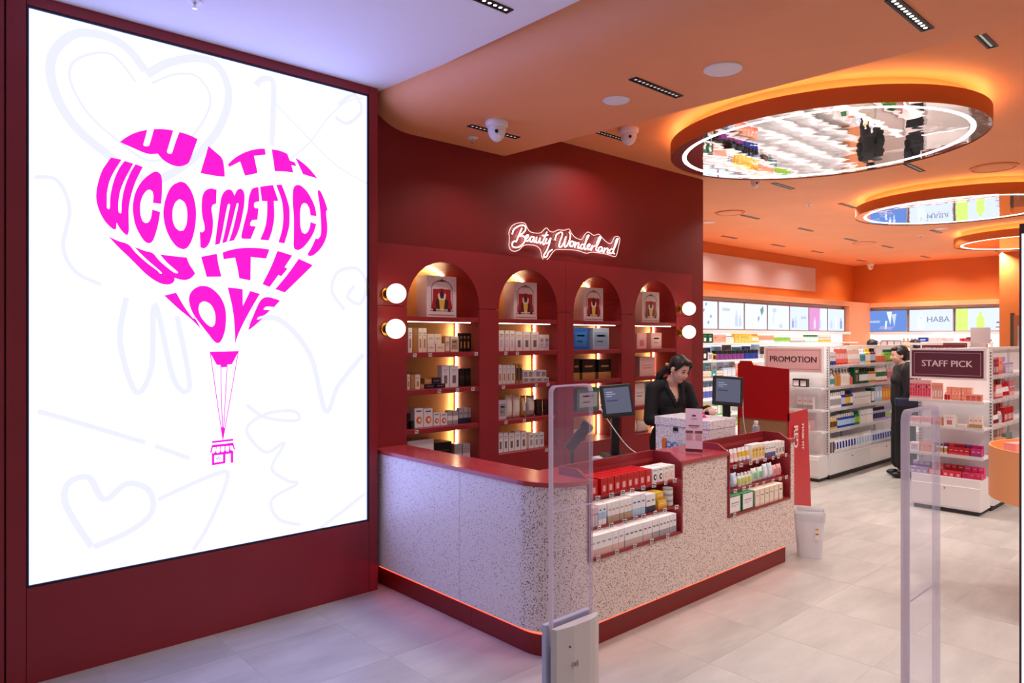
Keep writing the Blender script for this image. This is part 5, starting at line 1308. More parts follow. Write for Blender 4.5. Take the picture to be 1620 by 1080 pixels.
# ---- counter niche two
a = NI[1][0]+0.016; c = NI[1][1]-0.016
pl2 = 'farther niche top shelf'; pm2 = 'farther niche middle shelf'; pb2 = 'farther niche bottom shelf'
tb_ = lambda body, cap, lab, w=.045, h=.105: (lambda i: m_tube(w, h, body, cap, lab))
row('tube', a+.0, a+.16, 3, YF+.005, zt1, .05, .04, .11, tb_(WHITEP, REDP, PINKP), 'white tube with red print', pl2, 'tube')
row('tube', a+.16, a+.32, 3, YF+.005, zt1, .05, .04, .11, tb_(WHITEP, GREYP, YELP), 'white tube with yellow print', pl2, 'tube')
row('carton', a+.32, a+.50, 4, YF, zt1, .04, .06, .11, cmk(.04, .06, .108, IVORY, YELP, BLACKP, 2), 'ivory carton with yellow and black label', pl2, 'box')
row('carton', a+.51, a+.66, 4, YF, zt1, .034, .06, .1, cmk(.034, .06, .1, WHITEP, paint(90, 90, 150), INK, 1), 'white carton with violet foot', pl2, 'box')
row('carton', a+.66, a+.80, 3, YF, zt1, .042, .06, .095, cmk(.042, .06, .096, IVORY, LAV, INK, 3), 'plain ivory carton', pl2, 'box')
pc = lambda body, lab, w=.07, h=.10: (lambda i: m_pouch(w, h, .05, body, lab))
row('pouch', a+.0, a+.17, 2, YF+.01, zm1, .07, .05, .1, pc(SKY, WHITEP), 'pale blue pouch', pm2, 'pouch')
row('bottle', a+.17, a+.36, 4, YF+.01, zm1, .045, .045, .09, lambda i: m_bottle(.02, .088, paint(226, 232, 220), WHITEP, paint(214, 226, 120)), 'small bottle with lime label', pm2, 'bottle')
row('pouch', a+.36, a+.52, 2, YF+.01, zm1, .07, .05, .1, pc(paint(214, 232, 214), paint(120, 190, 150)), 'pale green pouch', pm2, 'pouch')
row('pouch', a+.52, a+.66, 2, YF+.01, zm1, .065, .05, .11, pc(paint(210, 226, 240), WHITEP, .066, .112), 'ice blue pouch', pm2, 'pouch')
row('pouch', a+.66, a+.80, 2, YF+.01, zm1, .065, .05, .09, pc(PINKP, ROSE, .06, .09), 'pink pouch', pm2, 'pouch')
row('carton', a+.0, a+.34, 2, YF, zb1, .15, .05, .13, cmk(.155, .06, .122, GREENP, WHITEP, INK, 6), 'green carton with a large white label', pb2, 'box', jit=0)
row('carton', a+.35, a+.76, 6, YF, zb1, .06, .06, .115, cmk(.06, .07, .115, paint(236, 216, 196), paint(244, 232, 216), TAUPE, 2), 'beige carton', pb2, 'box')
# ================================================================== SHOP SHELVING
STEEL = mat('slotted_upright', rgb(214, 212, 214), 0.45)
RAIL = glass_mat('rail_clear', (0.98, 0.98, 0.98), alpha_mix=0.6, col=(0.9, 0.89, 0.9))
SHELFW = mat('white_shelf', rgb(244, 242, 244), 0.35)
def signboard(parent, x, yc, z0, z1, w, txt, ground, ink, line, size):
    """sign on a gondola end, facing -X"""
    s = boxpart('sign_board', x-0.012, x, yc-w/2, yc+w/2, z0, z1, WHITE, parent)
    b = MB(); b.box(x-0.0135, x-0.0122, yc-w/2+0.02, yc+w/2-0.02, z0+0.02, z1-0.02, ground); b.build('sign_face', s)
    b = MB(); zz = (z0+z1)/2; e = 0.045; t = 0.003
    for y0, y1, a, c in ((yc-w/2+e, yc+w/2-e, z1-e, z1-e+t), (yc-w/2+e, yc+w/2-e, z0+e-t, z0+e), (yc-w/2+e-t, yc-w/2+e, z0+e-t, z1-e+t), (yc+w/2-e, yc+w/2-e+t, z0+e-t, z1-e+t)):
        b.box(x-0.0145, x-0.0137, y0, y1, a, c, line)
    text_into(b, txt, size, TX(x-0.0146, yc, zz), ink, bold=size*0.025)
    b.build('sign_print', s)
def gondola(x0, x1, y0, y1, H, levels, lb, end_levels=(), end_depth=0.30, both=False, shelf_d=0.30, endcap=True, tag_rows=True, eb=0.30):
    """double sided shelf run along X with an end cap facing -X"""
    t = thing('shelf_gondola', (x0, (y0+y1)/2, 0), lb, 'shelving', 'white shop shelving')
    xm = x0 + (end_depth if endcap else 0); yc = (y0+y1)/2
    boxpart('core_panel', xm, x1, yc-0.012, yc+0.012, 0.30, H-0.02, WHITE, t)
    b = MB(); b.box(xm, x1, y0, y1, 0.06, 0.285, WHITE); b.build('base_cabinet', t)
    boxpart('toe_kick', xm+0.02, x1-0.02, y0+0.03, y1-0.03, 0.0, 0.06, mat('toe_dark', rgb(60, 58, 60), 0.6), t)
    boxpart('top_cap', xm, x1, yc-0.06, yc+0.06, H-0.025, H, WHITE, t)
    # drawers in the base
    n = max(1, int((x1-xm)/0.95))
    for i in range(n):
        a = xm + 0.03 + (x1-xm-0.06)*i/n; c = xm + 0.03 + (x1-xm-0.06)*(i+1)/n
        d = boxpart('drawer_front', a+0.004, c-0.004, y0-0.012, y0-0.0005, 0.075, 0.262, WHITE, t, bev=0.002)
        b = MB(); b.lathe([(0.008, 0, BLACK), (0.008, 0.006, BLACK)], 10, Matrix.Translation(((a+c)/2, y0-0.0122, 0.235)) @ Matrix.Rotation(math.pi/2, 4, 'X')); b.build('lock', d)
    for X in [xm+0.02, x1-0.02] + [xm + (x1-xm)*k/n for k in range(1, n)]:
        b = MB(); b.box(X-0.016, X+0.016, yc-0.03, yc+0.03, 0.285, H-0.026, STEEL); b.build('upright', t)
    for z in levels:
        s = boxpart('shelf', xm+0.004, x1-0.004, y0+0.012, yc-0.03, z-0.022, z, SHELFW, t)
        b = MB(); b.box(xm+0.004, x1-0.004, y0+0.004, y0+0.0115, z-0.030, z+0.012, RAIL); b.build('price_rail', s)
        k = int((x1-xm)/0.22)
        if tag_rows:
            for i in range(k): obj('price_tag', TAG_ME, (xm + 0.1 + 0.22*i + RND.uniform(-.05, .05), y0+0.0035, z-0.014), parent=s)
        if both: boxpart('shelf', xm+0.004, x1-0.004, yc+0.03, y1-0.012, z-0.022, z, SHELFW, t)
    if endcap:
        boxpart('end_panel', xm-0.014, xm-0.001, y0+0.01, y1-0.01, 0.06, H, WHITE, t)
        boxpart('end_base', x0, xm-0.015, y0+0.03, y1-0.03, 0.04, eb, WHITE, t, bev=0.003)
        boxpart('end_toe', x0+0.02, xm-0.02, y0+0.05, y1-0.05, 0.0, 0.04, mat('toe_dark', rgb(60, 58, 60), 0.6), t)
        d = boxpart('end_drawer', x0-0.010, x0-0.0005, y0+0.04, y1-0.04, 0.06, 0.262, WHITE, t, bev=0.002)
        b = MB(); b.lathe([(0.009, 0, GREY), (0.009, 0.008, GREY)], 10, Matrix.Translation((x0-0.0102, yc, 0.235)) @ Matrix.Rotation(-math.pi/2, 4, 'Y')); b.build('lock', d)
        for yy in (y0+0.02, y1-0.02):
            u = boxpart('slotted_post', xm-0.045, xm-0.015, yy-0.014, yy+0.014, eb, H, STEEL, t)
            b = MB()
            for k in range(40): b.box(xm-0.0462, xm-0.0452, yy-0.006, yy+0.006, 0.34+0.031*k, 0.34+0.031*k+0.016, mat('slot_dark', rgb(70, 68, 72), 0.7))
            o = b.build('slot_row', u); o['kind'] = 'stuff'
        for z in end_levels:
            s = boxpart('end_shelf', x0+0.012, xm-0.046, y0+0.008, y1-0.008, z-0.018, z, SHELFW, t)
            boxpart('price_rail', x0+0.002, x0+0.011, y0+0.008, y1-0.008, z-0.024, z+0.008, RAIL, s)
    return t
# ---- generic fillers
def fill_Y(place, x0, x1, yf, z, specs, first_look=''):
    """specs: list of (kind, look, pieces, width, height, colours...) laid out along X, facing -Y"""
    x = x0
    for kind, look, n, w, h, cols in specs:
        for i in range(n):
            if x + w > x1: return
            xx = x + w/2; hh = h; b_, p_, q_ = cols
            if kind == 'carton': me = m_carton(w*.94, min(.07, w), hh, b_, p_, q_, RND.choice([0, 1, 2, 3, 5]) if False else 1 + (len(look) % 3)); dd = min(.07, w)/2
            elif kind == 'bottle': me = m_bottle(w*.45, hh, b_, p_, q_); dd = w*.45
            elif kind == 'pump_bottle': me = m_bottle(w*.45, hh, b_, p_, q_, True); dd = w*.45
            elif kind == 'tube': me = m_tube(w*.9, hh, b_, p_, q_); dd = w*.4
            elif kind == 'pouch': me = m_pouch(w*.96, hh, .05, b_, p_); dd = .035
            elif kind == 'jar': me = m_jar(w*.45, hh, b_, p_); dd = w*.45
            put(kind, me, xx, yf + dd + 0.004, z, RND.uniform(-.04, .04), '%s %s' % (look, place), {'pump_bottle': 'bottle', 'carton': 'box'}.get(kind, kind), 'products ' + place)
            x += w
        x += 0.005
def fill_X(place, y0, y1, xf, z, specs):
    """same along Y (from y1 towards y0, i.e. left to right in view), facing -X"""
    y = y1
    for kind, look, n, w, h, cols in specs:
        for i in range(n):
            if y - w < y0: return
            b_, p_, q_ = cols
            if kind == 'carton': me = m_carton(w*.94, min(.07, w), h, b_, p_, q_, 1 + (len(look) % 3)); dd = min(.07, w)/2
            elif kind in ('bottle', 'pump_bottle'): me = m_bottle(w*.45, h, b_, p_, q_, kind != 'bottle'); dd = w*.45
            elif kind == 'tube': me = m_tube(w*.9, h, b_, p_, q_); dd = w*.4
            elif kind == 'pouch': me = m_pouch(w*.96, h, .05, b_, p_); dd = .035
            else: me = m_jar(w*.45, h, b_, p_); dd = w*.45
            put(kind, me, xf + dd + 0.004, y - w/2, z, -math.pi/2 + RND.uniform(-.04, .04), '%s %s' % (look, place), {'pump_bottle': 'bottle', 'carton': 'box'}.get(kind, kind), 'products ' + place)
            y -= w
        y -= 0.010

# ---- gondola one (PROMOTION)
G1 = (8.35, 12.0, 3.735, 4.48)
LV1 = [0.591, 0.845, 1.108, 1.367]
g1 = gondola(*G1, 1.60, LV1, 'white shelf gondola with the pink promotion sign, full of bottles', end_levels=(0.591, 0.845, 1.108), end_depth=0.24, both=True)
PNK = mat('pink_sign', rgb(222, 176, 178), 0.4); MRN = mat('maroon_sign', rgb(98, 38, 42), 0.3); DRK = mat('sign_ink', rgb(62, 34, 38), 0.5)
signboard(g1, G1[0]+0.05, (G1[2]+G1[3])/2, 1.285, 1.60, G1[3]-G1[2], 'PROMOTION', PNK, DRK, paint(160, 100, 106), 0.100)
tagx = G1[0]+0.245
pe = 'on the promotion gondola end'
fill_X('upper shelf ' + pe, G1[2]+0.02, G1[2]+0.40, G1[0]+0.08, 1.108, [('carton', 'small black and white carton', 2, .09, .10, (BLACKP, WHITEP, GOLDP))])
fill_X('lower shelf ' + pe, G1[2]+0.02, G1[2]+0.34, G1[0]+0.08, 0.845, [('carton', 'white carton', 3, .065, .15, (WHITEP, GREYP, GOLDP))])
fill_X('bottom shelf ' + pe, G1[2]+0.02, G1[2]+0.34, G1[0]+0.08, 0.591, [('carton', 'pale pink carton', 2, .09, .12, (PINKP, WHITEP, ROSE))])
xa, xb, yf = G1[0]+0.26, 11.55, G1[2]+0.02
P_ = 'on the promotion gondola, '
AMBER, LIME, CLR = mat('amber_liquid', rgb(206, 140, 60), .15), paint(150, 200, 60), paint(226, 230, 236, .2)
CORAL, LILAC, BROWNP, MINT = paint(236, 110, 96, .3), paint(176, 160, 210), paint(96, 60, 36, .3), paint(170, 214, 196)
DGREEN = paint(16, 92, 60, .25); DBLUE = paint(24, 60, 160, .25); ORGP = paint(236, 140, 60)
fill_Y(P_ + 'top shelf', xa, xb, yf, LV1[3], [('carton', 'blue and white carton', 3, .06, .17, (WHITEP, DBLUE, INK)), ('tube', 'coral red tube', 5, .075, .20, (CORAL, REDP, PINKP)), ('tube', 'pale flowered tube', 5, .075, .18, (paint(240, 200, 180), ROSE, WHITEP)), ('bottle', 'aqua bottle', 2, .08, .19, (SKY, WHITEP, TEAL)),
      ('bottle', 'yellow bottle', 2, .08, .2, (YELP, YELP, WHITEP)), ('bottle', 'dark red capped bottle', 2, .08, .2, (paint(110, 20, 40), BLACKP, SKY)), ('carton', 'orange carton', 3, .10, .10, (ORGP, CORAL, WHITEP)), ('bottle', 'green bottle', 6, .07, .18, (paint(90, 150, 50), DGREEN, LIME)), ('tube', 'pink tube', 4, .07, .17, (PINKP, ROSE, WHITEP))])
fill_Y(P_ + 'second shelf', xa, xb, yf, LV1[2], [('pump_bottle', 'clear bottle with teal label', 2, .085, .20, (CLR, WHITEP, TEAL)), ('pump_bottle', 'amber bottle', 2, .09, .22, (AMBER, WHITEP, AMBER)), ('pump_bottle', 'white bottle', 3, .085, .22, (IVORY, WHITEP, CREAM)), ('pump_bottle', 'coral pump bottle', 1, .09, .16, (CORAL, PINKP, CORAL)), ('carton', 'dark green carton', 1, .16, .22, (DGREEN, WHITEP, INK)),
      ('bottle', 'dark green bottle', 4, .08, .21, (DGREEN, BLACKP, WHITEP)), ('bottle', 'honey bottle', 3, .08, .2, (AMBER, BLACKP, CREAM)), ('tube', 'floral tube', 6, .065, .19, (IVORY, REDP, GREENP)), ('bottle', 'pale pink bottle', 4, .08, .22, (PINKP, WHITEP, ROSE))])
fill_Y(P_ + 'third shelf', xa, xb, yf, LV1[1], [('bottle', 'white grey bottle', 6, .06, .19, (WHITEP, WHITEP, GREYP)), ('bottle', 'navy bottle', 2, .06, .2, (DBLUE, WHITEP, LAV)), ('bottle', 'brown bottle', 2, .07, .2, (BROWNP, BLACKP, YELP)), ('bottle', 'blue bottle', 1, .07, .2, (DBLUE, DBLUE, WHITEP)), ('carton', 'white carton', 6, .09, .16, (WHITEP, IVORY, GREYP)), ('carton', 'green framed white carton', 1, .12, .19, (DGREEN, WHITEP, WHITEP)),
      ('pouch', 'pale blue refill pouch', 3, .11, .20, (SKY, WHITEP, INK)), ('pouch', 'orange yellow refill pouch', 7, .09, .18, (ORGP, YELP, INK)), ('pouch', 'violet pouch', 3, .09, .2, (LILAC, PINKP, INK))])
fill_Y(P_ + 'fourth shelf', xa, xb, yf, LV1[0], [('bottle', 'gold capped bottle', 4, .06, .16, (paint(220, 180, 90), CREAM, BROWNP)), ('bottle', 'blue bottle with ivory cap', 8, .065, .17, (DBLUE, IVORY, SKY)), ('bottle', 'green bottle', 2, .07, .18, (paint(20, 120, 60), DGREEN, LIME)), ('carton', 'white carton', 4, .10, .18, (WHITEP, IVORY, GREYP)),
      ('bottle', 'lilac and black bottle', 7, .065, .18, (LILAC, BLACKP, NAVYP)), ('pouch', 'violet and lime pouch', 6, .09, .17, (LILAC, LIME, INK))])
fill_Y(P_ + 'base', xa, xb, yf, 0.2855, [('carton', 'white and brown carton', 2, .07, .2, (WHITEP, BROWNP, INK)), ('pouch', 'blue and white refill pouch', 8, .085, .19, (WHITEP, DBLUE, INK)), ('pouch', 'white refill pouch with pale blue label', 6, .085, .19, (WHITEP, SKY, INK)), ('pouch', 'silver blue refill pouch', 8, .085, .18, (paint(210, 216, 230), DBLUE, INK)), ('bottle', 'beige bottle', 4, .07, .17, (CREAM, TEAL, WHITEP))])

# rear side of the run, top shelf (it shows in the ceiling mirrors)
row('pump_bottle', xa, 11.7, 12, G1[3]-0.12, LV1[3], .07, .07, .2, lambda i: m_bottle(.035, .2, [AMBER, DGREEN, CORAL, SKY, YELP, PURP if 0 else LILAC][i % 6], WHITEP, IVORY, True), 'bottle on the far side', P_ + 'top shelf', 'bottle')
# ---- gondola two (STAFF PICK)
G2 = (7.87, 12.0, 1.97, 2.64)
g2 = gondola(*G2, 1.60, [0.56, 0.834, 1.09, 1.33], 'white shelf gondola with the maroon staff pick sign and pink cosmetics', end_levels=(0.56, 0.834, 1.09), end_depth=0.33, both=True, eb=0.345)
signboard(g2, G2[0]+0.06, (G2[2]+G2[3])/2, 1.295, 1.60, G2[3]-G2[2], 'STAFF PICK', MRN, paint(240, 216, 214), paint(220, 180, 180), 0.088)
S_ = 'on the staff pick end, '
y0, y1, xf = G2[2]+0.02, G2[3]-0.01, G2[0]+0.015
HOT, MAG, PEACH, CHERRY, PURP = paint(230, 60, 90, .3), paint(196, 30, 110, .3), paint(240, 170, 140, .3), paint(190, 24, 40, .3), paint(130, 60, 140, .3)
fill_X(S_ + 'top shelf', y0, y1, xf, 1.09, [('carton', 'slim pink carton', 8, .024, .19, (PINKP, HOT, WHITEP)), ('carton', 'slim peach carton', 4, .024, .17, (PEACH, CORAL, WHITEP)), ('bottle', 'small red nail bottle', 2, .028, .08, (CHERRY, PEACH, CHERRY)), ('bottle', 'small coral bottle', 4, .028, .09, (CORAL, PINKP, PEACH)), ('carton', 'low coral carton', 3, .045, .07, (PEACH, CORAL, CHERRY)), ('tube', 'white tube', 2, .03, .12, (WHITEP, WHITEP, GREYP))])
row('carton', y0+0.12, y0+0.34, 5, xf+.11, 1.09, .04, .06, .11, lambda i: m_carton(.042, .06, .13, PEACH, CORAL, WHITEP, 0), 'peach carton standing behind', S_ + 'top shelf', 'box', face='X')
fill_X(S_ + 'second shelf', y0, y1, xf, 0.834, [('carton', 'pale pink palette box', 2, .10, .075, (PINKP, WHITEP, ROSE)), ('carton', 'coral pink box', 1, .085, .085, (PEACH, PINKP, ROSE)), ('carton', 'open white box', 1, .11, .115, (IVORY, PINKP, ROSE)), ('carton', 'low white tray box', 1, .09, .03, (IVORY, PINKP, ROSE)), ('carton', 'beige pearl box', 3, .038, .12, (CREAM, GOLDP, ROSE))])
fill_X(S_ + 'third shelf', y0, y1, xf, 0.56, [('carton', 'white square box', 1, .09, .09, (WHITEP, LAV, INK)), ('carton', 'peach square box', 2, .062, .10, (PEACH, paint(226, 180, 160), ROSE)), ('bottle', 'amber and blue bottle', 3, .035, .10, (CREAM, DBLUE, GOLDP)), ('carton', 'cherry red pack', 4, .045, .075, (CHERRY, HOT, PINKP)), ('carton', 'magenta pack', 4, .045, .075, (MAG, PURP, PINKP))])
row('carton', y0+.02, y0+.36, 7, xf+.09, 0.56, .045, .05, .1, lambda i: m_carton(.044, .05, .10, [MAG, MAG, PURP, CHERRY, CHERRY, HOT, CHERRY][i], HOT, PINKP, 1), 'red or magenta pack behind', S_ + 'third shelf', 'box', face='X')
fill_X(S_ + 'base', y0, y1, xf, 0.3455, [('carton', 'violet pack', 3, .055, .055, (LILAC, PURP, LAV)), ('carton', 'coral pack', 2, .055, .055, (CORAL, PINKP, LAV)), ('carton', 'red pack', 3, .055, .055, (HOT, REDP, PINKP)), ('carton', 'hot pink pack', 3, .055, .055, (HOT, MAG, PINKP))])
for (r_, yy, n, ca, cb, lk) in ((1, y1, 3, LILAC, PURP, 'violet pack'), (1, y1-.175, 2, CORAL, PINKP, 'coral pack'), (1, y1-.295, 3, CHERRY, REDP, 'red pack'), (1, y1-.47, 3, paint(226, 40, 130, .3), HOT, 'hot pink pack')):
    for i in range(n): put('carton', m_carton(.05, .06, .055, ca, cb, LAV, 1), xf+.115, yy-.0275-.055*i, 0.3455, -math.pi/2, lk + ' in the back row, %s' % (S_ + 'base'), 'box', 'products ' + S_ + 'base'); put('carton', m_carton(.05, .06, .05, ca, cb, LAV, 1), xf+.115, yy-.0275-.055*i, 0.3455+.0575, -math.pi/2, lk + ' stacked at the back, %s' % (S_ + 'base'), 'box', 'products ' + S_ + 'base')
xs0, xs1, yf = G2[0]+0.34, 9.25, G2[2]+0.02
Q_ = 'on the staff pick side, '
fill_Y(Q_ + 'top shelf', xs0, xs1, yf, 1.33, [('carton', 'dark rose pack', 4, .06, .16, (paint(150, 50, 60), ROSE, WHITEP)), ('pouch', 'coral pouch', 3, .08, .15, (CORAL, PEACH, INK)), ('carton', 'lilac pack', 5, .06, .12, (LILAC, WHITEP, MAG))])
fill_Y(Q_ + 'second shelf', xs0, xs1, yf, 1.09, [('carton', 'red pack', 3, .05, .15, (CHERRY, PINKP, WHITEP)), ('tube', 'pink tube', 6, .045, .14, (PINKP, CHERRY, WHITEP)), ('tube', 'brick red tube', 5, .045, .15, (CHERRY, PINKP, WHITEP)), ('carton', 'rose pack', 4, .05, .16, (ROSE, PINKP, WHITEP))])
fill_Y(Q_ + 'third shelf', xs0, xs1, yf, 0.834, [('tube', 'dark berry tube', 6, .045, .14, (paint(120, 24, 40), PINKP, WHITEP)), ('pouch', 'clear sample pouch', 2, .09, .12, (paint(220, 206, 206), GREYP, INK)), ('carton', 'red pack', 7, .05, .15, (CHERRY, REDP, WHITEP))])
fill_Y(Q_ + 'fourth shelf', xs0, xs1, yf, 0.56, [('carton', 'cream low pack', 5, .06, .08, (CREAM, YELP, WHITEP)), ('carton', 'salmon pack', 3, .07, .12, (PEACH, CORAL, WHITEP)), ('carton', 'green grey pack', 6, .04, .15, (paint(110, 130, 120), WHITEP, BLACKP))])

for z_, cs, sh_ in ((1.33, (CORAL, PEACH, LILAC), 'top shelf'), (1.09, (CHERRY, PINKP, ROSE), 'second shelf'), (0.834, (CHERRY, REDP, PINKP), 'third shelf'), (0.56, (CREAM, PEACH, PINKP), 'fourth shelf')):
    row('carton', xs0, xs1, 9, yf+.13, z_, .07, .06, .17, lambda i, cs=cs: m_carton(.085, .06, .17, cs[i % 3], WHITEP, HOT, 1), 'tall pink or red pack behind', Q_ + sh_, 'box')
# ---- gondola three, further back, with the dark promotion sign
G3 = (14.0, 16.6, 3.75, 4.5)
g3 = gondola(*G3, 1.62, [0.85, 1.11, 1.37], 'far white shelf gondola with the dark promotion sign', end_levels=(1.11,), end_depth=0.24, tag_rows=False)
signboard(g3, G3[0]+0.05, (G3[2]+G3[3])/2, 1.36, 1.64, G3[3]-G3[2], 'PROMOTION', MRN, paint(200, 170, 170), paint(190, 150, 150), 0.10)
tops = 'on top of the far gondola'
for k, (xx, yy, c_, lk) in enumerate(((14.6, 3.95, REDP, 'small red box'), (14.9, 3.93, NAVYP, 'small navy box'), (15.2, 3.95, YELP, 'yellow box'), (15.6, 3.93, BLACKP, 'black box'), (14.5, 4.2, PINKP, 'small pink box'))):
    put('carton', m_carton(.16, .08, .08 + .02*(k % 2), c_, WHITEP, WHITEP, 1), xx, yy, 1.62, -0.8, lk + ' ' + tops, 'box', 'boxes ' + tops)

# ---- side wall and rear wall shelving with light boxes
GLOW = emat('shelf_back_glow', (1.0, 0.97, 0.93), 1.15)
def light_box(parent, face, u0, u1, fixed, z0, z1, base, shapes=(), text=None, tcol=None, tx=0.0, tz=0.0, tsize=.1):
    """one lit poster; u runs left to right as seen"""
    fr = paint(150, 140, 150)
    if face == 'Y':
        T = lambda p, k=0: (p[0], fixed - 0.0012 - k*0.0004, p[1]); N = (0, -1, 0)
    else:
        T = lambda p, k=0: (fixed - 0.0012 - k*0.0004, p[0], p[1]); N = (-1, 0, 0)
    b = MB()
    if face == 'Y': b.box(u0, u1, fixed, fixed+0.05, z0, z1, fr)
    else: b.box(fixed, fixed+0.05, u0, u1, z0, z1, fr)
    lb = b.build('poster_frame', parent)
    b = MB(); m_ = 0.022; lo, hi = min(u0, u1)+m_, max(u0, u1)-m_
    b.poly([[(lo, z0+m_), (hi, z0+m_), (hi, z1-m_), (lo, z1-m_)]], lambda p: T(p), base, 0.0, N); b.build('lit_poster', lb)
    if shapes:
        for (pts, m2) in shapes:
            b = MB(); b.poly([[(u0 + (u1-u0)*(m_ + (1-2*m_)*x), z0+m_ + (z1-z0-2*m_)*y) for x, y in pts]], lambda p: T(p, 1), m2, 0.0, N); b.build('printed_shape', lb)
    if text:
        b = MB()
        if face == 'Y': TT = lambda p: (u0 + (u1-u0)*tx + p[0], fixed-0.0022, z0 + (z1-z0)*tz + p[1])
        else: TT = lambda p: (fixed-0.0022, u0 + (u1-u0)*tx - p[0], z0 + (z1-z0)*tz + p[1])
        text_into(b, text, tsize, TT, tcol); b.build('poster_text', lb)
    return lb
W_ = E_WALLBOX
PW = emat('poster_white', (0.80, 0.86, 1.0), W_); PB = emat('poster_blue', (0.16, 0.30, 0.75), W_*0.9); PL = emat('poster_pale', (0.72, 0.80, 1.0), W_)
PLIME = emat('poster_lime', (0.70, 0.95, 0.22), W_); PPINK = emat('poster_pink', (0.85, 0.35, 0.72), W_*.9); PVIO = emat('poster_violet', (0.42, 0.45, 0.85), W_*.8); PSOFT = emat('poster_soft', (0.66, 0.72, 0.92), W_*.9)
PINKI = emat('poster_ink', (0.25, 0.28, 0.42), 0.7); PGRN = emat('poster_green', (0.20, 0.42, 0.45), .8); PYEL = emat('poster_cream', (0.95, 0.95, 0.80), W_)
def leafy(cx, cy, w, h): return [(cx, cy), (cx+w*.3, cy+h*.5), (cx+w*.2, cy+h), (cx-w*.2, cy+h*.6)]
def bott(cx, cy, w, h): return [(cx-w, cy), (cx+w, cy), (cx+w, cy+h*.65), (cx+w*.4, cy+h*.78), (cx+w*.4, cy+h), (cx-w*.4, cy+h), (cx-w*.4, cy+h*.78), (cx-w, cy+h*.65)]
WS = thing('wall_shelving', (11.2, Y_BOX, 0), 'long white wall shelving with seven lit posters along the side wall', 'shelving', 'white shop shelving')
ZL0, ZL1 = 1.842, 2.345
edges = [onY(px, 500, Y_BOX).x for px in (1096, 1136, 1177.5, 1214, 1249, 1279.5, 1309, 1336)]
cont = [(PW, [(leafy(.2+.1*k, .15+.22*(k % 4), .2, .15), PVIO) for k in range(6)], None), (PW, [(bott(.7, .1, .06, .6), PSOFT), (bott(.85, .1, .05, .45), PSOFT)], 'lotion'), (PW, [(leafy(.75, .55, .35, .4), PGRN), (leafy(.6, .3, .2, .25), PVIO), (leafy(.3, .1, .15, .2), PSOFT), ([(.2, .1), (.5, .7), (.55, .1)], PYEL)], None),
        (PW, [(circ(.10, 10, .3, .8), PSOFT), (circ(.09, 10, .6, .15), PSOFT), ([(.28, .75), (.2, .4), (.26, .2), (.24, .4), (.31, .75)], PSOFT)], None), (PL, [(bott(.15, .1, .05, .4), PVIO), (bott(.3, .1, .06, .5), PSOFT)], 'toner'), (PW, [([(0, 0), (.55, 0), (.6, 1), (0, 1)], PPINK), (bott(.3, .08, .06, .5), PW), (bott(.58, .08, .07, .55), PSOFT)], None), (PL, [(bott(.2, .1, .06, .4), PSOFT), (bott(.8, .1, .07, .5), PVIO), (bott(.5, .1, .05, .7), PW)], None)]
for i in range(7):
    base, shp, tx = cont[i]
    light_box(WS, 'Y', edges[i]+0.004, edges[i+1]-0.004, Y_BOX, ZL0, ZL1, base, shp, tx, PINKI, .3 if i < 3 else .72, .72 if i < 3 else .55, .10)
boxpart('posters_backing', 6.2, 15.9, Y_BOX+0.052, Y_BOX+0.09, 0.1, 2.395, WHITE, WS)
boxpart('poster_ledge', 6.3, 15.9, Y_BOX-0.14, Y_BOX+0.05, ZL0-0.055, ZL0-0.002, WHITE, WS)
boxpart('glowing_back', 6.4, 15.88, Y_BOX+0.03, Y_BOX+0.05, 1.60, ZL0-0.06, GLOW, WS)
LVW = [1.625, 1.345, 1.055, 0.742, 0.44]
for z in LVW:
    s = boxpart('shelf', 6.4, 15.9, Y_BOX-0.30, Y_BOX+0.028, z-0.025, z, SHELFW, WS)
    if z < 1.6: boxpart('shelf_light', 6.5, 15.8, Y_BOX-0.02, Y_BOX, z+0.22, z+0.23, emat('shelf_led', (1, .97, .92), 2.0), WS)
boxpart('base_cabinet', 6.4, 15.9, Y_BOX-0.30, Y_BOX+0.028, 0.0, 0.16, WHITE, WS)
V_ = 'on the side wall, '
X0w = onY(1112, 530, Y_BOX-.28).x; Xw1, Xw2, Xw3 = 15.6, 12.9, 11.9
yw = Y_BOX-0.27
fill_Y(V_ + 'top shelf', X0w, Xw1, yw, LVW[0], [('carton', 'dark green carton', 2, .16, .15, (DGREEN, paint(30, 130, 90), WHITEP)), ('carton', 'pale pink carton', 3, .13, .14, (PINKP, PEACH, WHITEP)), ('bottle', 'small cream jar bottle', 3, .09, .12, (CREAM, GREYP, WHITEP)), ('carton', 'yellow carton', 5, .11, .15, (YELP, paint(240, 220, 120), WHITEP)), ('bottle', 'amber yellow bottle', 3, .09, .15, (YELP, AMBER, WHITEP)), ('carton', 'peach carton', 5, .10, .13, (PEACH, WHITEP, CORAL)), ('bottle', 'pale green bottle', 8, .08, .14, (MINT, WHITEP, LIME)), ('carton', 'white carton', 5, .12, .10, (WHITEP, GREYP, INK)), ('bottle', 'mint green bottle', 6, .10, .14, (MINT, DGREEN, WHITEP)), ('carton', 'cream carton', 4, .13, .14, (CREAM, YELP, INK))])
fill_Y(V_ + 'second shelf', X0w, Xw2, yw, LVW[1], [('carton', 'black gift carton', 1, .16, .2, (BLACKP, DARKP, WHITEP)), ('carton', 'white house shaped carton', 1, .14, .12, (WHITEP, GREYP, YELP)), ('carton', 'yellow carton', 1, .10, .1, (YELP, BLACKP, WHITEP)), ('jar', 'violet black jar', 7, .13, .15, (PURP, BLACKP, LAV)), ('jar', 'blue black jar', 4, .12, .16, (DBLUE, BLACKP, LAV))])
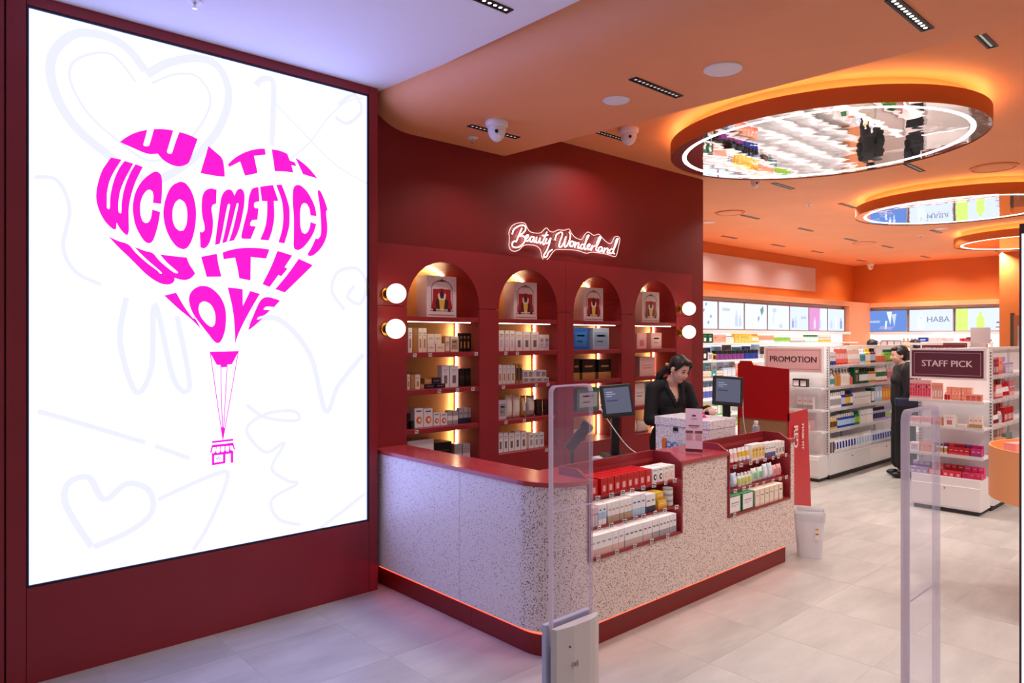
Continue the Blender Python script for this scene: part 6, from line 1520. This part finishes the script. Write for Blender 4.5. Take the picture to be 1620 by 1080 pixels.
row('carton', X0w+.2, Xw2-.2, 8, yw+.15, LVW[1], .2, .05, .2, lambda i: m_carton(.2, .06, .2 + .02*(i % 3), [DBLUE, SKY, BROWNP, TEAL][i % 4], WHITEP, LAV, 1), 'tall gift carton at the back', V_ + 'second shelf', 'box')
fill_Y(V_ + 'third shelf', X0w, Xw2, yw, LVW[2], [('carton', 'small beige carton', 3, .09, .11, (CREAM, TAUPE, GOLDP)), ('carton', 'teal carton', 1, .14, .13, (TEAL, GREENP, WHITEP)), ('carton', 'cream carton', 2, .10, .11, (CREAM, GOLDP, INK)), ('carton', 'pale aqua carton', 3, .13, .15, (SKY, WHITEP, TEAL)), ('carton', 'coral carton', 6, .12, .2, (PEACH, CORAL, WHITEP))])
row('carton', X0w+.25, X0w+1.2, 5, yw+.12, LVW[2], .16, .06, .22, lambda i: m_carton(.17, .06, .24, [TEAL, WHITEP, SKY, WHITEP, SKY][i], LAV, INK, 2), 'tall aqua carton at the back', V_ + 'third shelf', 'box')
fill_Y(V_ + 'fourth shelf', X0w, Xw3, yw, LVW[3], [('jar', 'blue and pink tub', 7, .12, .17, (paint(90, 110, 190), WHITEP, PINKP))])
row('carton', X0w, X0w+.9, 6, yw+.14, LVW[3], .14, .05, .2, lambda i: m_carton(.14, .05, .25, paint(110, 140, 170), SKY, INK, 2), 'grey blue carton at the back', V_ + 'fourth shelf', 'box')
fill_Y(V_ + 'bottom shelf', X0w, Xw3, yw, LVW[4], [('carton', 'yellow and red carton', 2, .11, .2, (YELP, REDP, BLACKP)), ('carton', 'white carton', 2, .11, .15, (WHITEP, GREYP, INK)), ('carton', 'green and white carton', 4, .11, .2, (paint(90, 190, 90), WHITEP, LIME))])
fill_Y(V_ + 'base', X0w, Xw3, yw, .1605, [('carton', 'yellow carton', 6, .12, .17, (YELP, BLACKP, WHITEP)), ('carton', 'light green carton', 5, .12, .19, (LIME, WHITEP, WHITEP))])
# hanging sign rail in front of the wall shelves
RS = thing('rear_wall_shelving', (X_BOXR, 5.3, 0), 'white wall shelving with three wide lit posters on the rear wall', 'shelving', 'white shop shelving')
ey = [onX(px, 500, X_BOXR).y for px in (1370.5, 1436.5, 1510, 1586)]
light_box(RS, 'X', ey[0], ey[1]+.01, X_BOXR, ZL0, ZL1, PB, [([(.5, .95), (.64, .95), (.60, .3), (.55, .6)], PW), ([(.63, .8), (.75, .85), (.7, .2)], PSOFT), ([(.45, .1), (.5, .1), (.52, .5), (.47, .5)], PL), ([(.3, .1), (.6, .05), (.7, .2), (.35, .25)], PVIO)], 'water', PW, .22, .48, .10)
light_box(RS, 'X', ey[1]-.01, ey[2]+.01, X_BOXR, ZL0, ZL1, PL, [(bott(.28, .1, .09, .8), PW), (circ(.03, 8, .28, .62), PINKI)], 'HABA', PINKI, .66, .52, .17)
light_box(RS, 'X', ey[2]-.01, ey[3], X_BOXR, ZL0, ZL1, PL, [([(0, 0), (.27, 0), (.27, 1), (0, 1)], PLIME), (bott(.55, .05, .09, .8), PLIME), ([(.88, .12), (.98, .12), (.98, .17), (.88, .17)], PINKI), ([(.88, .32), (.98, .32), (.93, .42)], PINKI)], None)
boxpart('posters_backing', X_BOXR+.052, X_BOXR+.09, 3.98, 6.65, .1, 2.395, WHITE, RS)
boxpart('poster_ledge', X_BOXR-.14, X_BOXR+.05, 3.98, 6.65, ZL0-.055, ZL0-.002, WHITE, RS)
boxpart('glowing_back', X_BOXR+.03, X_BOXR+.05, 3.99, 6.64, 1.3, ZL0-.06, GLOW, RS)
for z in (1.50, 1.2, .9, .6):
    boxpart('shelf', X_BOXR-.28, X_BOXR+.028, 3.98, 6.64, z-.025, z, SHELFW, RS)
boxpart('base_cabinet', X_BOXR-.28, X_BOXR+.028, 3.98, 6.64, 0.0, .2, WHITE, RS)
fill_X('on the rear wall shelf', 4.0, 6.55, X_BOXR-.26, 1.5, [('carton', 'white carton', 2, .16, .13, (WHITEP, GREYP, INK)), ('carton', 'pale grey carton', 3, .14, .16, (GREYP, WHITEP, INK)), ('bottle', 'amber bottle', 4, .08, .2, (AMBER, GREYP, CREAM)), ('carton', 'blue carton', 1, .2, .22, (DBLUE, PL, WHITEP)), ('carton', 'tall white carton', 2, .16, .22, (WHITEP, IVORY, GREYP)), ('carton', 'white low carton', 5, .13, .1, (WHITEP, GREYP, INK)), ('bottle', 'pink capped bottle', 4, .09, .18, (CREAM, ROSE, WHITEP))])
# sign cards standing on the gondola tops
for px, py0, py1, X, w, col, lb in ((1551, 518, 545, 14.6, .30, paint(176, 160, 160), 'grey show card standing on the far gondola'), (1462, 544, 556, 11.7, .5, WHITEP, 'blank white sign back on the promotion gondola end')):
    q0, q1 = onX(px, py1, X), onX(px, py0, X)
    b = MB(); b.box(X-.006, X+.006, q0.y-w/2, q0.y+w/2, 1.6205 if X > 13 else 1.6005, q1.z + (0 if X > 13 else .02), col)
    o = b.build('show_card'); tag(o, lb, 'sign')
# ================================================================== PEOPLE
def sphere_pts(c, r, n=10):
    out = []
    for i in range(n+1):
        t = math.pi*i/n
        for j in range(2*n if 0 < i < n else 1):
            p = math.pi*j/n
            out.append(Vector((c[0] + r[0]*math.sin(t)*math.cos(p), c[1] + r[1]*math.sin(t)*math.sin(p), c[2] + r[2]*math.cos(t))))
    return out
def grow(prims, voxel=0.008, smooth=4, M=None, cut=None):
    """union of rounded limbs and ellipsoids as one continuous skin"""
    bm = bmesh.new()
    for p in prims:
        X = p[-1] if isinstance(p[-1], Matrix) else None
        if p[0] == 'cap':
            n = 7; pts = sphere_pts(p[1], (p[2],)*3, n) + sphere_pts(p[3], (p[4],)*3, n)
        else: pts = sphere_pts(p[1], p[2], 10)
        if X is not None: pts = [X @ q for q in pts]
        vs = [bm.verts.new(q) for q in pts]
        r = bmesh.ops.convex_hull(bm, input=vs)
        dead = [g for g in r['geom_interior'] if isinstance(g, bmesh.types.BMVert)]
        bmesh.ops.delete(bm, geom=dead, context='VERTS')
    me = bpy.data.meshes.new('grow'); bm.to_mesh(me); bm.free()
    ob = bpy.data.objects.new('grow', me); COL.objects.link(ob)
    m_ = ob.modifiers.new('r', 'REMESH'); m_.mode = 'VOXEL'; m_.voxel_size = voxel
    s_ = ob.modifiers.new('s', 'SMOOTH'); s_.iterations = smooth; s_.factor = 0.5
    bpy.context.view_layer.update()
    dg = bpy.context.evaluated_depsgraph_get()
    out = bpy.data.meshes.new_from_object(ob.evaluated_get(dg))
    bpy.data.objects.remove(ob); bpy.data.meshes.remove(me)
    if cut:
        b2 = bmesh.new(); b2.from_mesh(out)
        bmesh.ops.delete(b2, geom=[f for f in b2.faces if cut(f.calc_center_median())], context='FACES')
        b2.to_mesh(out); b2.free()
    out.polygons.foreach_set('use_smooth', [True]*len(out.polygons))
    return out
def part(name, me, material, parent, rz, loc):
    me.materials.clear(); me.materials.append(material)
    o = bpy.data.objects.new(name, me); COL.objects.link(o); o.parent = parent
    return o
SKIN = mat('skin', rgb(236, 188, 168), 0.5, spec=0.35, noise=0.03, nscale=30)
HAIR = mat('black_hair', rgb(20, 15, 16), 0.42, bump=0.4, bscale=300)
CLOTH = mat('black_cloth', rgb(24, 23, 27), 0.8, bump=0.3, bscale=500)
def hand(W, d, up, side, s=1.0, curl=0.5):
    """five fingers from wrist W along d; up = back of hand, side = towards the thumb"""
    W, d, up, side = Vector(W), Vector(d).normalized(), Vector(up).normalized(), Vector(side).normalized()
    out = [('cap', tuple(W), .022*s, tuple(W + d*.045*s), .026*s)]
    for k, (o_, L_) in enumerate(((.028, .062), (.010, .072), (-.009, .067), (-.026, .052))):
        b0 = W + d*.065*s + side*o_*s; b1 = b0 + (d*.62 - up*curl*.4).normalized()*L_*.55*s; b2 = b1 + (d*.5 - up*curl).normalized()*L_*.5*s
        out += [('cap', tuple(W + d*.03*s + side*o_*.8*s), .011*s, tuple(b0), .010*s), ('cap', tuple(b0), .0095*s, tuple(b1), .0085*s), ('cap', tuple(b1), .0085*s, tuple(b2), .007*s)]
    t0 = W + d*.02*s + side*.026*s; t1 = t0 + (d*.5 + side*.7 - up*.2).normalized()*.04*s; t2 = t1 + (d*.8 + side*.2 - up*.4).normalized()*.03*s
    out += [('cap', tuple(t0), .013*s, tuple(t1), .011*s), ('cap', tuple(t1), .0105*s, tuple(t2), .008*s)]
    return out
def head_prims(H):
    return [('ell', (0, .012, .022), (.072, .090, .092), H), ('ell', (0, -.018, -.030), (.058, .068, .066), H), ('ell', (0, -.050, -.082), (.024, .022, .018), H),
            ('ell', (.034, -.052, -.022), (.026, .024, .026), H), ('ell', (-.034, -.052, -.022), (.026, .024, .026), H),
            ('cap', (0, -.078, .012), .007, (0, -.096, -.020), .011, H), ('ell', (.073, .012, -.012), (.010, .020, .030), H), ('ell', (-.073, .012, -.012), (.010, .020, .030), H),
            ('cap', (0, .012, -.06), .048, (0, .03, -.12), .046, H)]
def face_parts(H, t):
    for nm, col, lst in (('eye', paint(30, 22, 22, .2), [(.030, -.077, .010, .014, .006, .0055), (-.030, -.077, .010, .014, .006, .0055)]),
                         ('eyebrow', paint(50, 36, 34), [(.031, -.078, .030, .020, .006, .0035), (-.031, -.078, .030, .020, .006, .0035)]),
                         ('lips', paint(196, 84, 84, .35), [(0, -.081, -.052, .021, .007, .0065)])):
        for x, y, z, a, b_, c in lst:
            b = MB(); pts = sphere_pts((x, y, z), (a, b_, c), 6); bm = bmesh.new(); vs = [bm.verts.new(H @ p) for p in pts]; bmesh.ops.convex_hull(bm, input=vs); b.addbm(bm, col, smooth=True); bm.free()
            o = bpy.data.objects.new(nm, b.mesh(nm)); COL.objects.link(o); o.parent = t
def tone(*v): return v

# ---- cashier behind the counter, head bowed over the till
CPX, CPY = 5.15, 3.62
t = thing('person', (CPX, CPY, 0), 'cashier in a black V-neck jacket with tied dark hair, looking down behind the counter', 'person', rz=math.radians(-24)); t.scale = (.97, .97, .985)
H = Matrix.Translation((.035, -.105, 1.452)) @ Matrix.Rotation(math.radians(14), 4, 'Z') @ Matrix.Rotation(math.radians(24), 4, 'X') @ Matrix.Rotation(math.radians(9), 4, 'Y')
SH_R, SH_L = (-.165, .0, 1.285), (.165, .0, 1.285)
EL_R, EL_L = (-.215, -.03, 1.03), (.225, -.07, 1.06)
WR_R, WR_L = (-.10, -.24, 1.00), (.20, -.30, 1.125)
tors = [('ell', (0, 0, 1.18), (.145, .095, .16)), ('cap', (0, .0, .93), .12, (0, 0, 1.10), .11), ('ell', (0, .01, .88), (.155, .115, .12)), ('cap', (-.13, 0, 1.30), .052, (.13, 0, 1.30), .052), ('ell', (0, -.06, 1.19), (.10, .05, .08))]
arms = [('cap', SH_R, .050, EL_R, .040), ('cap', EL_R, .038, WR_R, .026), ('cap', SH_L, .050, EL_L, .040), ('cap', EL_L, .038, WR_L, .026)]
legs = []
for s_ in (-1, 1):
    legs += [('cap', (s_*.08, .01, .86), .092, (s_*.075, -.005, .48), .056), ('cap', (s_*.075, -.005, .48), .056, (s_*.075, .02, .09), .036), ('cap', (s_*.075, .02, .045), .035, (s_*.085, -.12, .035), .03)]
body = tors + arms + legs + [('cap', (0, .005, 1.30), .058, (.02, -.05, 1.40), .047)] + head_prims(H) + hand(WR_R, (.55, -.8, -.1), (0, 0, 1), (.8, .55, 0)) + hand(WR_L, (-.25, -.9, .05), (0, 0, 1), (-.9, .25, 0))
me = grow(body, 0.0075, 3); me.materials.append(SKIN)
part('body', me, SKIN, t, 0, 0)
jk = [(p[0], p[1], tuple(v+.016 for v in p[2])) if p[0] == 'ell' else (p[0], p[1], p[2]+.015, p[3], p[4]+.015) for p in tors] + [('cap', SH_R, .066, EL_R, .058), ('cap', EL_R, .056, tuple(Vector(WR_R)*.94+Vector(EL_R)*.06), .042), ('cap', SH_L, .066, EL_L, .058), ('cap', EL_L, .056, tuple(Vector(WR_L)*.94+Vector(EL_L)*.06), .042), ('cap', (0, .03, 1.30), .075, (0, .03, 1.36), .065)]
vcut = lambda c: (c.y < -.02 and 1.17 < c.z and abs(c.x) < (c.z-1.17)*.33 + .003) or c.z > 1.385 or (c.z > 1.33 and c.y < -.005 and abs(c.x) < .08)
jm = grow(jk, 0.008, 3, cut=vcut); jo = part('jacket', jm, CLOTH, t, 0, 0)
sl = jo.modifiers.new('th', 'SOLIDIFY'); sl.thickness = 0.004; sl.offset = -1
lap = MB()
for s_ in (-1, 1):   # lapels
    v = [(s_*.012, -.118, 1.13), (s_*.05, -.122, 1.20), (s_*.10, -.085, 1.31), (s_*.075, -.03, 1.375), (s_*.055, -.045, 1.36), (s_*.062, -.095, 1.29)]
    v2 = [(x, y-.010, z) for x, y, z in v]
    lap.add(v+v2, [(0, 1, 2, 3, 4, 5), (11, 10, 9, 8, 7, 6)] + [(i, (i+1) % 6, 6+(i+1) % 6, 6+i) for i in range(6)], CLOTH)
o = bpy.data.objects.new('lapels', lap.mesh('lapels')); COL.objects.link(o); o.parent = t
tr = grow([('ell', (0, .01, .87), (.172, .13, .12))] + [q for s_ in (-1, 1) for q in (('cap', (s_*.08, .01, .84), .108, (s_*.08, 0, .48), .08), ('cap', (s_*.08, 0, .48), .08, (s_*.08, .02, .11), .07))], 0.012, 3); part('trousers', tr, CLOTH, t, 0, 0)
hr = grow([('ell', (0, .030, .040), (.082, .090, .090), H), ('ell', (0, .05, -.01), (.074, .062, .075), H), ('cap', (.055, -.045, .075), .022, (.078, -.022, .0), .011, H), ('cap', (-.055, -.045, .075), .022, (-.078, -.022, .0), .011, H), ('ell', (.0, -.040, .092), (.062, .045, .028), H),
           ('cap', (-.02, .12, -.03), .026, (-.05, .14, -.12), .032, H), ('cap', (-.05, .14, -.12), .032, (-.06, .11, -.24), .016, H)], 0.007, 2); part('hair', hr, HAIR, t, 0, 0)
face_parts(H, t)
b = MB(); b.lathe([(.006, -.006, WHITEP), (.009, 0, WHITEP), (.006, .006, WHITEP)], 8, H @ Matrix.Translation((-.078, .0, -.045))); o = bpy.data.objects.new('earring', b.mesh('earring')); COL.objects.link(o); o.parent = t
b = MB(); b.lathe([(.012, -.01, paint(230, 200, 120)), (.02, 0, paint(230, 200, 120)), (.012, .01, paint(230, 200, 120))], 10, H @ Matrix.Translation((-.05, .11, -.005))); o = bpy.data.objects.new('hair_clip', b.mesh('hair_clip')); COL.objects.link(o); o.parent = t

# ---- shopper in the aisle, seen from behind her left shoulder
def shopper(x, y, rz, label, s=1.0, full=True, shared=None):
    t = thing('person', (x, y, 0), label, 'person', rz=rz); t.scale = (s, s, s)
    if shared:
        for nm, me in shared:
            o = bpy.data.objects.new(nm, me); COL.objects.link(o); o.parent = t
        return t, shared
    keep = []
    H = Matrix.Translation((0, -.045, 1.49)) @ Matrix.Rotation(math.radians(8), 4, 'X')
    tors = [('ell', (0, .0, 1.19), (.150, .10, .17)), ('cap', (0, .0, .95), .12, (0, 0, 1.10), .115), ('ell', (0, .015, .90), (.16, .12, .12)), ('cap', (-.14, .0, 1.325), .05, (.14, .0, 1.325), .05), ('ell', (0, -.065, 1.19), (.10, .05, .07))]
    A = [((-.175, 0, 1.31), (-.215, .0, 1.05), (-.185, -.03, .83)), ((.175, 0, 1.31), (.215, .02, 1.06), (.175, -.02, .83))]
    arms = [q for S_, E_, W_ in A for q in (('cap', S_, .048, E_, .038), ('cap', E_, .037, W_, .026))]
    legs = [q for k in (-1, 1) for q in (('cap', (k*.085, .01, .88), .09, (k*.085, 0, .48), .056), ('cap', (k*.085, 0, .48), .055, (k*.085, .02, .08), .036), ('cap', (k*.085, .03, .045), .033, (k*.095, -.11, .035), .03))]
    body = tors + arms + legs + [('cap', (0, .01, 1.32), .055, (0, -.02, 1.43), .046)] + head_prims(H) + hand(A[0][2], (.15, -.25, -.9), (-1, 0, 0), (0, -1, -.2)) + hand(A[1][2], (-.15, -.25, -.9), (1, 0, 0), (0, -1, -.2))
    o = part('body', grow(body, 0.009, 3), SKIN, t, 0, 0); keep.append(('body', o.data))
    tp = [(p[0], p[1], tuple(v+.022 for v in p[2])) if p[0] == 'ell' else (p[0], p[1], p[2]+.020, p[3], p[4]+.022) for p in tors] + [q for S_, E_, W_ in A for q in (('cap', S_, .070, E_, .064), ('cap', E_, .062, tuple(Vector(W_)*.9+Vector(E_)*.1), .046))]
    o = part('black_top', grow(tp, 0.010, 3, cut=lambda c: c.z > 1.395), CLOTH, t, 0, 0); keep.append(('black_top', o.data))
    tr = [('ell', (0, .012, .92), (.180, .14, .10))] + [q for k in (-1, 1) for q in (('cap', (k*.085, .01, .86), .115, (k*.09, .005, .50), .118), ('cap', (k*.09, .005, .50), .118, (k*.10, .01, .19), .122))]
    trm = grow(tr, 0.012, 3, cut=lambda c: c.z < .10); o = part('wide_trousers', trm, CLOTH, t, 0, 0); keep.append(('wide_trousers', o.data))
    hr = [('ell', (0, .030, .034), (.080, .090, .090), H), ('ell', (0, .050, -.015), (.074, .062, .070), H), ('ell', (0, -.035, .085), (.062, .045, .028), H), ('cap', (.066, -.02, .05), .016, (.074, .01, -.0), .010, H), ('cap', (-.066, -.02, .05), .016, (-.074, .01, -.0), .010, H), ('ell', (0, .095, -.035), (.04, .035, .045), H)]
    o = part('hair', grow(hr, 0.008, 2), HAIR, t, 0, 0); keep.append(('hair', o.data))
    for k in (-1, 1):
        sh = grow([('ell', (k*.095, .035, .045), (.043, .06, .042)), ('ell', (k*.10, -.08, .040), (.046, .085, .036)), ('ell', (k*.10, -.03, .020), (.045, .12, .016))], 0.008, 2)
        o = part('shoe', sh, mat('black_shoe', rgb(18, 17, 19), .45), t, 0, 0); keep.append(('shoe', o.data))
    face_parts(H, t)
    return t, keep
_s, _parts = shopper(9.47, 3.235, math.radians(213), 'shopper in black top and wide black trousers facing the shelves', 1.0)
# bag on her hip
SM = Matrix.Translation((9.47, 3.235, 0)) @ Matrix.Rotation(math.radians(213), 4, 'Z')
t = thing('shoulder_bag', tuple(SM @ Vector((.26, .08, .72))), 'dark navy and black shoulder bag hanging at the shopper hip', 'bag')
NB = mat('navy_leather', rgb(26, 32, 58), .45); KB = mat('black_leather', rgb(16, 16, 18), .4)
b = MB(); b.box(.245, .315, -.15, .13, .70, .95, KB, SM, bev=.02); b.build('bag_body', t)
b = MB(); b.box(.24, .322, -.155, .135, .89, .99, NB, SM, bev=.015); b.build('flap', t)
b = MB(); b.tube([SM @ Vector(p) for p in catmull([(.285, .10, .98), (.285, .09, 1.15), (.25, .05, 1.34), (.20, .0, 1.41), (.245, -.075, 1.31), (.28, -.12, .98)], 8)], .009, KB, 6); b.build('strap', t)
for x, y, rz, lb in ((13.95, 5.32, 1.2, 'shopper behind the promotion gondola, only dark hair showing near the corner'), (15.3, 4.98, 2.6, 'shopper behind the far gondola, only dark hair showing beside its sign')):
    shopper(x, y, rz, lb, 1.045, False, _parts)
# ================================================================== labels: alike neighbours get their place in the row
_tops = [o for o in COL.objects if o.parent is None and o.get('label')]
_by = {}
for o in _tops: _by.setdefault(o['label'], []).append(o)
_ORD = ['leftmost', 'second from left', 'third from left', 'fourth from left', 'fifth from left', 'sixth from left', 'seventh from left', 'eighth from left', 'ninth from left', 'tenth from left', 'eleventh from left', 'twelfth from left']
for lb, os_ in _by.items():
    if len(os_) < 2 or len(os_) > 12: continue
    def _px(o):
        x, y = o.location.x, o.location.y; return (x*SA - y*CA) / max(0.1, x*CA + y*SA)
    os_.sort(key=_px)
    for k, o in enumerate(os_):
        parts = lb.split(', ', 1)
        o['label'] = '%s, %s' % (_ORD[k] + ' ' + parts[0], parts[1]) if len(parts) > 1 else _ORD[k] + ' ' + lb
print('products', NPROD, 'objects', len(COL.objects))
